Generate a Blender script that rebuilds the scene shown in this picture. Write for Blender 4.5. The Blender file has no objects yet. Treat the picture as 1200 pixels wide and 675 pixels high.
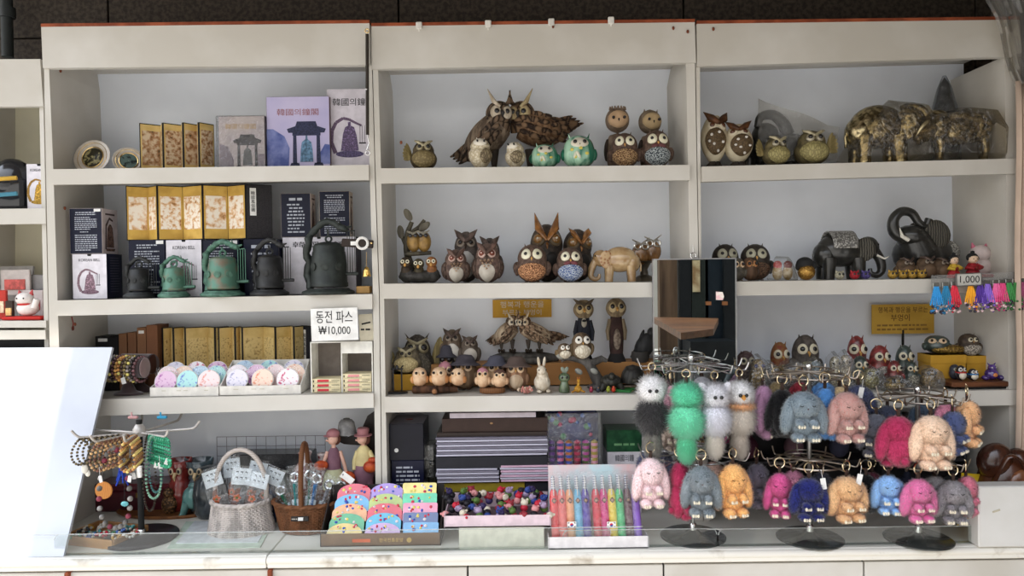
import bpy, math, random
import numpy as np
from mathutils import Vector, Matrix
SC = bpy.context.scene
COL = SC.collection
random.seed(7); RNG = np.random.default_rng(11)
PI = math.pi
def R(d): return math.radians(d)
# ------------------------------------------------------------------ camera
F, D = 867.0, 2.73
PITCH, ROLL = R(1.0), 0.0135
_f = Vector((0, math.cos(PITCH), -math.sin(PITCH))); _u = Vector((0, math.sin(PITCH), math.cos(PITCH))); _r = Vector((1, 0, 0))
CR = _r*math.cos(ROLL) - _u*math.sin(ROLL); CU = _r*math.sin(ROLL) + _u*math.cos(ROLL)
cam_d = bpy.data.cameras.new('camera'); cam = bpy.data.objects.new('camera', cam_d); COL.objects.link(cam)
cam_d.sensor_width = 36; cam_d.lens = F/1200*36; cam_d.clip_start = .05; cam_d.clip_end = 100
m = Matrix((CR, CU, -_f)).transposed().to_4x4(); m.translation = Vector((0, -D, 0)); cam.matrix_world = m
SC.camera = cam
SC.view_settings.view_transform = 'Standard'; SC.view_settings.look = 'None'
SC.view_settings.gamma = 1; SC.view_settings.use_curve_mapping = False
SC.view_settings.exposure = -0.40
SC.cycles.max_bounces = 10; SC.cycles.diffuse_bounces = 6; SC.cycles.glossy_bounces = 4
SC.cycles.transparent_max_bounces = 64; SC.cycles.transmission_bounces = 6
# ------------------------------------------------------------------ sky
W = bpy.data.worlds.new('sky'); SC.world = W; W.use_nodes = True
nt = W.node_tree; nt.nodes.clear()
tc = nt.nodes.new('ShaderNodeTexCoord'); sep = nt.nodes.new('ShaderNodeSeparateXYZ')
nt.links.new(tc.outputs['Generated'], sep.inputs[0])
def wmath(op, a, b):
    n = nt.nodes.new('ShaderNodeMath'); n.operation = op
    for i, x in enumerate((a, b)):
        if isinstance(x, (int, float)): n.inputs[i].default_value = x
        else: nt.links.new(x, n.inputs[i])
    return n.outputs[0]
sx = wmath('MULTIPLY_ADD', sep.outputs['X'], -0.50); sx.node.inputs[2].default_value = 0.62     # brighter open street to the left
zr = nt.nodes.new('ShaderNodeValToRGB'); nt.links.new(wmath('MULTIPLY_ADD', sep.outputs['Z'], .5), zr.inputs[0])
zr.inputs[0].links[0].from_node.inputs[2].default_value = .5
e = zr.color_ramp.elements; e[0].position = .35; e[0].color = (.40, .37, .32, 1); e[1].position = .60; e[1].color = (1.12, 1.08, 1.02, 1)
q = e.new(.84); q.color = (2.5, 2.7, 3.05, 1)
bg = nt.nodes.new('ShaderNodeBackground'); out = nt.nodes.new('ShaderNodeOutputWorld')
nt.links.new(zr.outputs[0], bg.inputs[0]); nt.links.new(wmath('MULTIPLY', sx, 2.1), bg.inputs[1]); nt.links.new(bg.outputs[0], out.inputs[0])
# ------------------------------------------------------------------ sun (steep, past the end of the added eave at the far side of the stall)
sl = bpy.data.lights.new('sun', 'SUN'); sun = bpy.data.objects.new('sun', sl); COL.objects.link(sun)
sl.energy = 6.0; sl.angle = R(1.0); sl.color = (1, .93, .82)
sun.rotation_euler = Vector((-0.03, 0.44, -1.0)).to_track_quat('-Z', 'Y').to_euler()
# ------------------------------------------------------------------ pixel <-> place
CAM = Vector((0, -D, 0))
def ray(px, py): return _f + CR*((px-600)/F) + CU*((337.5-py)/F)
def P(px, py, Y):
    d = ray(px, py); return CAM + d*((Y+D)/d.y)
def Yat(px, py, z):
    d = ray(px, py); return (d*(z/d.z)).y - D
def mpp(Y): return (D+Y)/F
# ------------------------------------------------------------------ colour and materials
def lin(v):
    v /= 255.0; return v/12.92 if v <= .04045 else ((v+.055)/1.055)**2.4
def C(r, g, b, e=.45): return tuple(min(.92, lin(x)/e) for x in (r, g, b))
def S(r, g, b): return (lin(r), lin(g), lin(b))
_mats = {}
def mt(c1, c2=None, kind='plain', scale=30, rough=.55, metal=0, bump=0, sheen=0, coat=0, c3=None, alpha=None, emit=0, name=None, stretch=None, th=(.4, .6)):
    key = (c1, c2, kind, scale, rough, metal, bump, sheen, coat, c3, alpha, emit, stretch, th)
    if key in _mats: return _mats[key]
    M_ = bpy.data.materials.new(name or kind + '_surface'); M_.use_nodes = True
    t = M_.node_tree; N = t.nodes; L = t.links
    b = N['Principled BSDF']; b.inputs['Roughness'].default_value = rough; b.inputs['Metallic'].default_value = metal
    if not coat and not metal and rough > .25: b.inputs['Specular IOR Level'].default_value = .22
    if sheen: b.inputs['Sheen Weight'].default_value = sheen; b.inputs['Sheen Roughness'].default_value = .5
    if coat: b.inputs['Coat Weight'].default_value = coat; b.inputs['Coat Roughness'].default_value = .08
    if c2 is None: c2 = tuple(x*.86 for x in c1)
    a4 = lambda c: (c[0], c[1], c[2], 1)
    tc = N.new('ShaderNodeTexCoord'); mp = N.new('ShaderNodeMapping'); L.new(tc.outputs['Object'], mp.inputs[0])
    mp.inputs['Scale'].default_value = stretch or (1, 1, 1)
    def ramp(src, stops, interp='LINEAR'):
        r = N.new('ShaderNodeValToRGB'); r.color_ramp.interpolation = interp; L.new(src, r.inputs[0])
        es = r.color_ramp.elements
        while len(es) < len(stops): es.new(.5)
        for q, (p, c) in zip(es, stops): q.position = p; q.color = a4(c)
        return r.outputs[0]
    hgt = None
    if kind in ('plain', 'mottle', 'streak', 'paint'):
        n = N.new('ShaderNodeTexNoise'); L.new(mp.outputs[0], n.inputs['Vector']); n.inputs['Scale'].default_value = scale; n.inputs['Detail'].default_value = 4
        if kind == 'streak': mp.inputs['Scale'].default_value = stretch or (1, 1, .12)
        st = [(th[0], c1), (th[1], c2)]
        if c3: st = [(th[0], c1), ((th[0]+th[1])/2, c2), (th[1], c3)]
        col = ramp(n.outputs['Fac'], st); hgt = n.outputs['Fac']
    elif kind in ('speckle', 'multi'):
        n = N.new('ShaderNodeTexVoronoi'); L.new(mp.outputs[0], n.inputs['Vector']); n.inputs['Scale'].default_value = scale
        if kind == 'speckle':
            col = ramp(n.outputs['Distance'], [(th[0]*.6, c1), (th[1], c2)]); hgt = n.outputs['Distance']
        else:
            sp = N.new('ShaderNodeSeparateColor'); L.new(n.outputs['Color'], sp.inputs[0])
            col = ramp(sp.outputs[0], [(0, c1), (.35, c2), (.7, c3 or c1)], 'CONSTANT'); hgt = n.outputs['Distance']
    elif kind == 'feather':
        n = N.new('ShaderNodeTexVoronoi'); n.feature = 'DISTANCE_TO_EDGE'; L.new(mp.outputs[0], n.inputs['Vector']); n.inputs['Scale'].default_value = scale
        mp.inputs['Scale'].default_value = stretch or (1, 1, .5)
        col = ramp(n.outputs['Distance'], [(.03, c2), (.22, c1)]); hgt = n.outputs['Distance']
    elif kind == 'wave':
        n = N.new('ShaderNodeTexWave'); L.new(mp.outputs[0], n.inputs['Vector']); n.inputs['Scale'].default_value = scale; n.inputs['Distortion'].default_value = 3
        n.inputs['Detail'].default_value = 2; n.inputs['Detail Scale'].default_value = 1.5
        col = ramp(n.outputs['Fac'], [(.25, c1), (.75, c2)]); hgt = n.outputs['Fac']
    elif kind == 'band':
        n = N.new('ShaderNodeTexWave'); n.bands_direction = 'Z'; L.new(mp.outputs[0], n.inputs['Vector']); n.inputs['Scale'].default_value = scale
        col = ramp(n.outputs['Fac'], [(.5, c1), (.5, c2)], 'CONSTANT'); hgt = n.outputs['Fac']
    L.new(col, b.inputs['Base Color'])
    if bump:
        bn = N.new('ShaderNodeBump'); bn.inputs['Strength'].default_value = min(1, bump); bn.inputs['Distance'].default_value = .004
        L.new(hgt, bn.inputs['Height']); L.new(bn.outputs[0], b.inputs['Normal'])
        if kind in ('speckle', 'multi'): bn.invert = True
    if emit: b.inputs['Emission Strength'].default_value = emit; L.new(col, b.inputs['Emission Color'])
    if alpha is not None: b.inputs['Alpha'].default_value = alpha
    _mats[key] = M_
    return M_
def furm(c1, c2=None, scale=40, th=(.43, .57)):
    """soft plush: light scatters through the hairs as well as off them"""
    c2 = c2 or tuple(v*.82 for v in c1); c1, c2 = (tuple(v+(1-v)*.16*sum(q)/3 for v in q) for q in (c1, c2)); key = ('fur', c1, c2, scale, th)
    if key in _mats: return _mats[key]
    M_ = bpy.data.materials.new('plush_fur'); M_.use_nodes = True; t = M_.node_tree; N = t.nodes; L = t.links; b = N['Principled BSDF']
    tc = N.new('ShaderNodeTexCoord'); n = N.new('ShaderNodeTexNoise'); n.inputs['Scale'].default_value = scale; n.inputs['Detail'].default_value = 5; L.new(tc.outputs['Object'], n.inputs['Vector'])
    r = N.new('ShaderNodeValToRGB'); L.new(n.outputs['Fac'], r.inputs[0])
    for q, p, c in zip(r.color_ramp.elements, th, (c2, c1)): q.position = p; q.color = (*c, 1)
    L.new(r.outputs[0], b.inputs['Base Color']); b.inputs['Roughness'].default_value = .95; b.inputs['Sheen Weight'].default_value = .5; b.inputs['Sheen Roughness'].default_value = .6; b.inputs['Specular IOR Level'].default_value = .1
    tl = N.new('ShaderNodeBsdfTranslucent'); L.new(r.outputs[0], tl.inputs[0]); mx = N.new('ShaderNodeMixShader'); mx.inputs[0].default_value = .45
    L.new(b.outputs[0], mx.inputs[1]); L.new(tl.outputs[0], mx.inputs[2]); tp = N.new('ShaderNodeBsdfTransparent'); m2 = N.new('ShaderNodeMixShader'); m2.inputs[0].default_value = .38; L.new(mx.outputs[0], m2.inputs[1]); L.new(tp.outputs[0], m2.inputs[2])   # a hair is finer than its blade of mesh
    L.new(m2.outputs[0], N['Material Output'].inputs[0]); _mats[key] = M_
    return M_
def clear(tint=(1, 1, 1), gloss=.07, rough=.04, wrinkle=0, haze=0, scale=40):
    """thin clear plastic or acrylic: see-through with a sheen, a little milky where haze is set"""
    key = ('clear', tint, gloss, rough, wrinkle, haze, scale)
    if key in _mats: return _mats[key]
    M_ = bpy.data.materials.new('clear_plastic'); M_.use_nodes = True; t = M_.node_tree; N = t.nodes; L = t.links
    N.remove(N['Principled BSDF']); o = N['Material Output']
    tr = N.new('ShaderNodeBsdfTransparent'); tr.inputs[0].default_value = (*tint, 1)
    gl = N.new('ShaderNodeBsdfGlossy'); gl.inputs['Roughness'].default_value = rough
    lw = N.new('ShaderNodeLayerWeight'); lw.inputs[0].default_value = .25
    ma = N.new('ShaderNodeMath'); ma.operation = 'MULTIPLY_ADD'; L.new(lw.outputs['Fresnel'], ma.inputs[0]); ma.inputs[1].default_value = .5; ma.inputs[2].default_value = gloss
    ma.use_clamp = True
    mx = N.new('ShaderNodeMixShader'); L.new(ma.outputs[0], mx.inputs[0]); L.new(tr.outputs[0], mx.inputs[1]); L.new(gl.outputs[0], mx.inputs[2])
    last = mx.outputs[0]
    if haze:
        df = N.new('ShaderNodeBsdfDiffuse'); df.inputs[0].default_value = (.8, .8, .78, 1)
        m2 = N.new('ShaderNodeMixShader'); m2.inputs[0].default_value = haze; L.new(last, m2.inputs[1]); L.new(df.outputs[0], m2.inputs[2]); last = m2.outputs[0]
    if wrinkle:
        tc = N.new('ShaderNodeTexCoord'); n = N.new('ShaderNodeTexNoise'); n.inputs['Scale'].default_value = scale; n.inputs['Detail'].default_value = 3; n.inputs['Distortion'].default_value = 1.5
        L.new(tc.outputs['Object'], n.inputs['Vector'])
        bn = N.new('ShaderNodeBump'); bn.inputs['Strength'].default_value = wrinkle; bn.inputs['Distance'].default_value = .01
        L.new(n.outputs['Fac'], bn.inputs['Height']); L.new(bn.outputs[0], gl.inputs['Normal'])
    L.new(last, o.inputs[0]); _mats[key] = M_
    return M_
# ------------------------------------------------------------------ mesh building
def rotm(rx=0, ry=0, rz=0):
    return np.array((Matrix.Rotation(rz, 3, 'Z') @ Matrix.Rotation(ry, 3, 'Y') @ Matrix.Rotation(rx, 3, 'X')))
def frame(d):
    d = np.array(d, float); d /= np.linalg.norm(d)
    a = np.array((0, 0, 1.)) if abs(d[2]) < .9 else np.array((1., 0, 0))
    x = np.cross(a, d); x /= np.linalg.norm(x); return x, np.cross(d, x), d
class MB:
    def __init__(s): s.v = []; s.f = []; s.m = []; s.sm = []; s.n = 0; s.nrm = []; s.fur = False
    def add(s, v, f, mi=0, sm=True, nrm=None):
        v = np.asarray(v, float).reshape(-1, 3)
        for q in f: s.f.append([i+s.n for i in q])
        s.m += [mi]*len(f); s.sm += [sm]*len(f); s.v.append(v)
        s.nrm.append(nrm if nrm is not None else np.zeros_like(v)); s.n += len(v); return s
    def ell(s, c, r, rot=None, seg=16, rings=10, mi=0):
        if not hasattr(r, '__len__'): r = (r, r, r)
        th = np.linspace(0, PI, rings+1)[1:-1]; ph = np.arange(seg)*2*PI/seg
        u = [(0, 0, 1)] + [(math.sin(t)*math.cos(p), math.sin(t)*math.sin(p), math.cos(t)) for t in th for p in ph] + [(0, 0, -1)]
        v = np.array(u)*np.array(r)
        if rot is not None: v = v @ np.asarray(rot).T
        v += np.array(c); k = len(th); f = []
        for j in range(seg):
            j2 = (j+1) % seg
            f.append((0, 1+j, 1+j2)); f.append((1+(k-1)*seg+j2, 1+(k-1)*seg+j, len(u)-1))
            for i in range(k-1): f.append((1+i*seg+j, 1+(i+1)*seg+j, 1+(i+1)*seg+j2, 1+i*seg+j2))
        return s.add(v, f, mi)
    def lathe(s, prof, c=(0, 0, 0), seg=24, sx=1, sy=1, mi=0, rot=None, cap=True, sm=True):
        ph = np.arange(seg)*2*PI/seg; k = len(prof)
        v = np.array([(r*math.cos(p)*sx, r*math.sin(p)*sy, z) for r, z in prof for p in ph])
        if rot is not None: v = v @ np.asarray(rot).T
        v += np.array(c); f = [(i*seg+j, i*seg+(j+1) % seg, (i+1)*seg+(j+1) % seg, (i+1)*seg+j) for i in range(k-1) for j in range(seg)]
        if cap:
            f.append(tuple(range(seg-1, -1, -1))); f.append(tuple((k-1)*seg+j for j in range(seg)))
        return s.add(v, f, mi, sm)
    def box(s, c, d, rot=None, bev=0, mi=0, mf=None):
        """d = full sizes; mf = {'front','right','top',...: material index}"""
        h = np.array(d, float)/2; b = min(bev, *(h*.9)) if bev else 0
        mf = mf or {}
        sg = [(x, y, z) for x in (-1, 1) for y in (-1, 1) for z in (-1, 1)]
        faces6 = [('left', 0, -1), ('right', 0, 1), ('front', 1, -1), ('back', 1, 1), ('bottom', 2, -1), ('top', 2, 1)]
        V = []; ix = {}
        for n, ax, sd in faces6:
            for g in sg:
                if g[ax] == sd:
                    p = np.array(g)*h
                    for a in range(3):
                        if a != ax: p[a] -= g[a]*b
                    ix[(n, g)] = len(V); V.append(p)
        Fc = []; Mi = []
        cyc = {0: (1, 2), 1: (2, 0), 2: (0, 1)}
        for n, ax, sd in faces6:
            a, b2 = cyc[ax]; loop = []
            for sa, sb in ((-1, -1), (1, -1), (1, 1), (-1, 1)):
                g = [0, 0, 0]; g[ax] = sd; g[a] = sa; g[b2] = sb; loop.append(ix[(n, tuple(g))])
            Fc.append(tuple(loop if sd > 0 else loop[::-1])); Mi.append(mf.get(n, mi))
        if b:
            nm = {(ax, sd): n for n, ax, sd in faces6}
            for ax in range(3):                               # edge along axis ax
                a, b2 = cyc[ax]
                for sa in (-1, 1):
                    for sb in (-1, 1):
                        g0 = [0]*3; g0[a] = sa; g0[b2] = sb; g0[ax] = -1; g1 = list(g0); g1[ax] = 1; g0, g1 = tuple(g0), tuple(g1)
                        A, B = nm[(a, sa)], nm[(b2, sb)]
                        q = (ix[(A, g0)], ix[(B, g0)], ix[(B, g1)], ix[(A, g1)])
                        Fc.append(q if sa*sb > 0 else q[::-1]); Mi.append(mi)
            for g in sg:
                q = (ix[(nm[(0, g[0])], g)], ix[(nm[(1, g[1])], g)], ix[(nm[(2, g[2])], g)])
                Fc.append(q if g[0]*g[1]*g[2] > 0 else q[::-1]); Mi.append(mi)
        V = np.array(V)
        if rot is not None: V = V @ np.asarray(rot).T
        V += np.array(c)
        for q, k in zip(Fc, Mi): s.f.append([i+s.n for i in q]); s.m.append(k); s.sm.append(False)
        s.v.append(V); s.nrm.append(np.zeros_like(V)); s.n += len(V); return s
    def tube(s, path, r, seg=8, mi=0, closed=False, cap=True, flat=1.0, sp=True):
        p = np.array([tuple(q) for q in path], float); k = len(p); rr = np.broadcast_to(np.array(r, float), (k,))
        if 3 < k < 13 and not closed and sp:                          # round the bends
            e = np.vstack((2*p[0]-p[1], p, 2*p[-1]-p[-2])); q_ = []; r_ = []
            for i in range(k-1):
                for t in (0, .25, .5, .75):
                    a, b, c_, d = e[i:i+4]; q_.append(.5*((2*b)+(c_-a)*t+(2*a-5*b+4*c_-d)*t*t+(3*b-a-3*c_+d)*t**3)); r_.append(rr[i]*(1-t)+rr[i+1]*t)
            p = np.array(q_+[p[-1]]); rr = np.array(r_+[rr[-1]]); k = len(p)
        v = []; px = None
        for i in range(k):
            if closed: d = p[(i+1) % k]-p[i-1]
            else: d = p[min(i+1, k-1)]-p[max(i-1, 0)]
            if np.linalg.norm(d) < 1e-9: d = np.array((0, 0, 1.))
            x, y, d = frame(d)
            if px is not None:
                x = px - d*np.dot(px, d); l = np.linalg.norm(x); x = x/l if l > 1e-6 else frame(d)[0]; y = np.cross(d, x)
            px = x
            for j in range(seg):
                a = 2*PI*j/seg; v.append(p[i]+x*math.cos(a)*rr[i]+y*math.sin(a)*rr[i]*flat)
        n = k if closed else k-1
        f = [(i*seg+j, i*seg+(j+1) % seg, ((i+1) % k)*seg+(j+1) % seg, ((i+1) % k)*seg+j) for i in range(n) for j in range(seg)]
        if not closed and cap: f += [tuple(range(seg-1, -1, -1)), tuple((k-1)*seg+j for j in range(seg))]
        return s.add(v, f, mi)
    def ring(s, c, R_, r, rot=None, seg=20, mi=0):
        pts = np.array([(R_*math.cos(2*PI*i/seg), R_*math.sin(2*PI*i/seg), 0) for i in range(seg)])
        if rot is not None: pts = pts @ np.asarray(rot).T
        return s.tube(pts+np.array(c), r, 6, mi, closed=True)
    def prism(s, poly, y0, y1, mi=0, sm=False):
        """polygon of (x, z), extruded from y0 (front) to y1"""
        k = len(poly); ar = sum(poly[i][0]*poly[(i+1) % k][1]-poly[(i+1) % k][0]*poly[i][1] for i in range(k))
        if ar < 0: poly = poly[::-1]
        v = [(x, y0, z) for x, z in poly]+[(x, y1, z) for x, z in poly]
        f = [tuple(range(k)), tuple(range(2*k-1, k-1, -1))]+[(i, k+i, k+(i+1) % k, (i+1) % k) for i in range(k)]
        return s.add(v, f, mi, sm)
    def beads(s, path, r, mi=0, cyc=None, closed=True):
        """round beads threaded along path"""
        for i, q in enumerate(path): s.ell(q, r if not hasattr(r, '__len__') else r[i % len(r)], seg=8, rings=6, mi=(cyc[i % len(cyc)] if cyc else mi))
        return s
    def hair(s, c, r, n, L, w=.0012, rot=None, mi=1, droop=.6, out=.75, rnd=.3, zmin=-1):
        """n fine hairs standing on an ellipsoid"""
        s.fur = True; r = np.array(r, float)*np.ones(3)
        u = RNG.normal(size=(n, 3)); u /= np.linalg.norm(u, axis=1)[:, None]
        p = u*r; nn = u/r; nn /= np.linalg.norm(nn, axis=1)[:, None]
        if rot is not None: p = p @ np.asarray(rot).T; nn = nn @ np.asarray(rot).T
        p += np.array(c)
        d = nn*out+np.array((0, 0, -droop))+RNG.normal(size=(n, 3))*rnd; d /= np.linalg.norm(d, axis=1)[:, None]
        flip = (d*nn).sum(1) < .1; d[flip] += nn[flip]*.5; d /= np.linalg.norm(d, axis=1)[:, None]
        sd = np.cross(d, nn); l = np.linalg.norm(sd, axis=1)[:, None]; sd = sd/np.maximum(l, 1e-6)
        LL = L*RNG.uniform(.6, 1.15, size=(n, 1)); b = p-nn*.15*L
        v = np.stack([b-sd*w, b+sd*w, b+d*LL], 1).reshape(-1, 3)
        gn = np.cross(v[1::3]-v[0::3], v[2::3]-v[0::3]); fl = (gn*nn).sum(1) < 0
        f = [(3*i+1, 3*i, 3*i+2) if fl[i] else (3*i, 3*i+1, 3*i+2) for i in range(n)]
        sn = nn*.8+d*.45; sn /= np.linalg.norm(sn, axis=1)[:, None]
        return s.add(v, f, mi, True, np.repeat(sn, 3, 0))
    def build(s, name, mat, parent=None, label=None):
        me = bpy.data.meshes.new(name); v = np.concatenate(s.v) if s.v else np.zeros((0, 3))
        me.from_pydata(v.tolist(), [], s.f)
        for q in (mat if isinstance(mat, (list, tuple)) else [mat]): me.materials.append(q)
        me.polygons.foreach_set('material_index', s.m); me.polygons.foreach_set('use_smooth', s.sm)
        me.update()
        if s.fur:
            nv = np.concatenate(s.nrm); base = np.zeros(len(v)*3, np.float32); me.vertex_normals.foreach_get('vector', base); base = base.reshape(-1, 3)
            z = np.linalg.norm(nv, axis=1) < .5; nv[z] = base[z]
            me.normals_split_custom_set_from_vertices(nv.tolist())
        else:
            me.set_sharp_from_angle(angle=R(48)); me.polygons.foreach_set('use_smooth', s.sm)
        o = bpy.data.objects.new(name, me); COL.objects.link(o)
        if parent is not None: o.parent = parent
        if label: o['label'] = label
        return o
def tag(o, label, cat, group=None, kind=None):
    o['label'] = label; o['category'] = cat
    if group: o['group'] = group
    if kind: o['kind'] = kind
    return o
def thing(name, label, cat, loc, rz=0, group=None, rx=0, ry=0):
    o = bpy.data.objects.new(name, None); COL.objects.link(o); o.empty_display_size = .02
    o.location = loc; o.rotation_euler = (rx, ry, rz); return tag(o, label, cat, group)
def struct(o): o['kind'] = 'structure'; return o
def lettering(txt, h, mat, parent, loc, name='lettering', align='CENTER', rx=0, rz=0, width=None, spacing=1.0):
    cu = bpy.data.curves.new('tmp_text', 'FONT'); cu.body = txt; cu.size = h; cu.align_x = align; cu.align_y = 'CENTER'; cu.extrude = .0002; cu.resolution_u = 3
    cu.space_character = spacing
    ob = bpy.data.objects.new('tmp_text', cu); COL.objects.link(ob)
    dg = bpy.context.evaluated_depsgraph_get(); me = bpy.data.meshes.new_from_object(ob.evaluated_get(dg)); me.name = name
    bpy.data.objects.remove(ob); bpy.data.curves.remove(cu)
    k = 1.0
    if width and len(me.vertices):
        xs = [v.co.x for v in me.vertices]; k = width/max(1e-6, max(xs)-min(xs))
    T_ = Matrix.Translation(loc) @ Matrix.Rotation(rz, 4, 'Z') @ Matrix.Rotation(PI/2+rx, 4, 'X') @ Matrix.Diagonal((k, 1, 1, 1)); me.transform(T_)
    me.materials.clear(); me.materials.append(mat)
    o = bpy.data.objects.new(name, me); COL.objects.link(o); o.parent = parent; return o
# ------------------------------------------------------------------ common materials
WHITE = mt(S(202, 198, 190), S(190, 185, 175), scale=3, rough=.42, name='white_laminate')
WHITEC = mt(S(236, 241, 249), S(230, 235, 243), scale=4, rough=.5, coat=.6, name='white_board')
REDEDGE = mt(S(150, 78, 48), S(120, 58, 34), 'mottle', 14, .6, name='red_brown_edge')
BLACK = mt((.012, .012, .013), rough=.4, name='black_plastic'); BLACKM = mt((.02, .02, .02), rough=.7, name='black_matt')
INK = mt((.02, .02, .02), rough=.8, name='black_ink'); IVORY = mt((.8, .76, .66), rough=.4, name='ivory')
CHROME = mt((.75, .75, .74), rough=.18, metal=1, name='chrome'); GOLD = mt((.85, .62, .28), rough=.25, metal=1, name='gold_metal')
PAPER = mt((.82, .81, .78), rough=.8, name='white_paper'); STEEL = mt((.45, .45, .46), rough=.3, metal=1, name='grey_steel')
NAVY = mt(S(20, 24, 44), rough=.35, name='navy_card'); CARDW = mt(S(224, 220, 226), rough=.4, name='white_card')
CLEAR = clear(); BAG = clear(gloss=.10, rough=.08, wrinkle=.6, haze=.05)
WOOD = mt(S(120, 74, 44), S(84, 50, 30), 'streak', 40, .5, name='brown_wood', stretch=(1, .15, 1))
YELLOWBOX = mt(S(196, 150, 52), S(184, 138, 46), scale=8, rough=.6, name='mustard_card')
# ------------------------------------------------------------------ shelves: front top edge as two photo points
SH = {'A1': ((64.5, 199), (432, 194)), 'B1': ((68, 352), (437, 344.5)), 'C1': ((75, 468), (438, 460.5)),
      'A2': ((447, 198), (807, 194)), 'B2': ((450, 332.5), (809, 330.5)), 'C2': ((452, 464.5), (812, 461)),
      'A3': ((821.5, 196), (1188.5, 186.5)), 'B3': ((822, 330.5), (1190, 325.5)), 'C3': ((824, 463), (1192, 456)), 'L': ((-60, 246), (57, 244.5)), 'M': ((-60, 376), (57, 375.5))}
YF = 0.0; YB = 0.334
ZK = P(600, 647, -.28).z
def shz(s, x):
    if s == 'K': return ZK
    a, b = (P(*q, .03 if s in 'LM' else 0) for q in SH[s]); t = (x-a.x)/(b.x-a.x); return a.z+(b.z-a.z)*t+(.005 if s == 'A3' else LIFT)
LIFT = .0016
def on(px, Y, s):
    """base point on shelf s at photo column px and depth Y"""
    a, b = SH[s] if s != 'K' else ((0, 620), (1200, 620)); py = (a[1]+b[1])/2
    x = P(px, py, Y).x; return Vector((x, Y, shz(s, x)))
def size(px, ptop, pw, Y, s):
    """base, height, width in metres"""
    b = on(px, Y, s); return b, P(px, ptop, Y).z-b.z, pw*mpp(Y)
def onk(px, pbot, up=0):
    Y = Yat(px, pbot, ZK+up); p = P(px, pbot, Y); return Vector((p.x, Y, ZK+up+.0004))
# ================================================================== the place
stone = mt(S(70, 62, 54), S(48, 43, 38), 'mottle', 55, .7, bump=.15, name='dark_granite')
mb = MB(); zt0 = -1.5
jx = [P(x, 12, .40).x for x in (-212, 126.5, 467, 801, 1143, 1480)]
for i in range(len(jx)-1):
    for z0, z1 in ((-1.5, -.2), (-.194, 1.02), (1.026, 2.2)):
        mb.box(((jx[i]+jx[i+1])/2, .43, (z0+z1)/2), (jx[i+1]-jx[i]-.007, .06, z1-z0), bev=.002)
mb.box(((jx[0]+jx[-1])/2, .47, .35), (jx[-1]-jx[0], .04, 3.7), mi=1)
struct(mb.build('wall_back', [stone, mt((.012, .011, .01), rough=.9)]))
mb = MB(); mb.box((0, -5, -1.55), (30, 14, .1)); struct(mb.build('ground', mt(S(196, 192, 186), S(180, 176, 170), scale=2, rough=.9, name='concrete_paving')))
# the eave is unseen, added to block light, ending where the sun reaches the board
shade_eave = MB(); shade_eave.box((.68, -.50, 1.50), (4.5, 1.9, .12)); shade_eave.box((-2.1, -.13, 1.50), (1.06, 1.16, .12)); shade_eave.prism([(-1.57, 1.44), (2.93, 1.44), (2.93, 1.12), (.2, 1.15), (-1.57, 1.26)], -1.47, -1.44)  # left slab keeps sun off the low cabinet, front drop darkens the top
struct(shade_eave.build('shade_roof', mt(S(120, 110, 100), scale=3, rough=.8, name='shade_roof_boards')))
mb = MB(); mb.box((2.06, -.45, 0), (.06, 1.7, 3.0)); struct(mb.build('shade_wall_right', mt(S(96, 88, 78), scale=3, rough=.85, name='dark_shade_wall')))  # unseen wall added to block light from the right
mb = MB()
mb.tube([(P(8, 0, .33).x, .33, 1.4), (P(9, 67, .33).x, .33, P(9, 67, .33).z)], .022, 12); mb.tube([(P(9, 12, .33).x, .33, P(9, 12, .33).z+.01), (P(9, 12, .33).x, .33, P(9, 12, .33).z-.03)], .029, 12)
tag(mb.build('drain_pipe', mt((.03, .035, .035), rough=.5)), 'dark grey drain pipe running up the stone wall above the low cabinet', 'pipe')

def poly(pts, Y): return [(P(x, y, Y).x, max(ZK+.0006, P(x, y, Y).z)) for x, y in pts]
def board(sk, x0, x1, parent, Y0=YF, Y1=YB, name='shelf_board', th=.018):
    """the horizontal board with its front lip, x0/x1 photo columns of the lip ends"""
    a = P(x0, 0, Y0).x; b = P(x1, 0, Y0).x
    (ax, ay), (bx, by) = SH[sk]; f = lambda x: ay+(by-ay)*(x-ax)/(bx-ax)
    pa, pb = P(x0, f(x0), Y0), P(x1, f(x1), Y0); h = LIP.get(sk, 17)*mpp(Y0)
    m_ = MB(); m_.prism([(pa.x, pa.z-.0005), (pb.x, pb.z-.0005), (pb.x, pb.z-th), (pa.x, pa.z-th)], Y0+.001, Y1)
    o = m_.build(name, WHITE, parent)
    m_ = MB(); h2 = LIP.get(sk+'r', LIP.get(sk, 17))*mpp(Y0)
    m_.prism([(pa.x, pa.z), (pb.x, pb.z), (pb.x, pb.z-h2), (pa.x, pa.z-h)], Y0-.016, Y0+.001)
    m_.build('front_lip', WHITE, o); return o
LIP = {'A1': 18, 'A1r': 17.5, 'B1': 18, 'B1r': 17.5, 'C1': 20, 'C1r': 16.5, 'A2': 17.5, 'B2': 17.5, 'C2': 18, 'A3': 17.5, 'B3': 16.5, 'C3': 18, 'C3r': 18, 'L': 18, 'M': 8}
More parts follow.
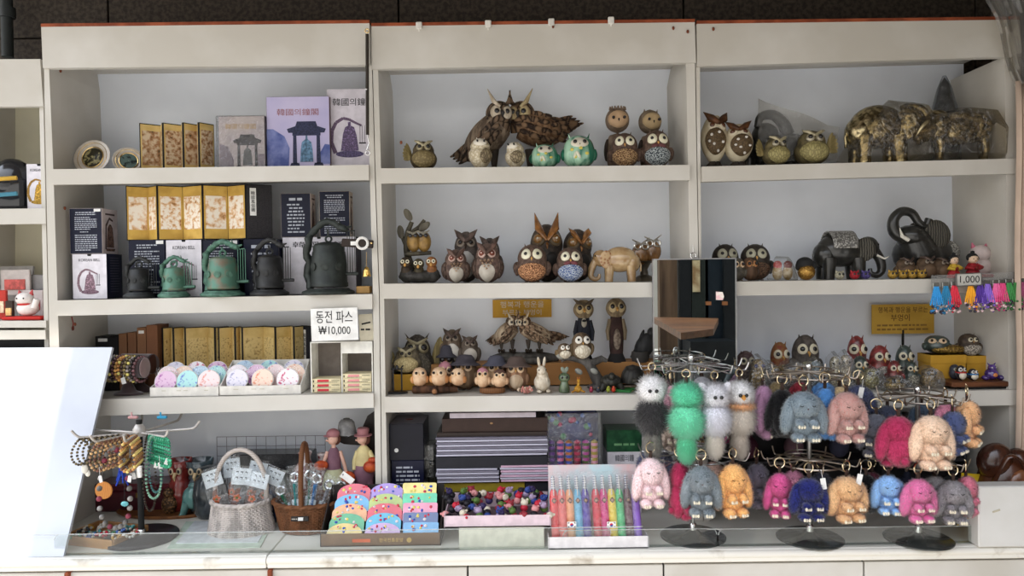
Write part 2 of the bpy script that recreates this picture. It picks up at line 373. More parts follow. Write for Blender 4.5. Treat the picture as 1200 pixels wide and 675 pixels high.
def unit(label, left, right, fascia, lips, marks=()):
    o = thing('shelf_unit', label, 'shelf unit', P(sum(p[0] for p in fascia)/4, 640, YB/2), group='white shelf units')
    o.location = (o.location.x, .16, ZK)
    inv = Matrix.Translation(-o.location)
    def fin(ob):
        ob.data.transform(inv)
        for ch in ob.children: ch.data.transform(inv)
    for pl in (left, right): m_ = MB(); m_.prism(poly(pl, 0), 0, YB); fin(m_.build('side_panel', WHITE, o))
    m_ = MB(); m_.prism(poly(fascia, 0), -.014, .012); fin(m_.build('fascia', WHITE, o))
    tl, tr = fascia[0], fascia[1]
    m_ = MB(); m_.prism(poly([(tl[0], tl[1]-3.6), (tr[0], tr[1]-3.6), (tr[0], tr[1]), (tl[0], tl[1])], 0), -.016, YB); fin(m_.build('top_board', REDEDGE, o))
    a, b = P(*fascia[3], 0), P(*fascia[2], 0)
    m_ = MB(); m_.prism([(a.x, a.z+.09), (b.x, b.z+.09), (b.x, b.z+.072), (a.x, a.z+.072)], .012, YB); fin(m_.build('inner_ceiling', WHITE, o))
    m_ = MB(); m_.prism([(a.x-.001, a.z+.10), (b.x+.001, b.z+.10), (b.x+.012, ZK+.0006), (a.x+.014, ZK+.0006)], YB, YB+.012); fin(m_.build('back_panel', WHITEC, o))
    for k, x0, x1 in lips: fin(board(k, x0, x1, o))
    return o, inv
U1, i1 = unit('tall white shelf unit holding bells, bell boxes and folding screens',
    [(50.5, 30), (57.5, 80), (62.5, 200), (69, 400), (76, 622), (63, 622), (58, 400)], [(431, 76), (433, 194), (437, 345), (438.5, 460), (441, 622), (447.5, 622), (446, 500), (444, 345), (439.5, 215), (434.5, 30)],
    [(51, 33), (433.8, 28.7), (434.5, 77.2), (53, 81)], [('A1', 63.5, 433), ('B1', 67, 437), ('C1', 72, 438.5)])
U2, i2 = unit('middle white shelf unit crowded with owl figurines',
    [(435.5, 32), (440.5, 215), (445, 345), (447, 500), (448.5, 622), (455, 622), (452, 480), (450, 340), (446.5, 200), (443, 82)], [(804, 75), (806.5, 200), (808.5, 330), (811, 461), (813, 622), (824, 622), (820, 400), (816.5, 200), (813.6, 27)],
    [(436, 32.3), (813, 27.5), (814.5, 74.5), (436.5, 82.2)], [('A2', 446.5, 807.2), ('B2', 449.5, 809), ('C2', 451.5, 812)])
U3, i3 = unit('shadowed white shelf unit holding metal animals and owls above the fur charm racks',
    [(815, 30), (817.5, 200), (820.8, 400), (825, 622), (832, 622), (825, 456), (822, 330), (821, 210), (820.3, 80)], [(1177, 66), (1179, 200), (1182, 456), (1185, 622), (1201, 622), (1199, 456), (1196, 68)],
    [(815.3, 29.5), (1192, 24.5), (1194, 67.5), (816, 79)], [('A3', 821.3, 1188.5), ('B3', 822.5, 1190), ('C3', 825, 1192)])
def local(m_, name, mat, o, inv, label=None):
    ob = m_.build(name, mat, o, label); ob.data.transform(inv); return ob
# small chips, nails and plastic hooks on the units
for x, y in ((572, 28), (716, 24), (646, 26), (491, 30)):
    m_ = MB(); p = P(x, y, -.02); m_.box((p.x, -.02, p.z), (.022, .012, .026), bev=.003); p = P(x, y+5, -.03); m_.tube([(p.x, -.02, p.z), (p.x, -.032, p.z-.006), (p.x, -.034, p.z+.004)], .0022, 6)
    local(m_, 'clip', mt((.75, .72, .66), rough=.4), U2, i2)
for o, inv, pts in ((U1, i1, ((71, 83), (78, 357), (76, 244), (88, 380))), (U2, i2, ((806, 37), (648, 31), (789, 33), (470, 167))), (U3, i3, ((836, 34), (1181, 173), (1183, 205), (1178, 80)))):
    m_ = MB()
    for x, y in pts:
        Y = .05 if (x < 90 or x > 1170) else -.018
        p = P(x, y, Y); m_.ell(p, (.005, .004, .007), seg=8, rings=6)
    local(m_, 'nail', mt(S(120, 66, 44), rough=.6), o, inv)
# red strings hanging in the left bays
for (x, y0, y1) in ((72, 219, 252), (84, 371, 386)):
    a = P(x, y0, .08); b = P(x+1.5, y1, .08); t = thing('red_string', 'short red string hanging in the ' + ('bay of bell boxes' if y0 < 300 else 'bay above the bracelet roll') + ' of the bell shelf unit', 'string', (b.x, .08, b.z))
    MB().tube([Vector((a.x-b.x, 0, a.z-b.z)), Vector((.002, 0, (a.z-b.z)*.5)), Vector((0, 0, .01))], .0018, 6).build('string', mt(S(140, 50, 44)), t)
    MB().ell((0, 0, .004), (.0045, .0045, .009)).build('bead', mt(S(110, 50, 40)), t)
# ------------------------------------------------------------------ far-left low cabinet
Y0 = .03
o = thing('low_cabinet', 'low white display cabinet beside the bell shelf unit', 'cabinet', (P(20, 600, .2).x, .2, ZK))
inv = Matrix.Translation(-o.location)
def fin(ob):
    ob.data.transform(inv)
    for ch in ob.children: ch.data.transform(inv)
m_ = MB(); m_.prism(poly([(-60, 74.5), (50, 74), (53.6, 125.5), (-60, 127)], Y0), Y0-.014, Y0+.01); fin(m_.build('fascia', WHITE, o))
m_ = MB(); m_.prism(poly([(-60, 74.5), (50, 74), (50, 70.5), (-60, 71)], Y0), Y0-.014, Y0+.34); fin(m_.build('top_board', WHITE, o))
m_ = MB(); m_.prism(poly([(-70, 100), (60, 100), (62, 622), (-70, 622)], .37), .37, .38); fin(m_.build('back_panel', mt(S(232, 226, 200), scale=3, rough=.5), o))
m_ = MB(); m_.prism(poly([(49.8, 74), (57, 400), (62, 622), (57, 622), (52, 400), (45, 74)], Y0), Y0, Y0+.34); fin(m_.build('side_panel', WHITE, o))
m_ = MB(); m_.prism(poly([(-60, 74), (-60, 622), (-54, 622), (-54, 74)], Y0), Y0, Y0+.34); fin(m_.build('side_panel', WHITE, o))
fin(board('L', -58, 56.5, o, Y0, .37)); fin(board('M', -58, 57, o, Y0, .37))
m_ = MB(); m_.prism(poly([(-58, 387), (57, 386.5), (57.5, 397), (-58, 398)], Y0), Y0-.02, Y0+.0); fin(m_.build('rail', WHITE, o))
m_ = MB(); m_.prism(poly([(-58, 400), (58, 399), (60, 470), (-58, 470)], Y0), Y0+.06, Y0+.07); fin(m_.build('dark_panel', mt((.02, .02, .022), rough=.3), o))
# ------------------------------------------------------------------ counter
cx0, cx1 = -2.35, 2.02; Yc = -.28
ct = thing('counter', 'long white counter under the shelves with worn moulded edge', 'counter', (0, 0, ZK-.58))
base = Vector(ct.location); inv = Matrix.Translation(-base)
seam = P(322, 630, -.2).x
topm = mt(S(228, 226, 218), S(214, 211, 202), scale=5, rough=.4, name='worn_white_top')
for a, b in ((cx0, seam-.0015), (seam+.0015, cx1)):
    m_ = MB(); m_.box(((a+b)/2, (Yc+.37)/2, ZK-.012), (b-a, .37-Yc, .024), bev=.003); fin(m_.build('worktop', topm, ct))
    m_ = MB(); m_.tube([(a, Yc-.002, ZK-.016), (b, Yc-.002, ZK-.016)], .013, 12); m_.box(((a+b)/2, Yc+.004, ZK-.03), (b-a, .026, .022), bev=.003)
    fin(m_.build('edge_moulding', mt(S(226, 222, 212), S(176, 166, 150), 'mottle', 9, .5, th=(.6, .72)), ct))
xs = [cx0]+[P(x, 668, Yc).x for x in (80, 317, 548, 778, 1013)]+[cx1]
for i in range(len(xs)-1):
    m_ = MB(); m_.box(((xs[i]+xs[i+1])/2, Yc+.012, ZK-.32), (xs[i+1]-xs[i]-.006, .02, .54), bev=.002); fin(m_.build('front_panel', WHITE, ct))
m_ = MB()
for x in (317, 80): p = P(x, 668, Yc).x; m_.box((p, Yc+.002, ZK-.32), (.014, .03, .55), bev=.002)
fin(m_.build('corner_strip', REDEDGE, ct))
m_ = MB(); m_.box((-.17, .03, ZK-.3), (4.3, .55, .5)); fin(m_.build('carcass', mt((.08, .075, .07)), ct))
# the low clear guard along the counter edge: three overlapping panels
acry = clear(tint=(.96, .98, .97), gloss=.035, rough=.03)
for i, (x0, x1, yt, lab) in enumerate(((64, 716, 622, 'long low clear acrylic guard in front of the baskets and the bead tray'), (660, 840, 620.5, 'short clear acrylic guard with a rounded corner in front of the coloured pen box'), (842, 1150, 618, 'clear acrylic guard in front of the fur charm stands'))):
    Y = Yc+.022+.004*(i % 2); a, b = P(x0, 640, Y), P(x1, 640, Y); h = P((x0+x1)/2, yt, Y).z-ZK
    t = thing('acrylic_guard', lab, 'guard', ((a.x+b.x)/2, Y, ZK), group='clear acrylic guards on the counter edge')
    w = (b.x-a.x)/2; r = .02
    arc = [(w-r+r*math.sin(q), h-r+r*math.cos(q)) for q in np.linspace(0, PI/2, 6)]
    arl = [(-w+r-r*math.sin(q), h-r+r*math.cos(q)) for q in np.linspace(PI/2, 0, 6)]
    MB().prism([(-w, 0)]+arl+arc+[(w, 0)], -.0015, .0015).build('panel', acry, t)
    MB().tube([(x, 0, z) for x, z in arl+arc], .0016, 5).build('polished_edge', mt((.75, .78, .77), rough=.2, alpha=.45), t)
    MB().box((0, .008, .003), (2*w, .018, .003)).build('foot_strip', acry, t)
# leaning white board
tl, tr, br, bl = P(-110, 408, -.02), P(131.5, 407, -.02), P(74, 650, -.268), P(-110, 655, -.268)
br.z = bl.z = ZK+.001
t = thing('leaning_board', 'blank white board with a slanted edge leaning on the counter in the sun', 'board', ((bl.x+br.x)/2, -.268, ZK))
n = (tr-bl).cross(tl-bl).normalized(); n = n if n.y > 0 else -n
v = [q-t.location for q in (tl, tr, br, bl)]; m_ = MB()
m_.add([tuple(q) for q in v]+[tuple(q+n*.012) for q in v], [(0, 3, 2, 1), (4, 5, 6, 7), (0, 1, 5, 4), (1, 2, 6, 5), (2, 3, 7, 6), (3, 0, 4, 7)], 0, False)
m_.build('panel', mt(S(206, 211, 222), scale=2, rough=.3), t)
# ------------------------------------------------------------------ black rod on the post, hasp
a, b = P(430.3, 40, -.03), P(430.6, 158, -.03)
t = thing('hanging_rod', 'thin dark rod hanging from a brass hook on the post beside the tall bell box', 'rod', (b.x, -.03, b.z)); v = a-b
MB().tube([(0, 0, .0), (v.x, 0, v.z)], .0062, 8).build('rod', mt((.035, .028, .022), rough=.5), t)
MB().ring((v.x, 0, v.z+.012), .007, .002, rot=rotm(PI/2), seg=14).build('hook', GOLD, t)
m_ = MB(); m_.ell((0, -.006, v.z*.45), .004); m_.tube([(0, 0, 0), (.006, 0, -.03), (-.004, 0, -.055)], .0018, 6); m_.ring((0, 0, -.065), .008, .0018, rot=rotm(PI/2), seg=12); m_.build('chain', CHROME, t)
p = P(423, 286, .03); t = thing('hasp_bar', 'dark wooden bar held to the post by a white clip above the gold trinket', 'bar', (p.x, -.03, p.z))
MB().box((0, 0, 0), (37*mpp(-.03), .012, .030), rot=rotm(ry=R(4)), bev=.003).build('bar', mt((.03, .02, .016), rough=.5), t)
m_ = MB(); m_.ring((.018, -.004, 0), .020, .0055, rot=rotm(PI/2), seg=16); m_.build('clip', mt((.82, .8, .76), rough=.3), t)
m_ = MB(); m_.ell((.052, -.008, 0), (.004, .003, .004)); m_.build('screw', GOLD, t)
MB().box((-.014, -.007, 0), (.02, .002, .014)).build('sticker', PAPER, t)
p = P(430, 324, .0); t = thing('gold_trinket', 'small gold bell trinket hanging below the wooden hasp', 'trinket', (p.x, -.005, p.z))
MB().lathe([(.001, .036), (.006, .034), (.012, .022), (.015, .006), (.017, 0)], seg=16).ell((.006, -.014, .016), (.007, .006, .012)).build('bell', mt(S(226, 186, 104), rough=.25, metal=.9), t)
MB().tube([(0, 0, .034), (.001, 0, .09)], .0012, 6).build('thread', mt(S(170, 140, 90)), t)
p = on(427, .06, 'B1'); t = thing('tan_box', 'small tan wooden block at the end of the bell box row', 'box', p); MB().box((0, 0, .014), (.05, .05, .027), bev=.002).build('block', mt(S(190, 150, 92)), t)
# ------------------------------------------------------------------ mirror with the stall opposite in it
p = P(813.5, 380, -.03); w = 97*mpp(-.03); z1 = P(813, 303.5, -.03).z; z0 = P(813, 520, -.03).z
t = thing('mirror', 'tall dark frameless mirror hanging on the post behind the fur charm rack', 'mirror', (p.x, -.036, z0)); h = z1-z0
mm = mt((.5, .52, .5), (.48, .5, .48), rough=.01, metal=1, name='mirror_silver')
MB().box((0, 0, h/2), (w, .006, h), bev=.0008, mf={'front': 1}).build('glass', [STEEL, mm], t)
m_ = MB(); m_.box((-w/2, -.001, h/2), (.004, .01, h)); m_.box((w/2, -.001, h/2), (.004, .01, h)); m_.box((0, -.001, h), (w+.004, .01, .004)); m_.build('rim', STEEL, t)
m_ = MB(); m_.ring((-.003, -.004, h+.012), .010, .0022, rot=rotm(PI/2)); m_.tube([(-.003, -.002, h+.022), (-.003, -.002, h+.05)], .002, 6); m_.build('hanger', CHROME, t)
s_ = P(843, 347.5, -.04)-t.location; m_ = MB(); m_.prism([(s_.x-.012, s_.z-.012), (s_.x+.012, s_.z-.013), (s_.x+.017, s_.z), (s_.x+.012, s_.z+.016), (s_.x-.012, s_.z+.018)], -.0048, -.0032); m_.build('sticker', mt(S(240, 190, 196), S(246, 236, 226), 'mottle', 60, .5), t)
# opposite stall (seen in the mirror)
wm = mt(S(112, 90, 70), S(70, 54, 42), 'streak', 9, .7, stretch=(1, 1, .1)); dk = mt((.012, .014, .016), rough=.6); gg = mt(S(42, 48, 44), rough=.7)
def opp(px, py, L=4.2):
    d = ray(px, py); k = (D-.04+L)/d.y; return d.x*k, d.z*k
m_ = MB(); Yo = -4.24
def slab(x0, x1, y0, y1, mi, Y=Yo, th=.1, L=4.2):
    a, b = opp(x0, y0, L), opp(x1, y1, L); m_.box(((a[0]+b[0])/2, Y-th/2, (a[1]+b[1])/2), (abs(b[0]-a[0]), th, abs(b[1]-a[1])), mi=mi)
st = thing('opposite_booth', 'dark wooden booth with a counter across the lane, seen in the mirror', 'booth', (opp(815, 400)[0], Yo, -1.5))
inv = Matrix.Translation(-Vector(st.location))
slab(772, 796, 250, 560, 0); fin(m_.build('wood_panel', wm, st)); m_ = MB()
slab(796, 812, 250, 560, 0, th=.5); fin(m_.build('dark_opening', dk, st)); m_ = MB()
slab(810, 832, 250, 560, 0); fin(m_.build('grey_panel', gg, st)); m_ = MB()
slab(826, 852, 250, 560, 0); fin(m_.build('door', mt(S(28, 38, 46), rough=.5), st)); m_ = MB()
slab(846, 900, 250, 560, 0, Y=Yo+.05); fin(m_.build('post', dk, st)); m_ = MB()
slab(811, 820, 305, 342, 0, Y=Yo+.02, th=.01); fin(m_.build('notice', mt(S(206, 190, 150), S(150, 120, 84), 'mottle', 9), st)); m_ = MB()
for x in (827, 846): slab(x-2.5, x+2.5, 353, 357, 0, Y=Yo+.12, th=.05)
fin(m_.build('bracket', mt(S(170, 110, 70)), st)); m_ = MB()
def opp_level(px, py, z):
    d = ray(px, py); k = z/d.z; return (d.x*k, -.08-(d.y*k-D))
zt = -.385; cn = [opp_level(798, 390, zt), opp_level(836, 385.5, zt), opp_level(842, 373, zt), opp_level(764, 371.5, zt)]; n_ = len(cn)
m_.add([(x, y, zt-.045) for x, y in cn]+[(x, y, zt) for x, y in cn], [(0, 1, 2, 3), (7, 6, 5, 4)]+[(i, (i+1) % 4, 4+(i+1) % 4, 4+i) for i in range(4)], 0, False); fin(m_.build('counter_top', mt(S(112, 74, 46), S(84, 54, 34), 'streak', 12, .4, stretch=(.15, 1, 1)), st)); m_ = MB()
slab(797, 850, 396, 560, 0, Y=Yo+.4, th=.3); fin(m_.build('counter_base', dk, st))
# translucent plastic sheet gathered in the top corner
pts = [(1150, -8), (1166, 20), (1172, 40), (1177, 66), (1182, 84), (1190, 100)]
m_ = MB(); g = []; nx = 18
for i, (x, y) in enumerate(pts):
    for j in range(nx+1):
        u = j/nx; X = x+(1240-x)*u; Yd = -.05-.04*math.sin(u*19+i*.9)-.02*math.sin(u*43); q = P(X, y-12*u, Yd); g.append((q.x, q.y, q.z))
q = P(1190, 100, -.05); t = thing('plastic_sheet', 'crumpled translucent plastic sheet gathered over the top corner of the shadowed shelf unit', 'plastic sheet', (q.x, q.y, q.z))
m_.add(np.array(g)-np.array(q), [(i*(nx+1)+j, i*(nx+1)+j+1, (i+1)*(nx+1)+j+1, (i+1)*(nx+1)+j) for i in range(len(pts)-1) for j in range(nx)])
m_.build('sheet', clear(tint=(.62, .58, .5), gloss=.08, rough=.25, haze=.18, wrinkle=.5, scale=12), t)
# folded white curtain at the far right edge
m_ = MB(); q = P(1199, 330, -.05); g = []
for i in range(9):
    for j in range(13): X = P(1192+i*5-(4 if j == 12 else 0), 100, -.06).x; g.append((X-q.x+.004*math.sin(j*.9), -.01*math.sin(i*2.1), (P(1199, 95, -.05).z-q.z)*(1-j/12)+(P(1199, 560, -.05).z-q.z)*(j/12)))
m_.add(g, [(i*13+j, i*13+j+1, (i+1)*13+j+1, (i+1)*13+j) for i in range(8) for j in range(12)])
t = thing('folded_curtain', 'beige folded curtain hanging at the end of the shadowed shelf unit', 'curtain', q); ob = m_.build('cloth', mt(S(200, 178, 160), scale=6, rough=.9), t)
md = ob.modifiers.new('thick', 'SOLIDIFY'); md.thickness = .003
# ================================================================== bell shelf unit: boxes, screens, bells
def text_rows(m_, x0, x1, z0, z1, rows, y=-.0006, rng=random.Random(3), centre=False, big=()):
    """rows of tiny printed marks"""
    dz = (z1-z0)/rows
    for i in range(rows):
        z = z1-dz*(i+.5); w = (x1-x0)*(1 if not centre else rng.uniform(.7, 1)); x = x0 if not centre else (x0+x1)/2-w/2; e_ = x+w-(rng.random() < .25)*w*.3
        hh = dz*(.36 if i not in big else .5)
        while x < e_:
            l = rng.uniform(.5, 1.6)*dz
            m_.add([(x, y, z-hh/1.6), (min(e_, x+l), y, z-hh/1.6), (min(e_, x+l), y, z+hh/1.6), (x, y, z+hh/1.6)], [(0, 1, 2, 3)], 0, False); x += l+dz*.28
    return m_
def bell_print(parent, cx, zc, s, arch=S(116, 92, 110), bell=S(128, 98, 112), base=S(120, 92, 112), y=-.0008, chain=True):
    """printed picture of a dragon-arched bell, s tall"""
    q = lambda pts: [(cx+a*s, zc+b*s) for a, b in pts]
    g = []
    for i in range(13):
        t = i/12; g.append((-.30+.02*math.sin(t*20)-.10*math.sin(PI*t), -.36+t*.62) if t < .7 else (-.33+(t-.7)*1.7, .13+.14*math.sin((t-.7)/.3*PI*.62)*2.0))
    m_ = MB(); w = .045
    pts = [(-.30, -.38), (-.39, -.15), (-.37, .1), (-.28, .27), (-.13, .36), (.0, .33), (.13, .26), (.26, .20)]
    for i in range(len(pts)-1):
        (a, b), (c, d) = pts[i], pts[i+1]; l = math.hypot(c-a, d-b); nx_, nz = -(d-b)/l*w*(1-.08*i), (c-a)/l*w*(1-.08*i)
        m_.prism(q([(a+nx_, b+nz), (a-nx_, b-nz), (c-nx_*.9, d-nz*.9), (c+nx_*.9, d+nz*.9)]), y, 0)
    m_.build('dragon_print', mt(arch, tuple(x*.5 for x in arch), 'mottle', 260, .5), parent)
    m_ = MB(); m_.prism(q([(-.03, .28), (.03, .28), (.03, .2), (.10, .17), (.15, .0), (.18, -.22), (.19, -.33), (-.19, -.33), (-.17, -.2), (-.14, .02), (-.09, .17), (-.03, .2)]), y-.0001, 0)
    m_.build('bell_print', mt(bell, tuple(x*.4 for x in bell), 'mottle', 120, .45, c3=tuple(min(1, x*1.5) for x in bell)), parent)
    m_ = MB(); m_.prism(q([(.30*math.cos(t), -.40+.075*math.sin(t)) for t in np.linspace(0, 2*PI, 18)[:-1]]), y+.0002, 0); m_.build('base_print', mt(base, tuple(x*.5 for x in base), 'mottle', 160, .5), parent)
    if chain:
        m_ = MB()
        for x in (.22, .27, .32): m_.prism(q([(x, .2), (x+.008, .2), (x+.008, -.16), (x, -.16)]), y, 0)
        m_.prism(q([(.20, -.155), (.35, -.155), (.35, -.185), (.20, -.185)]), y, 0); m_.build('striker_print', mt(S(60, 54, 60)), parent)
def pavilion_print(parent, cx, z0, w, h, c=S(52, 56, 84), bell=S(104, 140, 170), y=-.0008):
    q = lambda pts: [(cx+a*w, z0+b*h) for a, b in pts]
    m_ = MB()
    m_.prism(q([(-.24, 1), (.24, 1), (.28, .90), (.5, .84), (.46, .76), (-.46, .76), (-.5, .84), (-.28, .90)]), y, 0)
    for sx_ in (-1, 1):
        m_.prism(q([(sx_*.26, .76), (sx_*.34, .76), (sx_*.36, .1), (sx_*.25, .1)]), y, 0); m_.prism(q([(sx_*.20, .12), (sx_*.40, .12), (sx_*.46, 0), (sx_*.16, 0)]), y, 0)
    m_.prism(q([(-.36, .76), (.36, .76), (.36, .70), (-.36, .70)]), y-.0001, 0); m_.build('pavilion_print', mt(c, tuple(x*.45 for x in c), 'mottle', 240, .5), parent)
    m_ = MB(); m_.prism(q([(-.02, .7), (.02, .7), (.03, .62), (.12, .56), (.15, .40), (.17, .14), (-.17, .14), (-.15, .40), (-.12, .56), (-.03, .62)]), y, 0); m_.build('bell_print', mt(bell, tuple(x*.4 for x in bell), 'mottle', 90, .5), parent)
    m_ = MB(); m_.prism(q([(-.2, .05), (.2, .05), (.24, 0), (-.24, 0)]), y, 0); m_.build('step_print', mt(bell), parent)
def carton(label, x0, x1, ytop, Y, sk, depth, front, side, rz=0, z0=None, group='boxed bells', top=None, ybot=None, cat='box', name='gift_box'):
    b = on((x0+x1)/2, Y, sk)
    if z0 is not None: b.z = z0
    h = P((x0+x1)/2, ytop, Y).z-b.z; w = (x1-x0)*mpp(Y)
    t = thing(name, label, cat, b, rz, group)
    MB().box((0, depth/2, h/2), (w, depth, h), bev=.0012, mf={'front': 1, 'top': 2}).build('carton', [side, front, top or front], t)
    return t, w, h, depth
def side_pic(parent, w, h, d, fn):
    """a child holder on the +x side face"""
    return None
NAVYS = mt(S(19, 22, 46), rough=.35)
WINK = mt((.44, .46, .52), rough=.6); GREYS = mt(S(196, 184, 184), rough=.5)
def navy_text(label, x0, x1, yt, Y, sk, d, z0=None, centre=False, side=None, tag_=True, rz=0, head=True):
    t, w, h, d = carton(label, x0, x1, yt, Y, sk, d, NAVY, side or NAVYS, rz, z0)
    m_ = MB(); rr = random.Random(sum(map(ord, label)))
    if centre:
        text_rows(m_, -w*.28, w*.28, h*.80, h*.93, 1, rng=rr, centre=True); text_rows(m_, -w*.30, w*.30, h*.08, h*.78, 9, rng=rr, centre=True)
    else:
        text_rows(m_, -w*.32, w*.32, h*.84, h*.93, 2, rng=rr, centre=True); text_rows(m_, -w*.34, w*.34, h*.52, h*.82, 7, rng=rr); text_rows(m_, -w*.18, w*.18, h*.46, h*.50, 1, rng=rr); text_rows(m_, -w*.34, w*.34, h*.06, h*.43, 8, rng=rr)
    m_.build('printed_text', WINK, t)
    if tag_: MB().box((w*.36, -.0008, h*.955), (w*.2, .001, h*.06)).build('price_sticker', PAPER, t)
    return t, w, h, d
def side_print(t, w, h, d, kind):
    """small bell picture on the right-hand face"""
    m_ = MB(); x = w/2+.0005
    def q(pts, mi): m_.add([(x+.0003*mi, d*(.5+a), h*b) for a, b in pts], [tuple(range(len(pts)))], mi, False)
    q([(-.16, .58), (-.05, .66), (.05, .66), (.16, .58), (.22, .3), (.24, .14), (-.24, .14), (-.22, .3)], 0); q([(-.3, .12), (.3, .12), (.26, .06), (-.26, .06)], 0)
    q([(-.34, .1), (-.26, .1), (-.22, .6), (-.05, .76), (.18, .72), (.18, .76), (-.05, .82), (-.3, .64)], 1); q([(-.3, .86), (.3, .86), (.3, .9), (-.3, .9)], 1)
    m_.build('side_print', [mt(S(110, 84, 74), S(60, 44, 40), 'mottle', 90), mt(S(70, 54, 52))], t)
# --- bay A
LILAC = mt(S(186, 178, 206), S(166, 160, 196), 'mottle', 6, .4, th=(.35, .7)); HILL = mt(S(74, 86, 142), S(120, 128, 176), 'mottle', 18, .5)
t, w, h, d = carton('lilac gift box with a large bell pavilion picture on the top shelf', 313.5, 387, 113, .10, 'A1', .10, LILAC, mt(S(110, 92, 96)), top=LILAC)
m_ = MB(); m_.prism([(-w*.5, h*.02), (-w*.5, h*.56), (-w*.40, h*.56), (-w*.22, h*.46), (-w*.14, h*.3), (-w*.16, h*.02)], -.0005, 0); m_.build('hill_print', HILL, t); m_ = MB(); m_.prism([(w*.5, h*.08), (w*.5, h*.34), (w*.42, h*.35), (w*.32, h*.2), (w*.36, h*.08)], -.0005, 0); m_.build('hill_print', HILL, t)
pavilion_print(t, w*.13, h*.02, w*.62, h*.64); lettering('韓國의鐘閣', h*.10, mt(S(150, 96, 98)), t, (0, -.0006, h*.78), width=w*.66)
t, w, h, d = carton('small plastic-wrapped grey gift box with a bell pavilion picture beside the lilac box', 257, 311, 136, .09, 'A1', .09, mt(S(176, 164, 160), S(158, 148, 150), 'mottle', 8, .4), mt(S(84, 74, 84)))
m_ = MB(); m_.prism([(-w*.48, h*.02), (-w*.48, h*.5), (-w*.3, h*.44), (-w*.18, h*.2), (-w*.18, h*.02)], -.0005, 0); m_.build('hill_print', mt(S(120, 108, 116)), t); m_ = MB(); m_.prism([(w*.48, h*.06), (w*.48, h*.3), (w*.34, h*.3), (w*.3, h*.06)], -.0005, 0); m_.build('hill_print', mt(S(120, 108, 116)), t)
pavilion_print(t, w*.12, h*.0, w*.62, h*.66, S(52, 48, 50), S(96, 96, 94)); lettering('韓國의鐘閣', h*.11, mt(S(176, 142, 84)), t, (-w*.02, -.0006, h*.80), width=w*.66)
m_ = MB(); m_.box((-.002, d/2, h*.505), (w+.014, d+.012, h*1.012), bev=.004); m_.build('clear_wrap', clear(gloss=.06, rough=.1, wrinkle=.7), t)
t, w, h, d = carton('tall white gift box with a purple dragon bell picture beside the rod', 384.5, 436, 104, .12, 'A1', .10, mt(S(206, 200, 208)), mt(S(150, 140, 146)))
bell_print(t, -.0, h*.43, h*.58, S(112, 92, 116), S(100, 84, 116), S(92, 82, 118)); lettering('韓國의鐘', h*.10, INK, t, (0, -.0006, h*.83), width=w*.74)
# plates on little stands
for px, Y, rw, rz, ry, lab, cc in ((109, .12, 22, -4, 0, 'cream souvenir plate with a dark gilt centre, on a stand in the top corner', (S(40, 36, 22), S(150, 140, 96))), (151, .13, 17, 26, 0, 'smaller cream souvenir plate turned sideways with a blue-green centre', (S(92, 110, 104), S(40, 46, 44)))):
    b = on(px, Y, 'A1'); r = rw*mpp(Y); t = thing('souvenir_plate', lab, 'plate', b, R(rz), 'souvenir plates')
    rt = rotm(PI/2-R(14)); cz = r*.86; cc0 = (0, .0, cz)
    MB().lathe([(0.001, -.006), (r*.55, -.006), (r*.98, .003), (r, .006), (r*.97, .007), (r*.56, -.002), (.001, -.002)], cc0, 32, rot=rt, sy=.95).build('dish', mt(S(196, 186, 172), S(182, 170, 154), rough=.25, coat=.5), t)
    MB().lathe([(r*.56, -.0015), (r*.53, .0005), (.001, .0008)], cc0, 28, rot=rt, cap=False, sy=.95).build('centre_picture', mt(cc[0], cc[1], 'mottle', 55, .3, th=(.5, .6)), t)
    MB().ring(np.array(cc0)+rt@np.array((0, 0, .001)), r*.575, .0022, rot=rt, seg=28).ring(np.array(cc0)+rt@np.array((0, 0, .0045)), r*.8, .001, rot=rt, seg=28).build('gilt_line', GOLD, t)
    MB().tube([(-.02, -.02, .003), (-.02, .012, .003), (-.02, .026, r*.9)], .002, 6).tube([(.02, -.02, .003), (.02, .012, .003), (.02, .026, r*.9)], .002, 6).tube([(-.02, .02, r*.6), (.02, .02, r*.6)], .002, 6).build('wire_stand', BLACK, t)
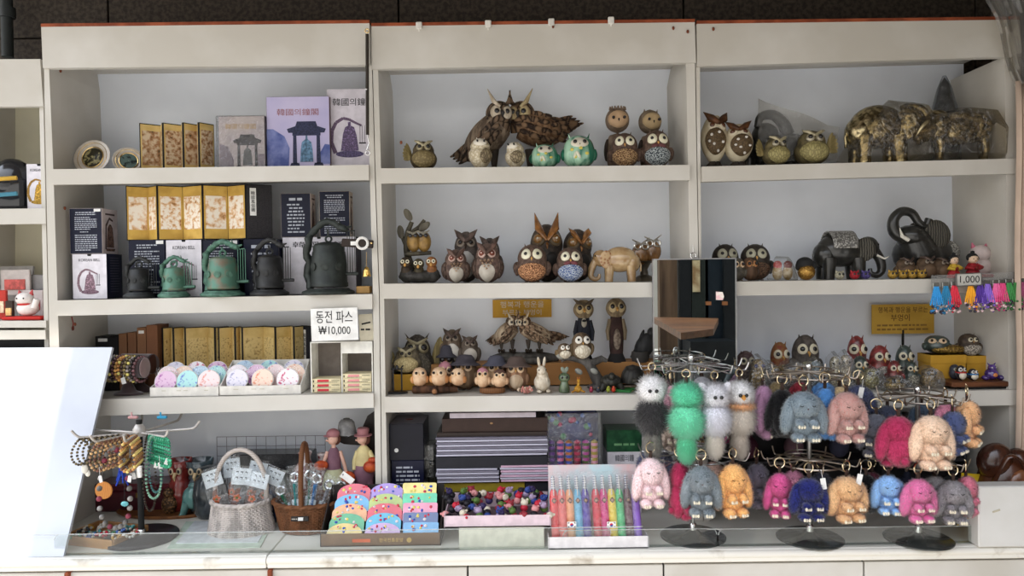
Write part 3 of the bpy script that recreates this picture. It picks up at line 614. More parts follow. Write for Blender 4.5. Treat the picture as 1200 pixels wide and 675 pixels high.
# folding screens
def screen(label, edges, Y, sk, ytop, dep, gold, pic, name='folding_screen', z0=None, frame_=BLACK, band=.30, group='folding screens', cover=None, H=None, zig0=0):
    """edges: photo columns of panel joints; the panels zigzag between Y and Y+dep"""
    xs_ = [P(x, 300, Y+(dep if (i+zig0) % 2 else 0)).x for i, x in enumerate(edges)]
    b = on((edges[0]+edges[-1])/2, Y, sk)
    if z0 is not None: b.z = z0
    H = H or P(edges[0], ytop, Y).z-b.z; t = thing(name, label, 'folding screen', b, 0, group)
    for i in range(len(xs_)-1):
        a = np.array((xs_[i]-b.x, dep*((i+zig0) % 2), 0)); c = np.array((xs_[i+1]-b.x, dep*((i+1+zig0) % 2), 0)); d_ = c-a; L_ = np.linalg.norm(d_); ang = math.atan2(d_[1], d_[0]); rt = rotm(rz=ang); mid = (a+c)/2
        last = cover is not None and i == len(xs_)-2
        m_ = MB(); m_.box(mid+np.array((0, 0, H/2)), (L_-.0008, .006, H), rot=rt, bev=.0008); p_ = m_.build('panel', frame_, t)
        if last:
            q = mid+rt@np.array((0, -.0036, H*.5)); MB().box(q, (L_*.94, .001, H*.96), rot=rt).build('cloth_cover', cover, p_)
            for k, ch in enumerate('韓國風俗十二屛'): pass
            MB().box(mid+rt@np.array((-L_*.24, -.0045, H*.68)), (L_*.24, .001, H*.50), rot=rt).build('title_slip', PAPER, p_)
            lettering('韓\n國\n風\n俗\n圖', H*.075, INK, p_, tuple(mid+rt@np.array((-L_*.24, -.0056, H*.68))), rz=ang)
            continue
        q = mid+rt@np.array((0, -.0034, H*.5)); MB().box(q, (L_-.006, .001, H-.008), rot=rt).build('gold_mount', gold, p_)
        q = mid+rt@np.array((0, -.0043, H*.5)); MB().box(q, ((L_-.006)*.86, .001, H*(1-2*band/1.5)), rot=rt).build('painting', pic[i % len(pic)], p_)
    return t
goldm = mt(S(206, 168, 84), S(188, 150, 70), 'plain', 20, .5); goldd = mt(S(218, 192, 128), S(196, 166, 100), 'plain', 14, .45)
pics = [mt(S(232, 222, 206), S(212, 172, 128), 'paint', 44+12*i, .7, c3=S(150, 104, 62), th=(.46, .72)) for i in range(4)]
screen('wide gold folding screen with pale landscapes and a black cover, on the bell boxes', [149, 176, 186, 216, 239, 268.5, 289.5, 320], .085, 'B1', 217.5, .045, goldm, pics, H=None, z0=P(230, 281, .09).z, cover=mt(S(52, 50, 52), S(40, 38, 40), 'plain', 300, .8, bump=.2), zig0=0)
picd = [mt(S(206, 186, 156), S(164, 122, 84), 'paint', 60+14*i, .7, c3=S(70, 60, 44), th=(.40, .74)) for i in range(4)]
screen('small standing folding screen with dim landscapes beside the souvenir plates', [166.5, 192.5, 194, 216.5, 217.5, 235, 235.8, 253.5], .10, 'A1', 144, .05, goldd, picd, band=.22)
ink = [mt(S(218, 194, 134), S(190, 162, 106), 'paint', 90+17*i, .55, c3=S(44, 36, 26), th=(.5, .74)) for i in range(5)]
screen('narrow gold folding screen with ink plants standing beside the brown boxes', [188, 199, 201, 213.5, 215, 242.5, 250, 266], .22, 'C1', 384, .05, goldd, ink, band=.28)
screen('long gold folding screen with ink figures and a dark blue cover, behind the wrapped fans', [254, 271, 273.5, 279.5, 282, 307.5, 321, 340, 342.5, 354, 364], .21, 'C1', 383.5, .05, goldd, ink[::-1], band=.28, cover=mt(S(28, 30, 38), rough=.7))
# --- bay B boxes
zb = shz('B1', on(100, .1, 'B1').x)
def W_box(label, x0, x1, yt, Y, d, z0=None, name_=True, cols=None, korean=False, side=None):
    t, w, h, d = carton(label, x0, x1, yt, Y, 'B1', d, CARDW, side or NAVYS, 0, z0)
    cols = cols or (S(150, 122, 132), S(146, 118, 130), S(140, 112, 126))
    bell_print(t, 0, h*.42, h*.66, *cols)
    if name_: lettering('KOREAN BELL', h*.085, mt(S(60, 60, 66)), t, (0, -.0006, h*.86), width=w*.62)
    if korean: lettering('韓國의鐘', h*.11, mt(S(58, 58, 62)), t, (0, -.0006, h*.86), width=w*.72)
    m_ = MB(); m_.prism([(-.008, h), (.008, h), (.006, h-.008), (-.006, h-.008)], -.0007, .002); m_.build('thumb_notch', INK, t)
    return t, w, h, d
t, w, h, d = W_box('white bell box at the bottom of the corner stack under a dark blue box', 85.5, 126, 297.5, .05, .11)
text_rows(MB(), 0, 0, 0, 0, 1)
m_ = MB(); rr = random.Random(5)
for i in range(14):
    z = h*(.9-.058*i); m_.add([(w/2+.0005, d*.2, z), (w/2+.0005, d*rr.uniform(.6, .85), z), (w/2+.0005, d*.8, z+.003), (w/2+.0005, d*.2, z+.003)], [(0, 1, 2, 3)], 0, False)
m_.build('side_text', mt(S(90, 90, 104)), t); ztop = t.location.z+h+.0005
t, w, h, d = navy_text('dark blue text-covered box on top of the corner stack with a white price sticker', 83.5, 121.5, 244, .05, 'B1', .11, ztop, side=GREYS); side_print(t, w, h, d, 0)
navy_text('dark blue text-covered box behind the small black bell', 152, 194.5, 281, .09, 'B1', .10)
W_box('white bell box behind the small green bell', 195.5, 237.5, 281, .085, .10)
navy_text('dark blue text-covered box behind the large green bell', 238.5, 281, 281, .09, 'B1', .10)
navy_text('dark blue box with spaced large text behind the middle black bell', 286.5, 327, 280, .085, 'B1', .10, centre=True)
tb, w, h, d = W_box('white bell box with a bronze bell picture behind the largest black bell', 332, 418, 277.5, .12, .10, name_=False, korean=True, cols=(S(70, 62, 66), S(170, 116, 76), S(150, 112, 72)), side=mt(S(76, 72, 78)))
zt = tb.location.z+h+.0005
t, w, h, d = navy_text('dark blue box with centred text standing on the bronze bell box', 331, 366, 226.5, .13, 'B1', .07, zt, centre=True, side=mt(S(186, 172, 164)), tag_=False); side_print(t, w, h, d, 0)
t, w, h, d = navy_text('dark blue text box standing on the bronze bell box beside the post', 376, 411.5, 224, .13, 'B1', .06, zt, side=mt(S(198, 184, 172)), tag_=False); side_print(t, w, h, d, 0)
# --- bells
def bell(label, px, ytop, wpx, Y, body, rust, pat=.35, ring_px=None, rz=0):
    b, H, Wd = size(px, ytop, wpx, Y, 'B1'); t = thing('bell_ornament', label, 'bell', b, rz, 'dragon bell ornaments')
    bm = mt(body, rust, 'mottle', 26, .5, bump=.25, metal=.35, th=(pat, pat+.22)); am = mt(body, tuple(x*.6 for x in body), 'mottle', 60, .55, bump=.3, metal=.3)
    r = Wd*.5
    MB().lathe([(r*.92, 0), (r, .006), (r*.97, .012), (r*.8, .018), (r*.78, .022), (r*.001, .022)], (0, 0, 0), 28, sy=.8).build('base', am, t)
    rb = r*.70; zb_ = .026; hb = H*.60; cx = r*.04
    MB().lathe([(rb*.90, 0), (rb*1.0, .004), (rb*1.0, hb*.10), (rb*.96, hb*.12), (rb*.95, hb*.5), (rb*.88, hb*.78), (rb*.84, hb*.80), (rb*.84, hb*.9), (rb*.74, hb*.96), (rb*.4, hb), (.001, hb*1.01)], (cx, 0, zb_), 28).build('bell', bm, t)
    m_ = MB()
    for k in range(3):
        a = -PI/2+(k-1)*.75; m_.lathe([(rb*.20, -.003), (rb*.22, .003), (rb*.16, .004), (.001, .003)], (cx+rb*.96*math.cos(a), rb*.96*math.sin(a), zb_+hb*.46), 12, rot=rotm(PI/2, 0, a+PI/2))
    m_.build('lotus_boss', am, t)
    # dragon arch from the base up over the bell
    pts = []; n_ = 22
    for i in range(n_):
        u = i/(n_-1)
        if u < .55: q = u/.55; pts.append((-r*.74-.06*r*math.sin(q*PI)+.05*r*math.sin(q*16), .012+.012*math.sin(q*5), .02+q*H*.70))
        else: q = (u-.55)/.45; pts.append((-r*.72+q*r*1.22, .012*(1-q), .02+H*.70+math.sin(q*PI*.82)*H*.20))
    MB().tube(pts, [r*.14*(1-.25*i/n_)*(1+.30*(i % 2)) for i in range(n_)], 8).build('dragon_body', am, t)
    hx, hz = pts[-1][0], pts[-1][2]; m_ = MB(); m_.ell((hx+r*.08, 0, hz), (r*.22, r*.15, r*.14), rot=rotm(ry=R(25))); m_.tube([(hx, 0, hz+r*.1), (hx-r*.22, -.01, hz+r*.3)], [r*.06, r*.01], 6); m_.tube([(hx, 0, hz+r*.1), (hx-r*.1, .01, hz+r*.34)], [r*.06, r*.01], 6); m_.tube([(hx+r*.2, 0, hz), (hx+r*.42, 0, hz+r*.08)], [r*.08, r*.03], 6); m_.build('dragon_head', am, t)
    m_ = MB(); m_.ring((cx, 0, zb_+hb+.012), .011, .004, rot=rotm(PI/2), seg=14); m_.tube([(cx, 0, zb_+hb+.02), (cx-.004, 0, min(H*.9, zb_+hb+.05))], .004, 6); m_.build('hanger', am, t)
    sx_ = r*.80; s_ = thing_part = None
    m_ = MB(); m_.tube([(hx+r*.3, 0, hz-.004), (sx_, -.004, hz-r*.12), (sx_+r*.25, -.004, hz-r*.1)], .0022, 6); st_ = m_.build('striker', am, t)
    m_ = MB()
    for k in range(4): m_.tube([(sx_-.004+k*.009, -.006, hz-r*.12), (sx_-.004+k*.009, -.006, H*.28)], .0014, 5)
    m_.build('chain', mt(tuple(x*1.2 for x in body), metal=.6, rough=.4), st_)
    m_ = MB(); m_.tube([(sx_-.012, -.006, H*.27), (sx_+.035, -.006, H*.27)], .006, 8); m_.build('log', am, st_)
    return t
DARKB = C(44, 46, 44, .5); VERD = S(84, 124, 106)
bell('small black dragon bell ornament at the dark end of the row', 163, 304, 36, .035, S(44, 46, 46), S(32, 32, 32))
bell('small verdigris green dragon bell with rusty patches', 204, 303, 37, .03, VERD, S(122, 96, 78), .5)
bell('large verdigris green dragon bell with rusty brown flank', 261, 283, 52, .03, VERD, S(128, 104, 86), .47)
bell('middle-sized black dragon bell in front of the spaced-text box', 316, 281, 46, .03, S(46, 46, 46), S(34, 34, 34))
bell('largest black dragon bell in front of the bronze bell box', 385, 257, 62, .025, S(50, 56, 52), S(38, 42, 40))
# --- bay C: boxes
for px0, px1, yt, lab, col in ((113, 131, 394, 'small black box with a white label in the dark corner', S(30, 28, 28)), (131, 140, 395, 'second small black box beside the first brown box', S(30, 28, 28)),
        (140.5, 150, 391, 'first and shortest narrow brown box beside the black boxes', S(134, 94, 66)), (151, 161, 389.5, 'second narrow brown box in the row of four', S(128, 88, 62)), (162, 172.5, 384, 'third narrow brown box with a pale label on top', S(136, 96, 68)), (173, 186, 381, 'tallest narrow brown box next to the ink plant screen', S(128, 86, 60))):
    t, w, h, d = carton(lab, px0, px1, yt, .19, 'C1', .10, mt(col, tuple(x*.85 for x in col), 'plain', 12, .7), mt(tuple(x*.8 for x in col), rough=.7), group='narrow boxes beside the bracelet roll', name='narrow_box')
    if 'label' in lab: MB().box((0, -.0008, h*.93), (w*.6, .001, .012)).build('label', PAPER, t)
# bracelet roll
b = on(152, .07, 'C1'); t = thing('bracelet_roll', 'dark velvet roll display on a flared foot holding beaded bracelets', 'display', b)
vel = mt(S(70, 54, 56), rough=.9, sheen=.6); rr_ = 12*mpp(.07); zc = 32*mpp(.07)
MB().tube([(-.10, .02, zc), (.062, -.01, zc)], rr_, 22).build('roll', vel, t); MB().ell((.066, -.012, zc), (.008, rr_, rr_), seg=20).build('end_cap', mt(S(130, 106, 104), rough=.8, sheen=.5), t)
MB().lathe([(.055, 0), (.055, .006), (.03, .014), (.018, .04), (.018, zc)], (-.01, .01, 0), 20, sy=.6).build('foot', vel, t)
t2 = thing('bracelet_roll', 'second dark roll display with a brown end behind the bracelets', 'display', on(172, .14, 'C1')); MB().tube([(-.10, .02, zc*1.05), (.03, -.01, zc*1.05)], rr_, 22).build('roll', vel, t2); MB().ell((.032, -.01, zc*1.05), (.004, rr_*.95, rr_*.95), seg=20).build('end_cap', mt(S(70, 40, 34), rough=.7), t2); MB().lathe([(.05, 0), (.05, .006), (.018, .03), (.018, zc)], (-.03, .01, 0), 20, sy=.6).build('foot', vel, t2)
bcols = [('dark brown', C(70, 54, 46)), ('honey', C(170, 128, 70)), ('black and gold', C(44, 38, 36)), ('olive', C(112, 98, 62)), ('amber', C(160, 112, 62)), ('plum', C(84, 56, 58)), ('grey', C(120, 110, 104))]
for k in range(12):
    nm, cc = bcols[(k*3) % 7]; x = -.085+k*.0125; cy_ = .017-.185*(x+.1); th_ = 2*PI*np.arange(20)/20; bt = thing('bead_bracelet', f'{nm} bead bracelet on the velvet roll, ' + ('nearest the rounded end' if k == 11 else f'number {k+1} from the wall end'), 'bracelet', b+Vector((x, cy_, zc)), R(-10), 'bracelets on the velvet roll')
    zz = -.006 if k % 2 else -.003; MB().beads([(0, (rr_+.007)*math.cos(a), zz+(rr_+.007)*math.sin(a)) for a in th_], .0062, cyc=[0, 0, 1] if k % 3 == 0 else [0]).build('beads', [mt(cc, tuple(x_*.5 for x_ in cc), 'mottle', 50, .25), mt(C(190, 160, 90), rough=.3)], bt)
m_ = MB(); t = thing('price_tag', 'small white price tag hanging from the bracelets on the velvet roll', 'tag', b+Vector((.004, -rr_-.012, zc-.055))); MB().box((0, 0, .012), (.016, .001, .024), rot=rotm(ry=R(-14))).build('card', PAPER, t); MB().tube([(0, 0, .024), (-.002, .006, .045)], .0007, 5).build('string', PAPER, t)
# trays of wrapped round fans
for (x0, x1, yf, lab, n_, seed) in ((176, 256.5, 462, 'open white card tray of wrapped round fans nearer the bracelet roll', 'first', 1), (258, 352.5, 461, 'open white card tray of wrapped round fans with a tall sloping end', 'second', 2)):
    Y = .01; b = on((x0+x1)/2, Y, 'C1'); w = (x1-x0)*mpp(Y); d = .14; hf = 10.5*mpp(Y); hb = 36*mpp(Y) if seed == 2 else 22*mpp(Y)
    t = thing('card_tray', lab, 'tray', b, R(1.5 if seed == 2 else 0), 'card trays of fans'); m_ = MB(); wc = mt(S(226, 222, 214), rough=.6)
    m_.box((0, d/2, .0015), (w, d, .003)); t_ = m_.build('bottom', wc, t); MB().box((0, 0, hf/2), (w, .003, hf)).build('front_panel', wc, t); MB().box((0, d, hb*.5), (w, .003, hb)).build('back_panel', wc, t)
    for sx_ in (-1, 1):
        m_ = MB(); k = len(m_.v); x = sx_*(w/2-.0015)
        m_.add([(x-.0015, 0, 0), (x-.0015, d, 0), (x-.0015, d, hb), (x-.0015, 0, hf), (x+.0015, 0, 0), (x+.0015, d, 0), (x+.0015, d, hb), (x+.0015, 0, hf)], [(0, 3, 2, 1), (4, 5, 6, 7), (0, 1, 5, 4), (1, 2, 6, 5), (2, 3, 7, 6), (3, 0, 4, 7)], 0, False); m_.build('side_panel', wc, t)
    m_ = MB()
    for x in (-.3, -.08, .02, .32): m_.box((x*w, -.002, hf*.62), (w*.06, .0006, .002))
    m_.build('faint_print', mt(S(190, 184, 160)), t)
    fc = [('pink and purple', S(222, 190, 214), S(176, 110, 170)), ('mint and blue', S(178, 222, 220), S(110, 130, 200)), ('pale pink', S(240, 222, 222), S(226, 160, 150)), ('white and lilac', S(228, 224, 236), S(160, 160, 190)), ('peach flower', S(240, 214, 196), S(232, 150, 120)), ('white heart', S(240, 232, 236), S(196, 70, 110)), ('sky blue', S(190, 214, 232), S(120, 150, 190))]
    rows = [(0.026, 3), (.066, 4), (.104, 3)]; kk = 0
    for ri, (yy, nn_) in enumerate(rows):
        for j in range(nn_):
            nm, c1_, c2_ = fc[(kk*2+seed*3) % 7] if ri else (fc[:3] if seed == 1 else (fc[3], fc[4], fc[5]))[j]; kk += 1
            x = (j-(nn_-1)/2)*w/(nn_+.15); r = 13*mpp(Y); zc = r+.006+ri*.012
            row_ = ('front row', 'middle row', 'back row')[ri]; ends = ('nearest the wall', 'middle one', 'nearest the post') if nn_ == 3 else ('first from wall', 'second from wall', 'third from wall', 'fourth from wall')
            f_ = thing('round_fan', f'{nm} wrapped fan, {n_} tray, {row_}, {ends[j]}', 'fan', b+Vector((x, yy, .004)), R(random.uniform(-5, 5)), 'wrapped round fans')
            rt = rotm(PI/2-R(16)); MB().lathe([(.001, -.003), (r*.97, -.003), (r, 0), (r*.97, .003), (.001, .003)], (0, 0, zc), 28, rot=rt).build('disc', mt(c1_, c2_, 'paint', 60+kk*3, .4, th=(.56, .64)), f_)
            MB().ring((0, 0, zc), r*1.0, .0016, rot=rt, seg=28).build('rim', PAPER, f_)
            rg = np.random.default_rng(kk+seed*50); g = []; nx_ = 7
            for a in range(nx_):
                for c_ in range(nx_): u, v_ = a/(nx_-1)-.5, c_/(nx_-1); g.append((u*2.2*r, -.008+v_*2.3*r*.28+rg.uniform(-.003, .003), v_*2.3*r))
            MB().add(g, [(a*nx_+c_, (a+1)*nx_+c_, (a+1)*nx_+c_+1, a*nx_+c_+1) for a in range(nx_-1) for c_ in range(nx_-1)]).build('clear_wrap', clear(gloss=.05, rough=.08, wrinkle=.8, scale=60), f_)
# price card stand and stacked plaster boxes
Y = .02; wc = mt(S(232, 230, 222), rough=.6)
b = on(401, Y, 'C1'); w = 73*mpp(Y); t = thing('card_rack', 'white card rack with two open pigeonholes beside the post', 'rack', b)
zt = P(400, 401, Y).z-b.z; zl = P(400, 411, Y).z-b.z
for x in (-.5, -.0, .5): MB().box((x*(w-.004), .05, zt/2), (.004, .10, zt)).build('side_panel', wc, t)
MB().box((0, .05, zt), (w, .10, .004)).build('top', wc, t); MB().box((0, .1, zt/2), (w, .003, zt)).build('back', mt(S(120, 112, 106), rough=.8), t); MB().box((w*.25, .0, (zt+zl)/2-.004), (w*.5, .003, zt-zl+.012)).build('front_flap', wc, t)
for s_, (n, x, c1_, lab) in enumerate(((3, -.25, S(200, 60, 70), 'cream plaster box with a red stripe'), (4, .25, S(222, 150, 150), 'cream plaster box with a pink stripe'))):
    for k in range(n):
        pos = ('at the bottom', 'second from the bottom', 'third from the bottom', 'on the top')[k if k < n-1 else 3]
        q = thing('plaster_box', f'{lab}, {pos} of its pigeonhole stack', 'box', b+Vector((x*(w-.004), -.004, k*.0173)), group='plaster boxes in the card rack')
        ww = w*.455; MB().box((0, .042, .0085), (ww, .08, .0165), bev=.001).build('carton', mt(S(226, 214, 176), rough=.5), q); MB().box((-ww*.12, -.0018+.004-.0008, .010), (ww*.4, .001, .008)).build('colour_stripe', mt(c1_), q)
        m_ = MB(); text_rows(m_, -ww*.34, ww*.38, .002, .0065, 1, y=.0012, rng=random.Random(k)); text_rows(m_, ww*.18, ww*.46, .008, .014, 2, y=.0012, rng=random.Random(k+9)); m_.box((-ww*.46, .0018, .008), (.004, .0005, .009)); m_.build('printed_text', INK, q)
p = P(392, 380.5, -.03); t = thing('price_sign', 'white handwritten price sign taped below the bell bay', 'sign', (p.x, -.03, P(392, 399, -.03).z)); w = 55*mpp(-.03); h = 38*mpp(-.03)
MB().box((0, 0, h/2), (w, .0016, h), rot=rotm(ry=R(-1.2))).build('card', PAPER, t)
lettering('동전 파스', h*.42, INK, t, (0, -.0016, h*.70), width=w*.78); lettering('₩10,000', h*.34, INK, t, (0, -.0016, h*.30), width=w*.68)
MB().box((-w*.2, -.0012, h*.30), (.0012, .0004, .0012)).build('dot', INK, t)
p = on(429, .0, 'C1'); z = P(429, 396, .03).z; t = thing('price_sign', 'small tilted cream card standing on the card rack beside the post', 'sign', (P(429, 380, .03).x, .03, b.z+zt+.003))
MB().box((0, 0, .05), (.052, .0016, .10), rot=rotm(ry=R(-3))).build('card', mt(S(214, 206, 184), rough=.7), t); m_ = MB(); m_.box((.0, -.0014, .066), (.034, .0006, .006), rot=rotm(ry=R(-12))); text_rows(m_, -.02, .02, .035, .05, 1, y=-.0014); m_.build('handwriting', INK, t)
# ================================================================== owl figurines
class Body:
    """an upright round body with a profile, that patches can follow"""
    def __init__(s, H, W, f, sy=.9): s.H, s.W, s.f, s.sy = H, W, f, sy
    def r(s, t): return max(.0001, s.W/2*s.f(min(.999, max(.001, t))))
    def p(s, a, t, off=0):
        r = s.r(t); dt = .02; dr = (s.r(t+dt)-s.r(t-dt))/(2*dt*s.H); n = np.array((math.sin(a), -math.cos(a)/s.sy, -dr)); n /= np.linalg.norm(n)
        return np.array((r*math.sin(a), -r*math.cos(a)*s.sy, s.H*t))+n*off, n
    def mesh(s, m_, mi=0, seg=28, rings=20):
        return m_.lathe([(s.r(i/rings), s.H*i/rings) for i in range(rings+1)], (0, 0, 0), seg, sy=s.sy, mi=mi)
    def patch(s, m_, a0, t0, ra, rt, h, mi=0, nr=5, nph=18, pw=2.0, tilt=0):
        """a low swelling on the surface, elliptical, ra radians by rt of the height"""
        v = [s.p(a0, t0, h)[0]]; f = []
        for i in range(1, nr+1):
            q = i/nr
            for j in range(nph):
                ph = 2*PI*j/nph; u = q*math.cos(ph); w = q*math.sin(ph); off = h*max(0, 1-q**pw)**.5 if q < 1 else -h*.6
                ua = u*math.cos(tilt)-w*math.sin(tilt)*(rt*s.H)/(ra*s.W*.5); wt = w*math.cos(tilt)+u*math.sin(tilt)*(ra*s.W*.5)/(rt*s.H)
                v.append(s.p(a0+ra*ua, t0+rt*wt, off)[0])
        for j in range(nph):
            j2 = (j+1) % nph; f.append((0, 1+j, 1+j2))
            for i in range(nr-1): f.append((1+i*nph+j, 1+(i+1)*nph+j, 1+(i+1)*nph+j2, 1+i*nph+j2))
        return m_.add(v, f, mi)
def P_(hw=.88, neck=.06, nz=.56, p=2.5, q=.46, low=1.0):
    """full-bodied profile: a wide head dome over a round belly"""
    def f(t):
        u = max(0, min(1, (t-.38)/.3)); w = 1+(hw-1)*u*u*(3-2*u)
        return max(.02, (1-abs(2*t-1)**p))**q*w*(1-neck*math.exp(-((t-nz)/.06)**2))
    return f
def egg(neck=0, nz=.6, low=.8, flat=.55): return lambda t: (math.sin(PI*t**low)**flat)*(1-neck*math.exp(-((t-nz)/.09)**2))
def eyes(B, t, mats, te=.70, ae=None, er=.13, h=.004, pup=.42, beak=None, bk=.07, lid=None, yaw=0, glint=True, names=('eye', 'pupil')):
    H = B.H; r = B.r(te); ra = er*H/r*1.0; ae = ae if ae is not None else ra*1.04
    for s_ in (-1, 1):
        m_ = MB(); B.patch(m_, yaw+s_*ae, te, ra, er, h); e_ = m_.build('eye', mats[0], t)
        if len(mats) > 2: m_ = MB(); B.patch(m_, yaw+s_*ae*.97, te, ra*.66, er*.66, h*1.5); m_.build('iris', mats[2], e_)
        c, n = B.p(yaw+s_*ae*.92, te, h*1.15); x, y, d_ = frame(n); MB().ell(c, (er*H*pup, er*H*pup, h*.9), rot=np.stack((x, y, d_), 1), seg=12, rings=8).build('pupil', mats[1], e_)
    if beak is not None:
        c, n = B.p(yaw, te-er*.75, 0); MB().tube([c-n*.004+np.array((0, 0, bk*H*.5)), c+n*bk*H*.55, c+n*bk*H*.5-np.array((0, 0, bk*H*1.0))], [bk*H*.45, bk*H*.42, bk*H*.06], 8).build('beak', beak, t)
def ears(B, t, mat, L=.16, t0=.88, a=.75, wd=.10, out=.35, sy=.5, name='ear_tuft', curve=0):
    H = B.H
    for s_ in (-1, 1):
        r = B.r(t0)*.80; b0 = np.array((s_*r*math.sin(a), -r*math.cos(a)*.35, H*t0-.01*H)); tip = b0+np.array((s_*out*L*H, -.02*H, L*H)); mid = (b0+tip)/2+np.array((s_*curve*L*H, 0, -.03*H))
        MB().tube([b0, mid, tip], [wd*H, wd*H*.62, wd*H*.05], 10, flat=sy).build(name, mat, t)
def wings(B, t, mat, t0=.40, rt=.26, ra=.5, a=1.45, h=.008, tilt=.15):
    for s_ in (-1, 1): m_ = MB(); B.patch(m_, s_*a, t0, ra, rt, h, tilt=s_*tilt); m_.build('wing', mat, t)
def feet(B, t, mat, a=.35, L=.05):
    H = B.H
    for s_ in (-1, 1):
        m_ = MB(); x = s_*B.W*.18; y = -B.r(.05)*B.sy-.0
        for k in (-1, 0, 1): m_.ell((x+k*L*H*.55, y*.92, L*H*.35), (L*H*.32, L*H*.6, L*H*.35), seg=8, rings=6)
        m_.build('foot', mat, t)
def raised_wings(B, t, mat, sides=(1,), t0=.52, L=.5, wd=.2):
    for s_ in sides:
        c, n = B.p(s_*1.5, t0, -.005*1); m_ = MB(); H = B.H
        for k in range(6):
            a = -.35+k*.27; tip = c+np.array((s_*math.cos(a)*L*H*.62, .004*k, math.sin(a)*L*H+.12*H)); mid = c*.45+tip*.55
            m_.ell(mid, (.07*H, .026*H, np.linalg.norm(tip-c)*.56), rot=rotm(ry=math.atan2(tip[0]-c[0], tip[2]-c[2])), seg=10, rings=8)
        m_.build('raised_wing', mat, t)
EYEW = mt(S(226, 220, 196), S(210, 204, 176), rough=.4); PUP = mt((.012, .01, .01), rough=.08); BEAKY = mt(S(198, 150, 84), rough=.4); BEAKD = mt(S(60, 46, 36), rough=.4)
BRN = mt(S(104, 84, 72), S(76, 60, 52), 'mottle', 90, .6, bump=.15); DKB = mt(S(56, 48, 42), S(36, 31, 28), 'mottle', 80, .6, bump=.15)
def bead(c1, c2, scale=260): return mt(c1, c2, 'speckle', scale, .35, bump=.9, th=(.45, .62))
def owl0(label, px, ytop, pw, Y, sk, rz=0, name='owl_figurine', group='owl figurines', base=None, cat='figurine'):
    b, H, Wd = size(px, ytop, pw, Y, sk)
    if base is not None: H = H+b.z-base; b.z = base
    return thing(name, label, cat, b, R(rz), group), H, Wd
def bead_owl(label, px, ytop, pw, Y, sk, head, belly, rz=0, bow=None, eye=EYEW, er=.155, base=None):
    t, H, Wd = owl0(label, px, ytop, pw, Y, sk, rz, base=base); hb = H*.93
    B = Body(hb, Wd, P_(.92, .07, .55), .88); m_ = MB(); B.mesh(m_); m_.build('body', head, t)
    m_ = MB(); B.patch(m_, 0, .27, 1.15, .26, .010, nr=7, nph=26); m_.build('beaded_belly', belly, t)
    eyes(B, t, (eye, PUP), .74, None, er, .005, .3 if er > .13 else .42, BEAKY, .06); ears(B, t, head, .13, .9, .75, .07)
    wings(B, t, head, .36, .2, .38, 1.55, .012); feet(B, t, mt(S(90, 70, 60)), L=.05)
    if bow:
        for s_ in (-1, 1): c, n = B.p(s_*.22, .535, .006); MB().ell(c, (.10*H, .03*H, .05*H), rot=rotm(ry=s_*.25), seg=10, rings=8).build('bow_loop', bow, t)
    return t
# --- top bay of the middle unit
TAN = mt(S(146, 130, 92), S(116, 102, 70), 'speckle', 120, .6, bump=.4)
def scaled_owl(label, px, ytop, pw, Y, sk, body, dark, rz=0, wing=(1,), base=None, goggle=None):
    t, H, Wd = owl0(label, px, ytop, pw, Y, sk, rz, base=base); hb = H*.92; B = Body(hb, Wd*(.86 if len(wing) else 1), P_(.82, .05, .62), .9); m_ = MB(); B.mesh(m_); m_.build('body', dark, t)
    m_ = MB(); B.patch(m_, 0, .36, 1.1, .33, .008, nr=6, nph=24); m_.build('scaled_belly', body, t)
    eyes(B, t, (goggle or mt(S(150, 140, 110), metal=.4, rough=.4), PUP), .76, None, .13, .007, .5, mt(S(70, 60, 44)), .07); ears(B, t, dark, .15, .9, .8, .06, out=.9)
    m_ = MB(); c, n = B.p(0, .88, .004)
    for s_ in (-1, 1): m_.tube([c+np.array((0, -.004, -.01)), B.p(s_*.45, .86, .012)[0], B.p(s_*1.0, .90, .014)[0]], [.006, .007, .003], 6)
    m_.build('brow', mt(S(170, 160, 130), metal=.3, rough=.4), t)
    raised_wings(B, t, mt(S(190, 172, 118), S(120, 106, 66), 'streak', 40, .5), wing, .42, .42); return t
scaled_owl('small tan owl with a fanned wing alone near the end of the top owl shelf', 496.5, 163, 37, .07, 'A2', TAN, mt(S(90, 78, 56), S(60, 52, 40), 'mottle', 60), 8, (-1,))
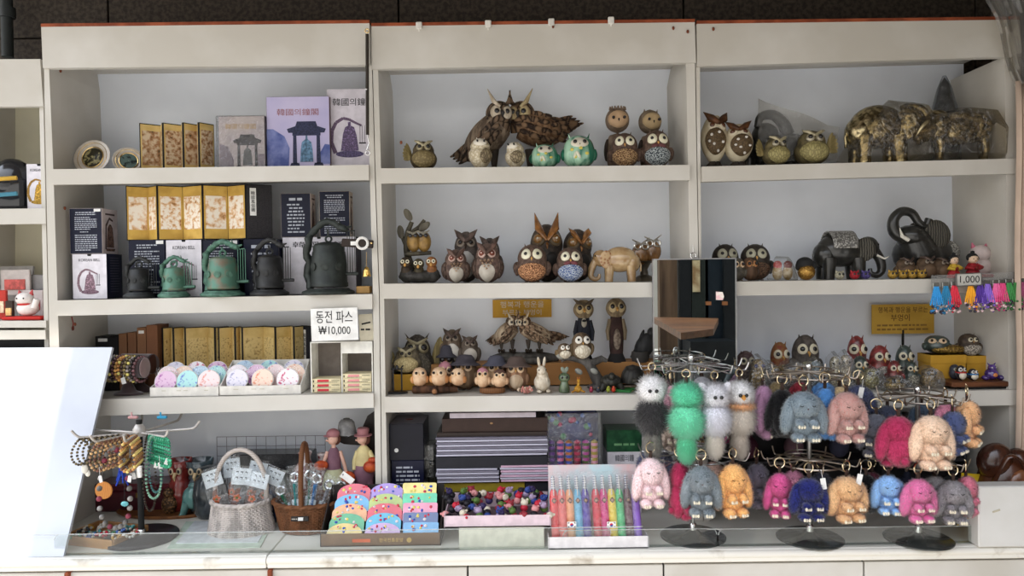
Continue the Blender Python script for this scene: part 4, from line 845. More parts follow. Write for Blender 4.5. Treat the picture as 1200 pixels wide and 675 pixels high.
def horned_owl(label, px_head, ytop, px_tail, ztail, Y, sk, s_, body, wing, face, yaw=0, perch=0, size_=1.0, ear=.05, base=None):
    """a perched horned owl, facing the side s_ (+1: the tail trails away to -x)"""
    b = on(px_head, Y, sk)
    if base: b.z = base
    H = P(px_head, ytop, Y).z-b.z-perch; Lx = abs(P(px_tail, 150, Y).x-b.x)
    t = thing('owl_figurine', label, 'figurine', b, 0, 'owl figurines'); z0 = perch; rb = H*.21
    a_ = math.atan2(Lx*.50, H*.62); ax = rotm(ry=-s_*-1*0)
    hx = s_*0.02*H; hz = z0+H*.78
    # body: swept egg from the breast to the rump
    p0 = np.array((hx, -.01, z0+H*.66)); p1 = np.array((-s_*Lx*.62, .05, z0+H*(.30+max(0, ztail-.34)*.75))); pts = [p0*(1-u)+p1*u+np.array((0, -.012*math.sin(u*PI), -.03*H*math.sin(u*PI))) for u in np.linspace(0, 1, 12)]
    MB().tube(pts, [rb*(.72+.42*math.sin(PI*(.18+u*.62)))*(1-.45*u**3) for u in np.linspace(0, 1, 12)], 18, flat=1.0).ell(pts[-1], rb*.55, seg=16).build('body', body, t)
    m_ = MB(); m_.ell((hx, -.02, hz), (H*.18, H*.165, H*.175), seg=20, rings=14); m_.tube([(hx, -.018, hz-.02), (hx-s_*.01, -.006, z0+H*.60)], [H*.16, H*.19], 18); m_.build('head', wing, t)
    dx = s_*.26+yaw; fr = rotm(rz=dx)
    fx = lambda x, y, z: np.array((hx, -.02, hz))+fr@np.array((x, y, z))*H*1.13
    for k in (-1, 1):
        m_ = MB(); m_.ell(fx(k*.068, -.118, .0), np.array((.075, .036, .088))*H, rot=fr@rotm(rz=k*.35), seg=16); d_ = m_.build('face_disc', face, t)
        MB().ell(fx(k*.062, -.148, .008), np.array((.034, .018, .034))*H, seg=12, rings=8).build('eye', PUP, d_)
        MB().tube([fx(k*.02, -.14, .06), fx(k*.09, -.12, .12), fx(k*(.15 if k != s_ else .13), -.05, .23+ear)], np.array((.016, .032, .004))*H, 8).build('ear_tuft', face if k == -s_ else wing, t)
    MB().tube([fx(0, -.14, .01), fx(0, -.19, -.02), fx(0, -.175, -.07)], np.array((.024, .026, .004))*H, 8).build('beak', mt((.02, .018, .018), rough=.3), t)
    # wing feathers layered along the near flank
    m_ = MB(); dr = p1-p0; L_ = np.linalg.norm(dr); an = math.atan2(dr[0], dr[2])
    for row in range(5):
        for k in range(4):
            u = .10+row*.19+.05*(k % 2); rr_ = rb*(.72+.42*math.sin(PI*(.18+u*.62)))*(1-.45*u**3); g_ = (k-1.3)*.46; q = p0+dr*u+np.array((0, -.012*math.sin(u*PI)-rr_*math.cos(g_)-.001, rr_*math.sin(g_)-.03*H*math.sin(u*PI)))
            m_.ell(q, (rb*.20, .008, rb*(.42+.10*row)), rot=rotm(ry=an-.12*(k-1.5)), seg=8, rings=8)
    m_.build('wing', wing, t)
    m_ = MB()
    for k in range(7):
        tipx = -s_*Lx*(1.0-.06*abs(k-3)); tip = np.array((tipx, .05+.004*k, z0+H*(ztail-.03*(k-3)))); st_ = p0+dr*.66+np.array((0, .002*k, (3-k)*rb*.14)); mid = (tip+st_)/2; v_ = tip-st_
        m_.ell(mid, (rb*.16, .007, np.linalg.norm(v_)*.54), rot=rotm(ry=math.atan2(v_[0], v_[2])), seg=8, rings=8)
    m_.build('tail', wing, t)
    m_ = MB()
    for k in (-1, 1):
        x = -s_*Lx*.20+k*.022; m_.tube([(x, .0, z0+H*.32), (x, -.01, z0+.015)], [rb*.34, rb*.15], 10)
        for j in (-1, 0, 1): m_.ell((x+j*.009, -.022, z0+.008), (.0055, .02, .008), seg=8, rings=6)
    m_.build('legs', mt(S(60, 52, 44)), t)
    if perch:
        m_ = MB(); m_.tube([(-s_*Lx*.75, .02, perch*.4), (-s_*Lx*.3, .0, perch*.55), (.03*s_, .0, perch*.5), (s_*Lx*.2, .01, perch*.45)], [perch*.3, perch*.5, perch*.48, perch*.3], 12); m_.ell((-s_*Lx*.2, .0, perch*.3), (Lx*.34, .05, perch*.42)); m_.build('perch', mt(S(88, 84, 78), S(60, 56, 52), 'streak', 40, .8, bump=.3), t)
    return t
HB = mt(S(134, 118, 100), S(86, 72, 60), 'streak', 60, .7, bump=.3); HW = mt(S(112, 92, 74), S(34, 26, 21), 'feather', 38, .7, bump=.6); HF = mt(S(190, 178, 160), S(160, 146, 126), 'streak', 70, .7)
horned_owl('large dark brown horned owl with a pointed ear, tail sloping down, on the top shelf', 584, 116, 527, .26, .16, 'A2', 1, HB, HW, HF)
horned_owl('large brown horned owl with spread tail feathers on the top shelf', 613.5, 116, 684, .70, .20, 'A2', -1, mt(S(140, 110, 82), S(96, 70, 50), 'streak', 60, .7, bump=.3), mt(S(122, 96, 72), S(40, 28, 21), 'feather', 38, .7, bump=.6), mt(S(176, 160, 122), S(150, 130, 98), 'streak', 70, .7))
WHO = mt(S(216, 206, 184), S(180, 166, 138), 'speckle', 120, .5, bump=.3)
def barn_owl(label, px, ytop, pw, Y, sk, rz):
    t, H, Wd = owl0(label, px, ytop, pw, Y, sk, rz); B = Body(H*.95, Wd*1.05, lambda t_: (math.sin(PI*t_**.95)**.42)*(1-.14*math.exp(-((t_-.64)/.07)**2))*(1 if t_ > .3 else .78+.22*t_/.3), .95); m_ = MB(); B.mesh(m_); m_.build('body', WHO, t)
    m_ = MB(); B.patch(m_, -.25, .82, .9, .13, .008); m_.build('face_disc', mt(S(228, 220, 204)), t)
    eyes(B, t, (mt(S(170, 158, 140)), PUP), .82, .34, .05, .008, .7, BEAKD, .05, yaw=-.2); ears(B, t, mt(S(226, 216, 198)), .10, .92, .8, .06, out=.1)
    m_ = MB(); B.patch(m_, .35, .40, .75, .26, .008, tilt=.3); m_.build('wing', mt(S(150, 136, 108), S(92, 80, 62), 'feather', 110, .5, bump=.5), t); return t
barn_owl('small cream barn owl in front of the dark horned owl', 563, 160, 26, .05, 'A2', 18)
barn_owl('smaller cream barn owl between the barn owl and the green owls', 604, 165, 23, .05, 'A2', -14)
def green_owl(label, px, ytop, pw, Y, sk, rz=0):
    t, H, Wd = owl0(label, px, ytop, pw, Y, sk, rz); B = Body(H*.9, Wd, P_(.90, .0), .85); m_ = MB(); B.mesh(m_)
    gm = mt(S(166, 206, 178), S(36, 108, 84), rough=.25, coat=.6, kind='streak', scale=30); M_ = gm.node_tree
    m_.build('body', gm, t); m_ = MB(); B.patch(m_, 0, .74, .75, .17, .004); m_.build('face', mt(S(214, 206, 188)), t)
    eyes(B, t, (mt(S(190, 176, 152)), PUP), .74, .33, .075, .006, .8, mt(S(70, 84, 60)), .05); ears(B, t, gm, .20, .86, .95, .10, out=.45)
    m_ = MB()
    for a, q in ((-.5, .52), (0.05, .56), (.42, .40), (-.3, .3)): B.patch(m_, a, q, .13, .055, .004)
    m_.build('yellow_flower', mt(S(212, 196, 96)), t); m_ = MB(); B.patch(m_, -.1, .36, .10, .14, .007, tilt=.5); B.patch(m_, -.3, .36, .08, .12, .007, tilt=-.4); m_.build('white_leaf', mt(S(220, 218, 196)), t)
    wings(B, t, mt(S(52, 130, 100), S(30, 90, 70), 'streak', 40, .3), .4, .2, .3, 1.4, .006); return t
green_owl('small glazed green owl beside the larger green owl', 638.5, 166, 34, .06, 'A2')
green_owl('large glazed green owl with yellow flowers on its breast', 678.5, 154.5, 40, .06, 'A2')
def post_owl(label, px, ytop, pw, Y, sk, crown, body, face, rz=0):
    t, H, Wd = owl0(label, px, ytop, pw, Y, sk, rz); f = lambda t_: ((.72+.22*math.sin(PI*t_/.6)) if t_ < .60 else 1.0*math.sqrt(max(0.002, 1-((t_-.80)/.2)**2)))*(1-.18*math.exp(-((t_-.60)/.05)**2))
    B = Body(H*.94, Wd, lambda t_: max(.05, f(t_)), .85); m_ = MB(); B.mesh(m_, rings=30); m_.build('body', body, t)
    m_ = MB(); B.patch(m_, 0, .80, 1.15, .15, .005, nr=6); m_.build('face', face, t); eyes(B, t, (mt(S(190, 160, 130)), PUP), .81, .42, .03, .009, .8, INK, .035)
    wings(B, t, mt(S(70, 58, 50), S(46, 38, 34), 'streak', 40), .34, .2, .4, 1.5, .01)
    if crown:
        m_ = MB()
        for k in range(7): a = -1.2+k*.4; c, n = B.p(a, .95, 0); m_.tube([c, c+np.array((0, 0, .05*H))], [.022*H, .003], 6)
        m_.build('crest', body, t)
    else: ears(B, t, body, .09, .92, .9, .05, out=.2)
    return t
post_owl('slim tan owl with a spiky crest behind the brown beaded owl', 724, 121, 28, .17, 'A2', True, mt(S(130, 112, 96), S(100, 84, 70), 'mottle', 40), mt(S(190, 158, 124)))
post_owl('slim tan owl with pointed ears behind the bow-tied beaded owl', 762, 124, 27, .17, 'A2', False, mt(S(124, 108, 90), S(92, 78, 64), 'mottle', 40), mt(S(180, 156, 118)), 12)
bead_owl('brown owl with a gold beaded belly on the top owl shelf', 732, 153, 34, .07, 'A2', BRN, bead(S(206, 172, 126), S(96, 66, 44)), -6)
bead_owl('brown owl with a silver beaded belly and plum bow on the top owl shelf', 769, 149.5, 35, .07, 'A2', BRN, bead(S(206, 214, 214), S(52, 60, 66)), 0, mt(S(96, 58, 60)))
# --- second bay of the middle unit
b = on(492, .08, 'B2'); t = thing('owl_tree_ornament', 'dark ornament of two golden owls on a tree above three little owls', 'figurine', b, 0, 'owl figurines'); s_ = mpp(.08)
tm = mt(S(84, 78, 64), S(52, 48, 40), 'streak', 40, .6, bump=.4); gm_ = mt(S(150, 118, 62), S(110, 84, 44), rough=.3, metal=.3)
MB().ell((0, .0, 7.5*s_), (25*s_, 15*s_, 7.5*s_)).ell((-14*s_, -4*s_, 9*s_), (9*s_, 8*s_, 9*s_)).ell((15*s_, -4*s_, 9*s_), (9*s_, 8*s_, 9*s_)).build('rock_base', mt((.03, .028, .024), (.06, .055, .05), 'mottle', 50, .6, bump=.4), t)
MB().tube([(-8*s_, 8*s_, 8*s_), (-15*s_, 6*s_, 34*s_), (-15*s_, 6*s_, 56*s_), (-9*s_, 6*s_, 72*s_)], [6*s_, 4*s_, 3.2*s_, 2.6*s_], 10).tube([(-14*s_, 6*s_, 56*s_), (0, 6*s_, 66*s_), (6*s_, 6*s_, 74*s_)], [3*s_, 2.6*s_, 2*s_], 8).tube([(-16*s_, 6*s_, 44*s_), (-22*s_, 5*s_, 58*s_)], [3*s_, 2*s_], 8).build('trunk', tm, t)
lf = mt(S(104, 98, 84), S(70, 66, 56), 'streak', 50, .5)
for x, z, a in ((-13, 80, -.5), (6, 66, .9), (-22, 60, -.15)): m_ = MB(); m_.ell((x*s_, 3*s_, z*s_), (4.2*s_, 1.4*s_, 8*s_), rot=rotm(ry=a)); m_.ring((x*s_, 3*s_, z*s_), 1, .14, rot=rotm(ry=a)@rotm(PI/2)@np.diag((4.2*s_, 8*s_, 1.4*s_)), seg=20) if False else None; m_.build('leaf', lf, t)
for k, (x, z) in enumerate(((-6, 48), (6, 48))):
    m_ = MB(); m_.ell((x*s_, -3*s_, z*s_), (8.4*s_, 8*s_, 12*s_)); o_ = m_.build('golden_owl', gm_, t)
    m_ = MB()
    for e_ in (-1, 1): m_.ell((x*s_+e_*3*s_, -10*s_, (z+7)*s_), (2.4*s_, 1.4*s_, 2.2*s_))
    m_.build('eye', PUP, o_); MB().tube([(x*s_-7*s_, -7*s_, (z+12)*s_), (x*s_, -10*s_, (z+9)*s_), (x*s_+7*s_, -7*s_, (z+13)*s_)], [1*s_, 1.8*s_, .6*s_], 6).build('brow', mt(S(190, 184, 168), metal=.7, rough=.3), o_)
MB().tube([(-16*s_, -2*s_, 34*s_), (14*s_, -2*s_, 35*s_)], [3*s_, 2.4*s_], 8).build('branch', tm, t)
for x, z, cc in ((-15, 24, S(70, 58, 46)), (0, 22, S(74, 66, 48)), (15, 24, S(150, 100, 60))):
    m_ = MB(); m_.ell((x*s_, -9*s_, z*s_), (6.5*s_, 6*s_, 6.5*s_)); m_.ell((x*s_, -6*s_, (z-9)*s_), (6*s_, 6*s_, 8*s_)); o_ = m_.build('little_owl', mt(cc, tuple(v*.6 for v in cc), 'mottle', 60, .5), t)
    for e_ in (-1, 1): m_ = MB(); m_.ell((x*s_+e_*2.8*s_, -14.4*s_, (z+1)*s_), (2.3*s_, 1.2*s_, 2.3*s_), mi=0); m_.ell((x*s_+e_*2.8*s_, -15.4*s_, (z+1)*s_), (1.1*s_, .8*s_, 1.1*s_), mi=1); m_.build('eye', [EYEW, PUP], o_)
    MB().ell((x*s_, -15*s_, (z-3)*s_), (1.6*s_, 1.5*s_, 2.2*s_)).build('beak', BEAKY, o_)
def diamond_owl(label, px, ytop, pw, Y, sk, rz=0):
    t, H, Wd = owl0(label, px, ytop, pw, Y, sk, rz); f = P_(.90, .08, .60)
    dm = mt(S(112, 92, 82), S(80, 64, 58), 'mottle', 60, .6, bump=.2); B = Body(H*.92, Wd*.95, f, .85); m_ = MB(); B.mesh(m_); m_.build('body', dm, t)
    m_ = MB(); B.patch(m_, 0, .25, .72, .27, .008, nr=6); m_.build('pale_belly', mt(S(190, 184, 172), S(172, 164, 152), rough=.4), t)
    m_ = MB()
    for i in range(4):
        for k in range(4-i): B.patch(m_, (k-(3-i)/2)*.26, .54-i*.06, .125, .036, .011, nr=3, nph=4, pw=8)
    m_.build('diamond_bib', mt(S(186, 158, 130), S(112, 88, 70), 'speckle', 160, .35, bump=.4), t)
    wings(B, t, mt(S(96, 78, 68), S(58, 46, 40), 'feather', 90, .5, bump=.6), .36, .30, .5, 1.35, .010)
    eyes(B, t, (mt(S(196, 168, 156)), mt(S(216, 190, 180), rough=.2), mt(S(112, 58, 44), rough=.3)), .74, None, .125, .006, .2, BEAKD, .07)
    m_ = MB()
    for s_ in (-1, 1): m_.tube([B.p(0, .72, .014)[0], B.p(s_*.6, .88, .012)[0], B.p(s_*1.05, .90, .008)[0]+np.array((s_*.03*H, 0, .08*H))], np.array((.035, .065, .006))*H, 8)
    m_.build('brow', mt(S(120, 94, 84), S(84, 66, 58), 'streak', 60), t); return t
diamond_owl('shorter brown owl with a diamond bib and pale belly', 534.5, 289, 31, .06, 'B2', 6)
diamond_owl('taller brown owl with a diamond bib and jewelled eyes', 572, 281, 35, .06, 'B2', -4)
def browed_owl(label, px, ytop, pw, Y, sk, body, belly, rz=0, base=None, horn=.12):
    t, H, Wd = owl0(label, px, ytop, pw, Y, sk, rz, base=base); B = Body(H*.93, Wd, P_(.92, .08, .62), .8); m_ = MB(); B.mesh(m_); m_.build('body', body, t)
    m_ = MB(); B.patch(m_, 0, .34, .9, .30, .006); m_.build('belly', belly, t); eyes(B, t, (mt(S(156, 144, 130)), PUP, mt(S(110, 96, 84))), .78, None, .10, .006, .4, BEAKD, .06)
    wings(B, t, body, .36, .28, .45, 1.4, .009)
    for s_ in (-1, 1): MB().tube([B.p(0, .78, .010)[0], B.p(s_*.65, .90, .010)[0], B.p(s_*1.2, .90, .004)[0]+np.array((s_*.05*H, 0, horn*H))], np.array((.035, .06, .005))*H, 8).build('brow_horn', mt(S(104, 88, 80), S(70, 58, 52), 'streak', 60), t)
    return t
GB = mt(S(100, 90, 84), S(70, 62, 58), 'mottle', 60, .6, bump=.25)
browed_owl('grey owl with swept brow horns standing behind the short diamond owl', 547, 267, 32, .17, 'B2', GB, mt(S(190, 186, 180)))
browed_owl('grey owl with dark curved horns standing behind the tall diamond owl', 574.5, 275, 27, .16, 'B2', mt(S(84, 76, 72), S(56, 50, 48), 'mottle', 60, .6), mt(S(150, 146, 140)))
def glass_owl(label, px, ytop, pw, Y, sk, rz, ear=.24):
    t, H, Wd = owl0(label, px, ytop, pw, Y, sk, rz); B = Body(H*(1-ear*.8), Wd, P_(.98, .10, .54), .8); m_ = MB(); B.mesh(m_); m_.build('body', mt(S(74, 64, 56), S(48, 42, 38), 'mottle', 60, .5), t)
    am = mt(S(156, 104, 50), S(110, 70, 34), 'mottle', 30, .25, coat=.5); eyes(B, t, (mt(S(96, 82, 62), rough=.3), mt(S(230, 222, 200), rough=.1), mt(S(130, 92, 46), rough=.15, coat=.6)), .74, None, .15, .010, .14, am, .06)
    for s_ in (-1, 1):
        MB().tube([B.p(0, .70, .012)[0], B.p(s_*.55, .88, .014)[0], B.p(s_*1.0, .88, .0)[0]+np.array((s_*.02*H, 0, ear*H*1.0))], np.array((.03, .085, .006))*H, 10, flat=.6).build('amber_horn', am, t)
    m_ = MB()
    for i in range(5):
        for k in range(3): B.patch(m_, -1.15+k*.32+.1*(i % 2), .16+.085*i, .22, .06, .014, nr=3, nph=10)
    m_.build('silver_wing', mt(S(176, 172, 164), S(140, 136, 130), 'speckle', 200, .35, metal=.3, bump=.4), t)
    m_ = MB(); B.patch(m_, .3, .3, .6, .24, .006); m_.build('dark_breast', mt((.025, .022, .02), rough=.4), t)
    m_ = MB(); B.patch(m_, 1.3, .28, .55, .22, .018); m_.build('jewelled_wing', bead(S(190, 186, 180), S(110, 106, 104), 200), t); return t
glass_owl('tallest owl with long amber horns behind the beaded pair', 641, 246, 40, .20, 'B2', 0, .25)
glass_owl('dark owl with one amber horn half hidden behind the bow-tied beaded owl', 677, 262, 36, .22, 'B2', 14, .12)
bead_owl('brown owl with a copper beaded belly and stub wings on the second owl shelf', 624, 283, 38, .05, 'B2', BRN, bead(S(226, 170, 124), S(110, 70, 46)), -4)
bead_owl('brown owl with a blue and white beaded belly and plum bow, second owl shelf', 668, 287, 34, .05, 'B2', BRN, bead(S(214, 222, 228), S(70, 92, 140)), 0, mt(S(112, 62, 66)))
def elephant(label, px, ytop, pw, Y, sk, face, body, ear, rz=0, blanket=None, trunk='up', tusk=None, cat='figurine', name='elephant_figurine', group='elephant figurines', legs=True, H=None):
    b, H_, L = size(px, ytop, pw, Y, sk); H = H or H_; t = thing(name, label, cat, b, R(rz), group); hz = H*.60; f_ = face; l = L
    MB().ell((-f_*l*.06, 0, H*.62), (l*.33, l*.22, H*.36), seg=22, rings=14).ell((-f_*l*.28, 0, H*.52), (l*.16, l*.18, H*.28)).build('body', body, t)
    hx = f_*l*.30; MB().ell((hx, -.01, H*.66), (l*.15, l*.15, H*.24), rot=rotm(ry=f_*.3)).build('head', body, t)
    if trunk == 'up': pts = [(hx+f_*l*.08, -.01, H*.62), (hx+f_*l*.18, -.01, H*.42), (hx+f_*l*.22, -.01, H*.30), (hx+f_*l*.27, -.012, H*.40), (hx+f_*l*.25, -.012, H*.55)]
    else: pts = [(hx+f_*l*.08, -.01, H*.62), (hx+f_*l*.17, -.012, H*.40), (hx+f_*l*.19, -.012, H*.18), (hx+f_*l*.12, -.014, H*.08), (hx+f_*l*.04, -.014, H*.12), (hx+f_*l*.03, -.012, H*.22)]
    MB().tube(pts, np.linspace(l*.075, l*.026, len(pts)), 12).build('trunk', body, t)
    for s_ in (-1, 1):
        MB().ell((hx-f_*l*.10, s_*l*.14-.01, H*.62), (l*.13, l*.025, H*.25), rot=rotm(rz=s_*f_*.35)).build('ear', ear, t)
        for q in (-1, 1): MB().tube([(-f_*l*.06+q*l*.20, s_*l*.11, H*.45), (-f_*l*.06+q*l*.215, s_*l*.115, .0)], [l*.095, l*.075], 12).build('leg', body, t)
        if tusk: MB().tube([(hx+f_*l*.10, s_*l*.06-.01, H*.50), (hx+f_*l*.2, s_*l*.075-.01, H*.42), (hx+f_*l*.27, s_*l*.07-.01, H*.47)], [l*.018, l*.014, .001], 8).build('tusk', tusk, t)
        MB().ell((hx+f_*l*.10, s_*l*.10-.01, H*.72), l*.016, seg=8, rings=6).build('eye', PUP, t)
    MB().tube([(-f_*l*.40, 0, H*.66), (-f_*l*.45, -.005, H*.45), (-f_*l*.44, -.005, H*.28)], [l*.02, l*.014, l*.02], 8).build('tail', body, t)
    if blanket:
        m_ = MB(); g = []; n_ = 9
        for i in range(n_):
            for j in range(11): u = (i/(n_-1)-.5)*l*.34-f_*l*.08; a = -1.5+j*.3; g.append((u, math.sin(a)*l*.235, H*.62+math.cos(a)*H*.385))
        m_.add(g, [(i*11+j, (i+1)*11+j, (i+1)*11+j+1, i*11+j+1) for i in range(n_-1) for j in range(10)]); ob = m_.build('blanket', blanket, t); md = ob.modifiers.new('thick', 'SOLIDIFY'); md.thickness = .004; md.offset = 1
    return t
elephant('glossy tan elephant with a curled trunk beside the bow-tied beaded owl', 723, 288, 62, .09, 'B2', -1, mt(S(188, 160, 118), S(160, 128, 88), 'mottle', 26, .18, coat=.8), mt(S(150, 104, 70), S(190, 160, 120), 'speckle', 90, .25), -6, trunk='curl')
b = on(755, .20, 'B2'); t = thing('owl_pair_ornament', 'pair of silver-browed owls in amber glass above the tan elephant', 'figurine', b, 0, 'owl figurines'); s_ = mpp(.2); z0 = P(755, 306, .2).z-b.z
MB().lathe([(14*s_, 0), (12*s_, 4*s_), (5*s_, 8*s_), (4*s_, z0*.6), (8*s_, z0*.9), (16*s_, z0)], seg=16).build('stem', mt(S(96, 88, 76), rough=.3, metal=.6), t)
for k, (x, z) in enumerate(((-5, 10), (9, 14))):
    MB().ell((x*s_, -4*s_, z0+z*s_*.8), (10.5*s_, 9*s_, 13*s_)).build('amber_owl', mt(S(140, 100, 58), S(104, 72, 42), rough=.2, coat=.6), t)
    m_ = MB()
    for e_ in (-1, 1): m_.ring(((x+e_*4.4)*s_, -12*s_, z0+(z*.8+9)*s_), 3.6*s_, 1.1*s_, rot=rotm(PI/2), seg=14)
    m_.tube([((x-10)*s_, -9*s_, z0+(z*.8+17)*s_), (x*s_, -12*s_, z0+(z*.8+11)*s_), ((x+10)*s_, -9*s_, z0+(z*.8+19)*s_)], [.7*s_, 2*s_, .4*s_], 6); m_.build('silver_brow', mt((.7, .69, .66), rough=.25, metal=1), t)
# --- third bay of the middle unit
b = on(600, .285, 'C2'); t = thing('wooden_riser', 'pale brown wooden riser along the back of the third owl shelf', 'riser', b); x0, x1 = P(474, 440, .26).x, P(770, 440, .26).x; hR = P(600, 427, .20).z-b.z
MB().box(((x0+x1)/2-b.x, -.02, hR/2+.003), (x1-x0, .12, hR), bev=.002).build('block', mt(S(176, 128, 78), S(156, 110, 64), 'streak', 14, .6, stretch=(.15, 1, 1)), t); ZR = b.z+hR
p = P(612, 372, .31); t = thing('owl_sign', 'small mustard card sign with white handwriting above the horned owl pair', 'sign', (p.x, .315, P(612, 372, .315).z)); w, h = 69*mpp(.315), 21*mpp(.315)
MB().box((0, 0, h/2), (w, .003, h)).build('card', YELLOWBOX, t); ws = mt(S(214, 206, 196)); lettering('행복과 행운을', h*.40, ws, t, (0, -.0022, h*.70), width=w*.74); lettering('부르는 부엉이', h*.36, ws, t, (0, -.0022, h*.26), width=w*.66)
t, w, h, d = carton('mustard yellow gift box under the owl with a raised wing', 462, 494, 438.5, .13, 'C2', .08, YELLOWBOX, YELLOWBOX, group='mustard boxes'); MB().box((0, d/2, h*.80), (w+.003, d+.003, h*.4), bev=.001).build('lid', YELLOWBOX, t); zy = t.location.z+h+.001
scaled_owl('pale plump owl with a raised wing standing on the mustard box', 478, 404, 40, .16, 'C2', mt(S(204, 188, 142), S(170, 152, 108), 'feather', 130, .6, bump=.5), mt(S(120, 110, 90), S(84, 76, 62), 'mottle', 50), 0, (-1,), base=zy)
scaled_owl('dark grey owl with one wide raised wing behind the pale plump owl', 490, 387, 46, .24, 'C2', mt(S(120, 112, 96), S(80, 74, 64), 'feather', 120, .6, bump=.5), mt(S(84, 78, 70), S(54, 50, 46), 'feather', 90, .6, bump=.4), 6, (1,), base=zy-.06)
b = on(466, .07, 'C2'); t = thing('wire_stand', 'small dark wire stand in the corner in front of the mustard box', 'stand', b); s_ = mpp(.07); sm_ = mt((.05, .05, .055), rough=.35, metal=.7)
MB().lathe([(12*s_, 0), (12*s_, 1.2*s_), (10*s_, 2*s_), (.001, 2.2*s_)], seg=20, sy=.7).build('base', sm_, t)
for x in (-5, 5): MB().tube([(x*s_, 0, 2*s_), (x*s_, 0, 30*s_), (x*s_+2*s_, -3*s_, 32*s_)], 1.0*s_, 6).build('post', sm_, t)
MB().tube([(-7*s_, 0, 28*s_), (7*s_, 0, 28*s_)], 1.0*s_, 6).ell((0, -2*s_, 30*s_), (2*s_, 2*s_, 3*s_)).build('rail', sm_, t)
browed_owl('slim white-bellied owl with brow horns in the pair on the riser', 531, 383, 26, .23, 'C2', mt(S(120, 104, 88), S(84, 70, 58), 'streak', 60, .6), mt(S(206, 200, 190)), base=ZR-.0)
browed_owl('smaller white-bellied owl with folded wings in the pair on the riser', 551, 392, 23, .21, 'C2', mt(S(110, 98, 86), S(78, 68, 60), 'streak', 60, .6), mt(S(196, 188, 176)), 10, base=ZR)
horned_owl('lighter brown horned owl facing inward on a grey branch on the riser', 601, 367, 566, .28, .235, 'C2', 1, mt(S(190, 172, 148), S(130, 112, 92), 'streak', 60, .7, bump=.3), mt(S(150, 126, 104), S(62, 48, 38), 'feather', 48, .7, bump=.5), mt(S(206, 196, 178), S(170, 154, 130), 'streak', 70), perch=.045, base=ZR)
horned_owl('lighter brown horned owl facing away from the branch on the riser', 616, 367, 664, .36, .225, 'C2', -1, mt(S(190, 170, 144), S(130, 110, 88), 'streak', 60, .7, bump=.3), mt(S(152, 126, 102), S(66, 50, 38), 'feather', 48, .7, bump=.5), mt(S(206, 192, 168), S(170, 150, 122), 'streak', 70), perch=.045, base=ZR)
def chick(m_parent, x, y, z, s, body, cap=None, rz=0):
    """small round owlet"""
    H = s; B = Body(H, H*.80, lambda t_: math.sin(PI*(t_*.92+.08)**.95)**.42*(1-.08*math.exp(-((t_-.55)/.08)**2)), .9); return B
def owlet(label, px, ytop, pw, Y, sk, body, rz=0, base=None, cap=None, brim=None, wing=None, face=None, belly=None, group='owlets'):
    t, H, Wd = owl0(label, px, ytop, pw, Y, sk, rz, base=base, group=group); hh = H*(.92 if not brim else .86); B = Body(hh, Wd*.92, P_(.98, .07, .54), .9); m_ = MB(); B.mesh(m_, seg=22, rings=16); m_.build('body', body, t)
    for s_ in (-1, 1): m_ = MB(); B.patch(m_, s_*.46, .72, .42, .155, .004); m_.build('face_disc', face or mt(S(222, 194, 160)), t)
    eyes(B, t, (mt(S(120, 84, 56), rough=.3), PUP), .72, .44, .085, .007, .8, BEAKY, .06)
    if belly: m_ = MB(); B.patch(m_, 0, .3, .8, .26, .005); m_.build('belly', belly, t)
    wings(B, t, wing or body, .36, .22, .4, 1.4, .008); feet(B, t, mt(S(110, 86, 66)), L=.06)
    if cap: m_ = MB(); m_.lathe([(B.r(.80)*1.04, 0), (B.r(.86)*1.06, hh*.07), (B.r(.95)*1.1, hh*.16), (.001, hh*.23)], (0, 0, hh*.80), 22, sy=.92); m_.build('cap', cap, t)
    if brim: m_ = MB(); m_.lathe([(B.r(.80)*1.06, -.012), (B.W*.66, -.014), (B.W*.67, -.010), (B.r(.84)*1.10, .002), (B.r(.88)*1.06, hh*.14), (B.r(.9)*.8, hh*.22), (.001, hh*.24)], (0, -.004, hh*.84), 24, rot=rotm(-.12)); m_.build('brimmed_hat', brim, t)
    if not cap and not brim: ears(B, t, body, .10, .9, .85, .06)
    return t
CH = mt(S(216, 184, 150), S(186, 146, 112), 'mottle', 26, .6, bump=.15); PINKC = mt(S(188, 130, 140), rough=.8); HATB = mt(S(78, 74, 80), S(62, 58, 64), rough=.8); HATR = mt(S(92, 78, 72), rough=.8)
b = on(504, .05, 'C2'); t = thing('bark_log', 'short bark log carrying three cream owlets at the shelf edge', 'log', b, 0); s_ = mpp(.05); bk = mt(S(96, 66, 48), S(56, 38, 28), 'streak', 50, .8, bump=.5)
MB().tube([(-20*s_, 0, 4.6*s_), (-6*s_, 0, 5*s_), (10*s_, .0, 4.4*s_), (22*s_, 0, 4.4*s_)], [4.6*s_, 4.8*s_, 4.6*s_, 3.8*s_], 12).tube([(8*s_, 0, 4*s_), (6*s_, -10*s_, 3.6*s_)], [4*s_, 3.6*s_], 12).tube([(14*s_, 0, 4*s_), (32*s_, 4*s_, 3.8*s_)], [4*s_, 3.4*s_], 12).build('log', bk, t)
m_ = MB()
for x, y in ((6, -10.2), (-20.6, 0)): m_.ell((x*s_, y*s_, 3.6*s_), (2.6*s_, .6*s_, 2.6*s_) if y else (.6*s_, 2.6*s_, 2.6*s_))
m_.build('cut_end', mt(S(170, 120, 80), S(130, 88, 58), 'wave', 60), t); zl = b.z+8.6*s_
for k, (px, yt, pw, lab) in enumerate(((492, 428.5, 19, 'cream owlet with a pointing wing, first of three on the bark log'), (515, 428, 21, 'cream owlet tilting its head, middle of three on the bark log'), (537, 429.5, 19, 'cream owlet looking up, last of three on the bark log'))): owlet(lab, px, yt, pw, .05, 'C2', CH, (8, -8, -14)[k], base=zl, wing=mt(S(206, 150, 96), S(170, 116, 72), 'streak', 40))
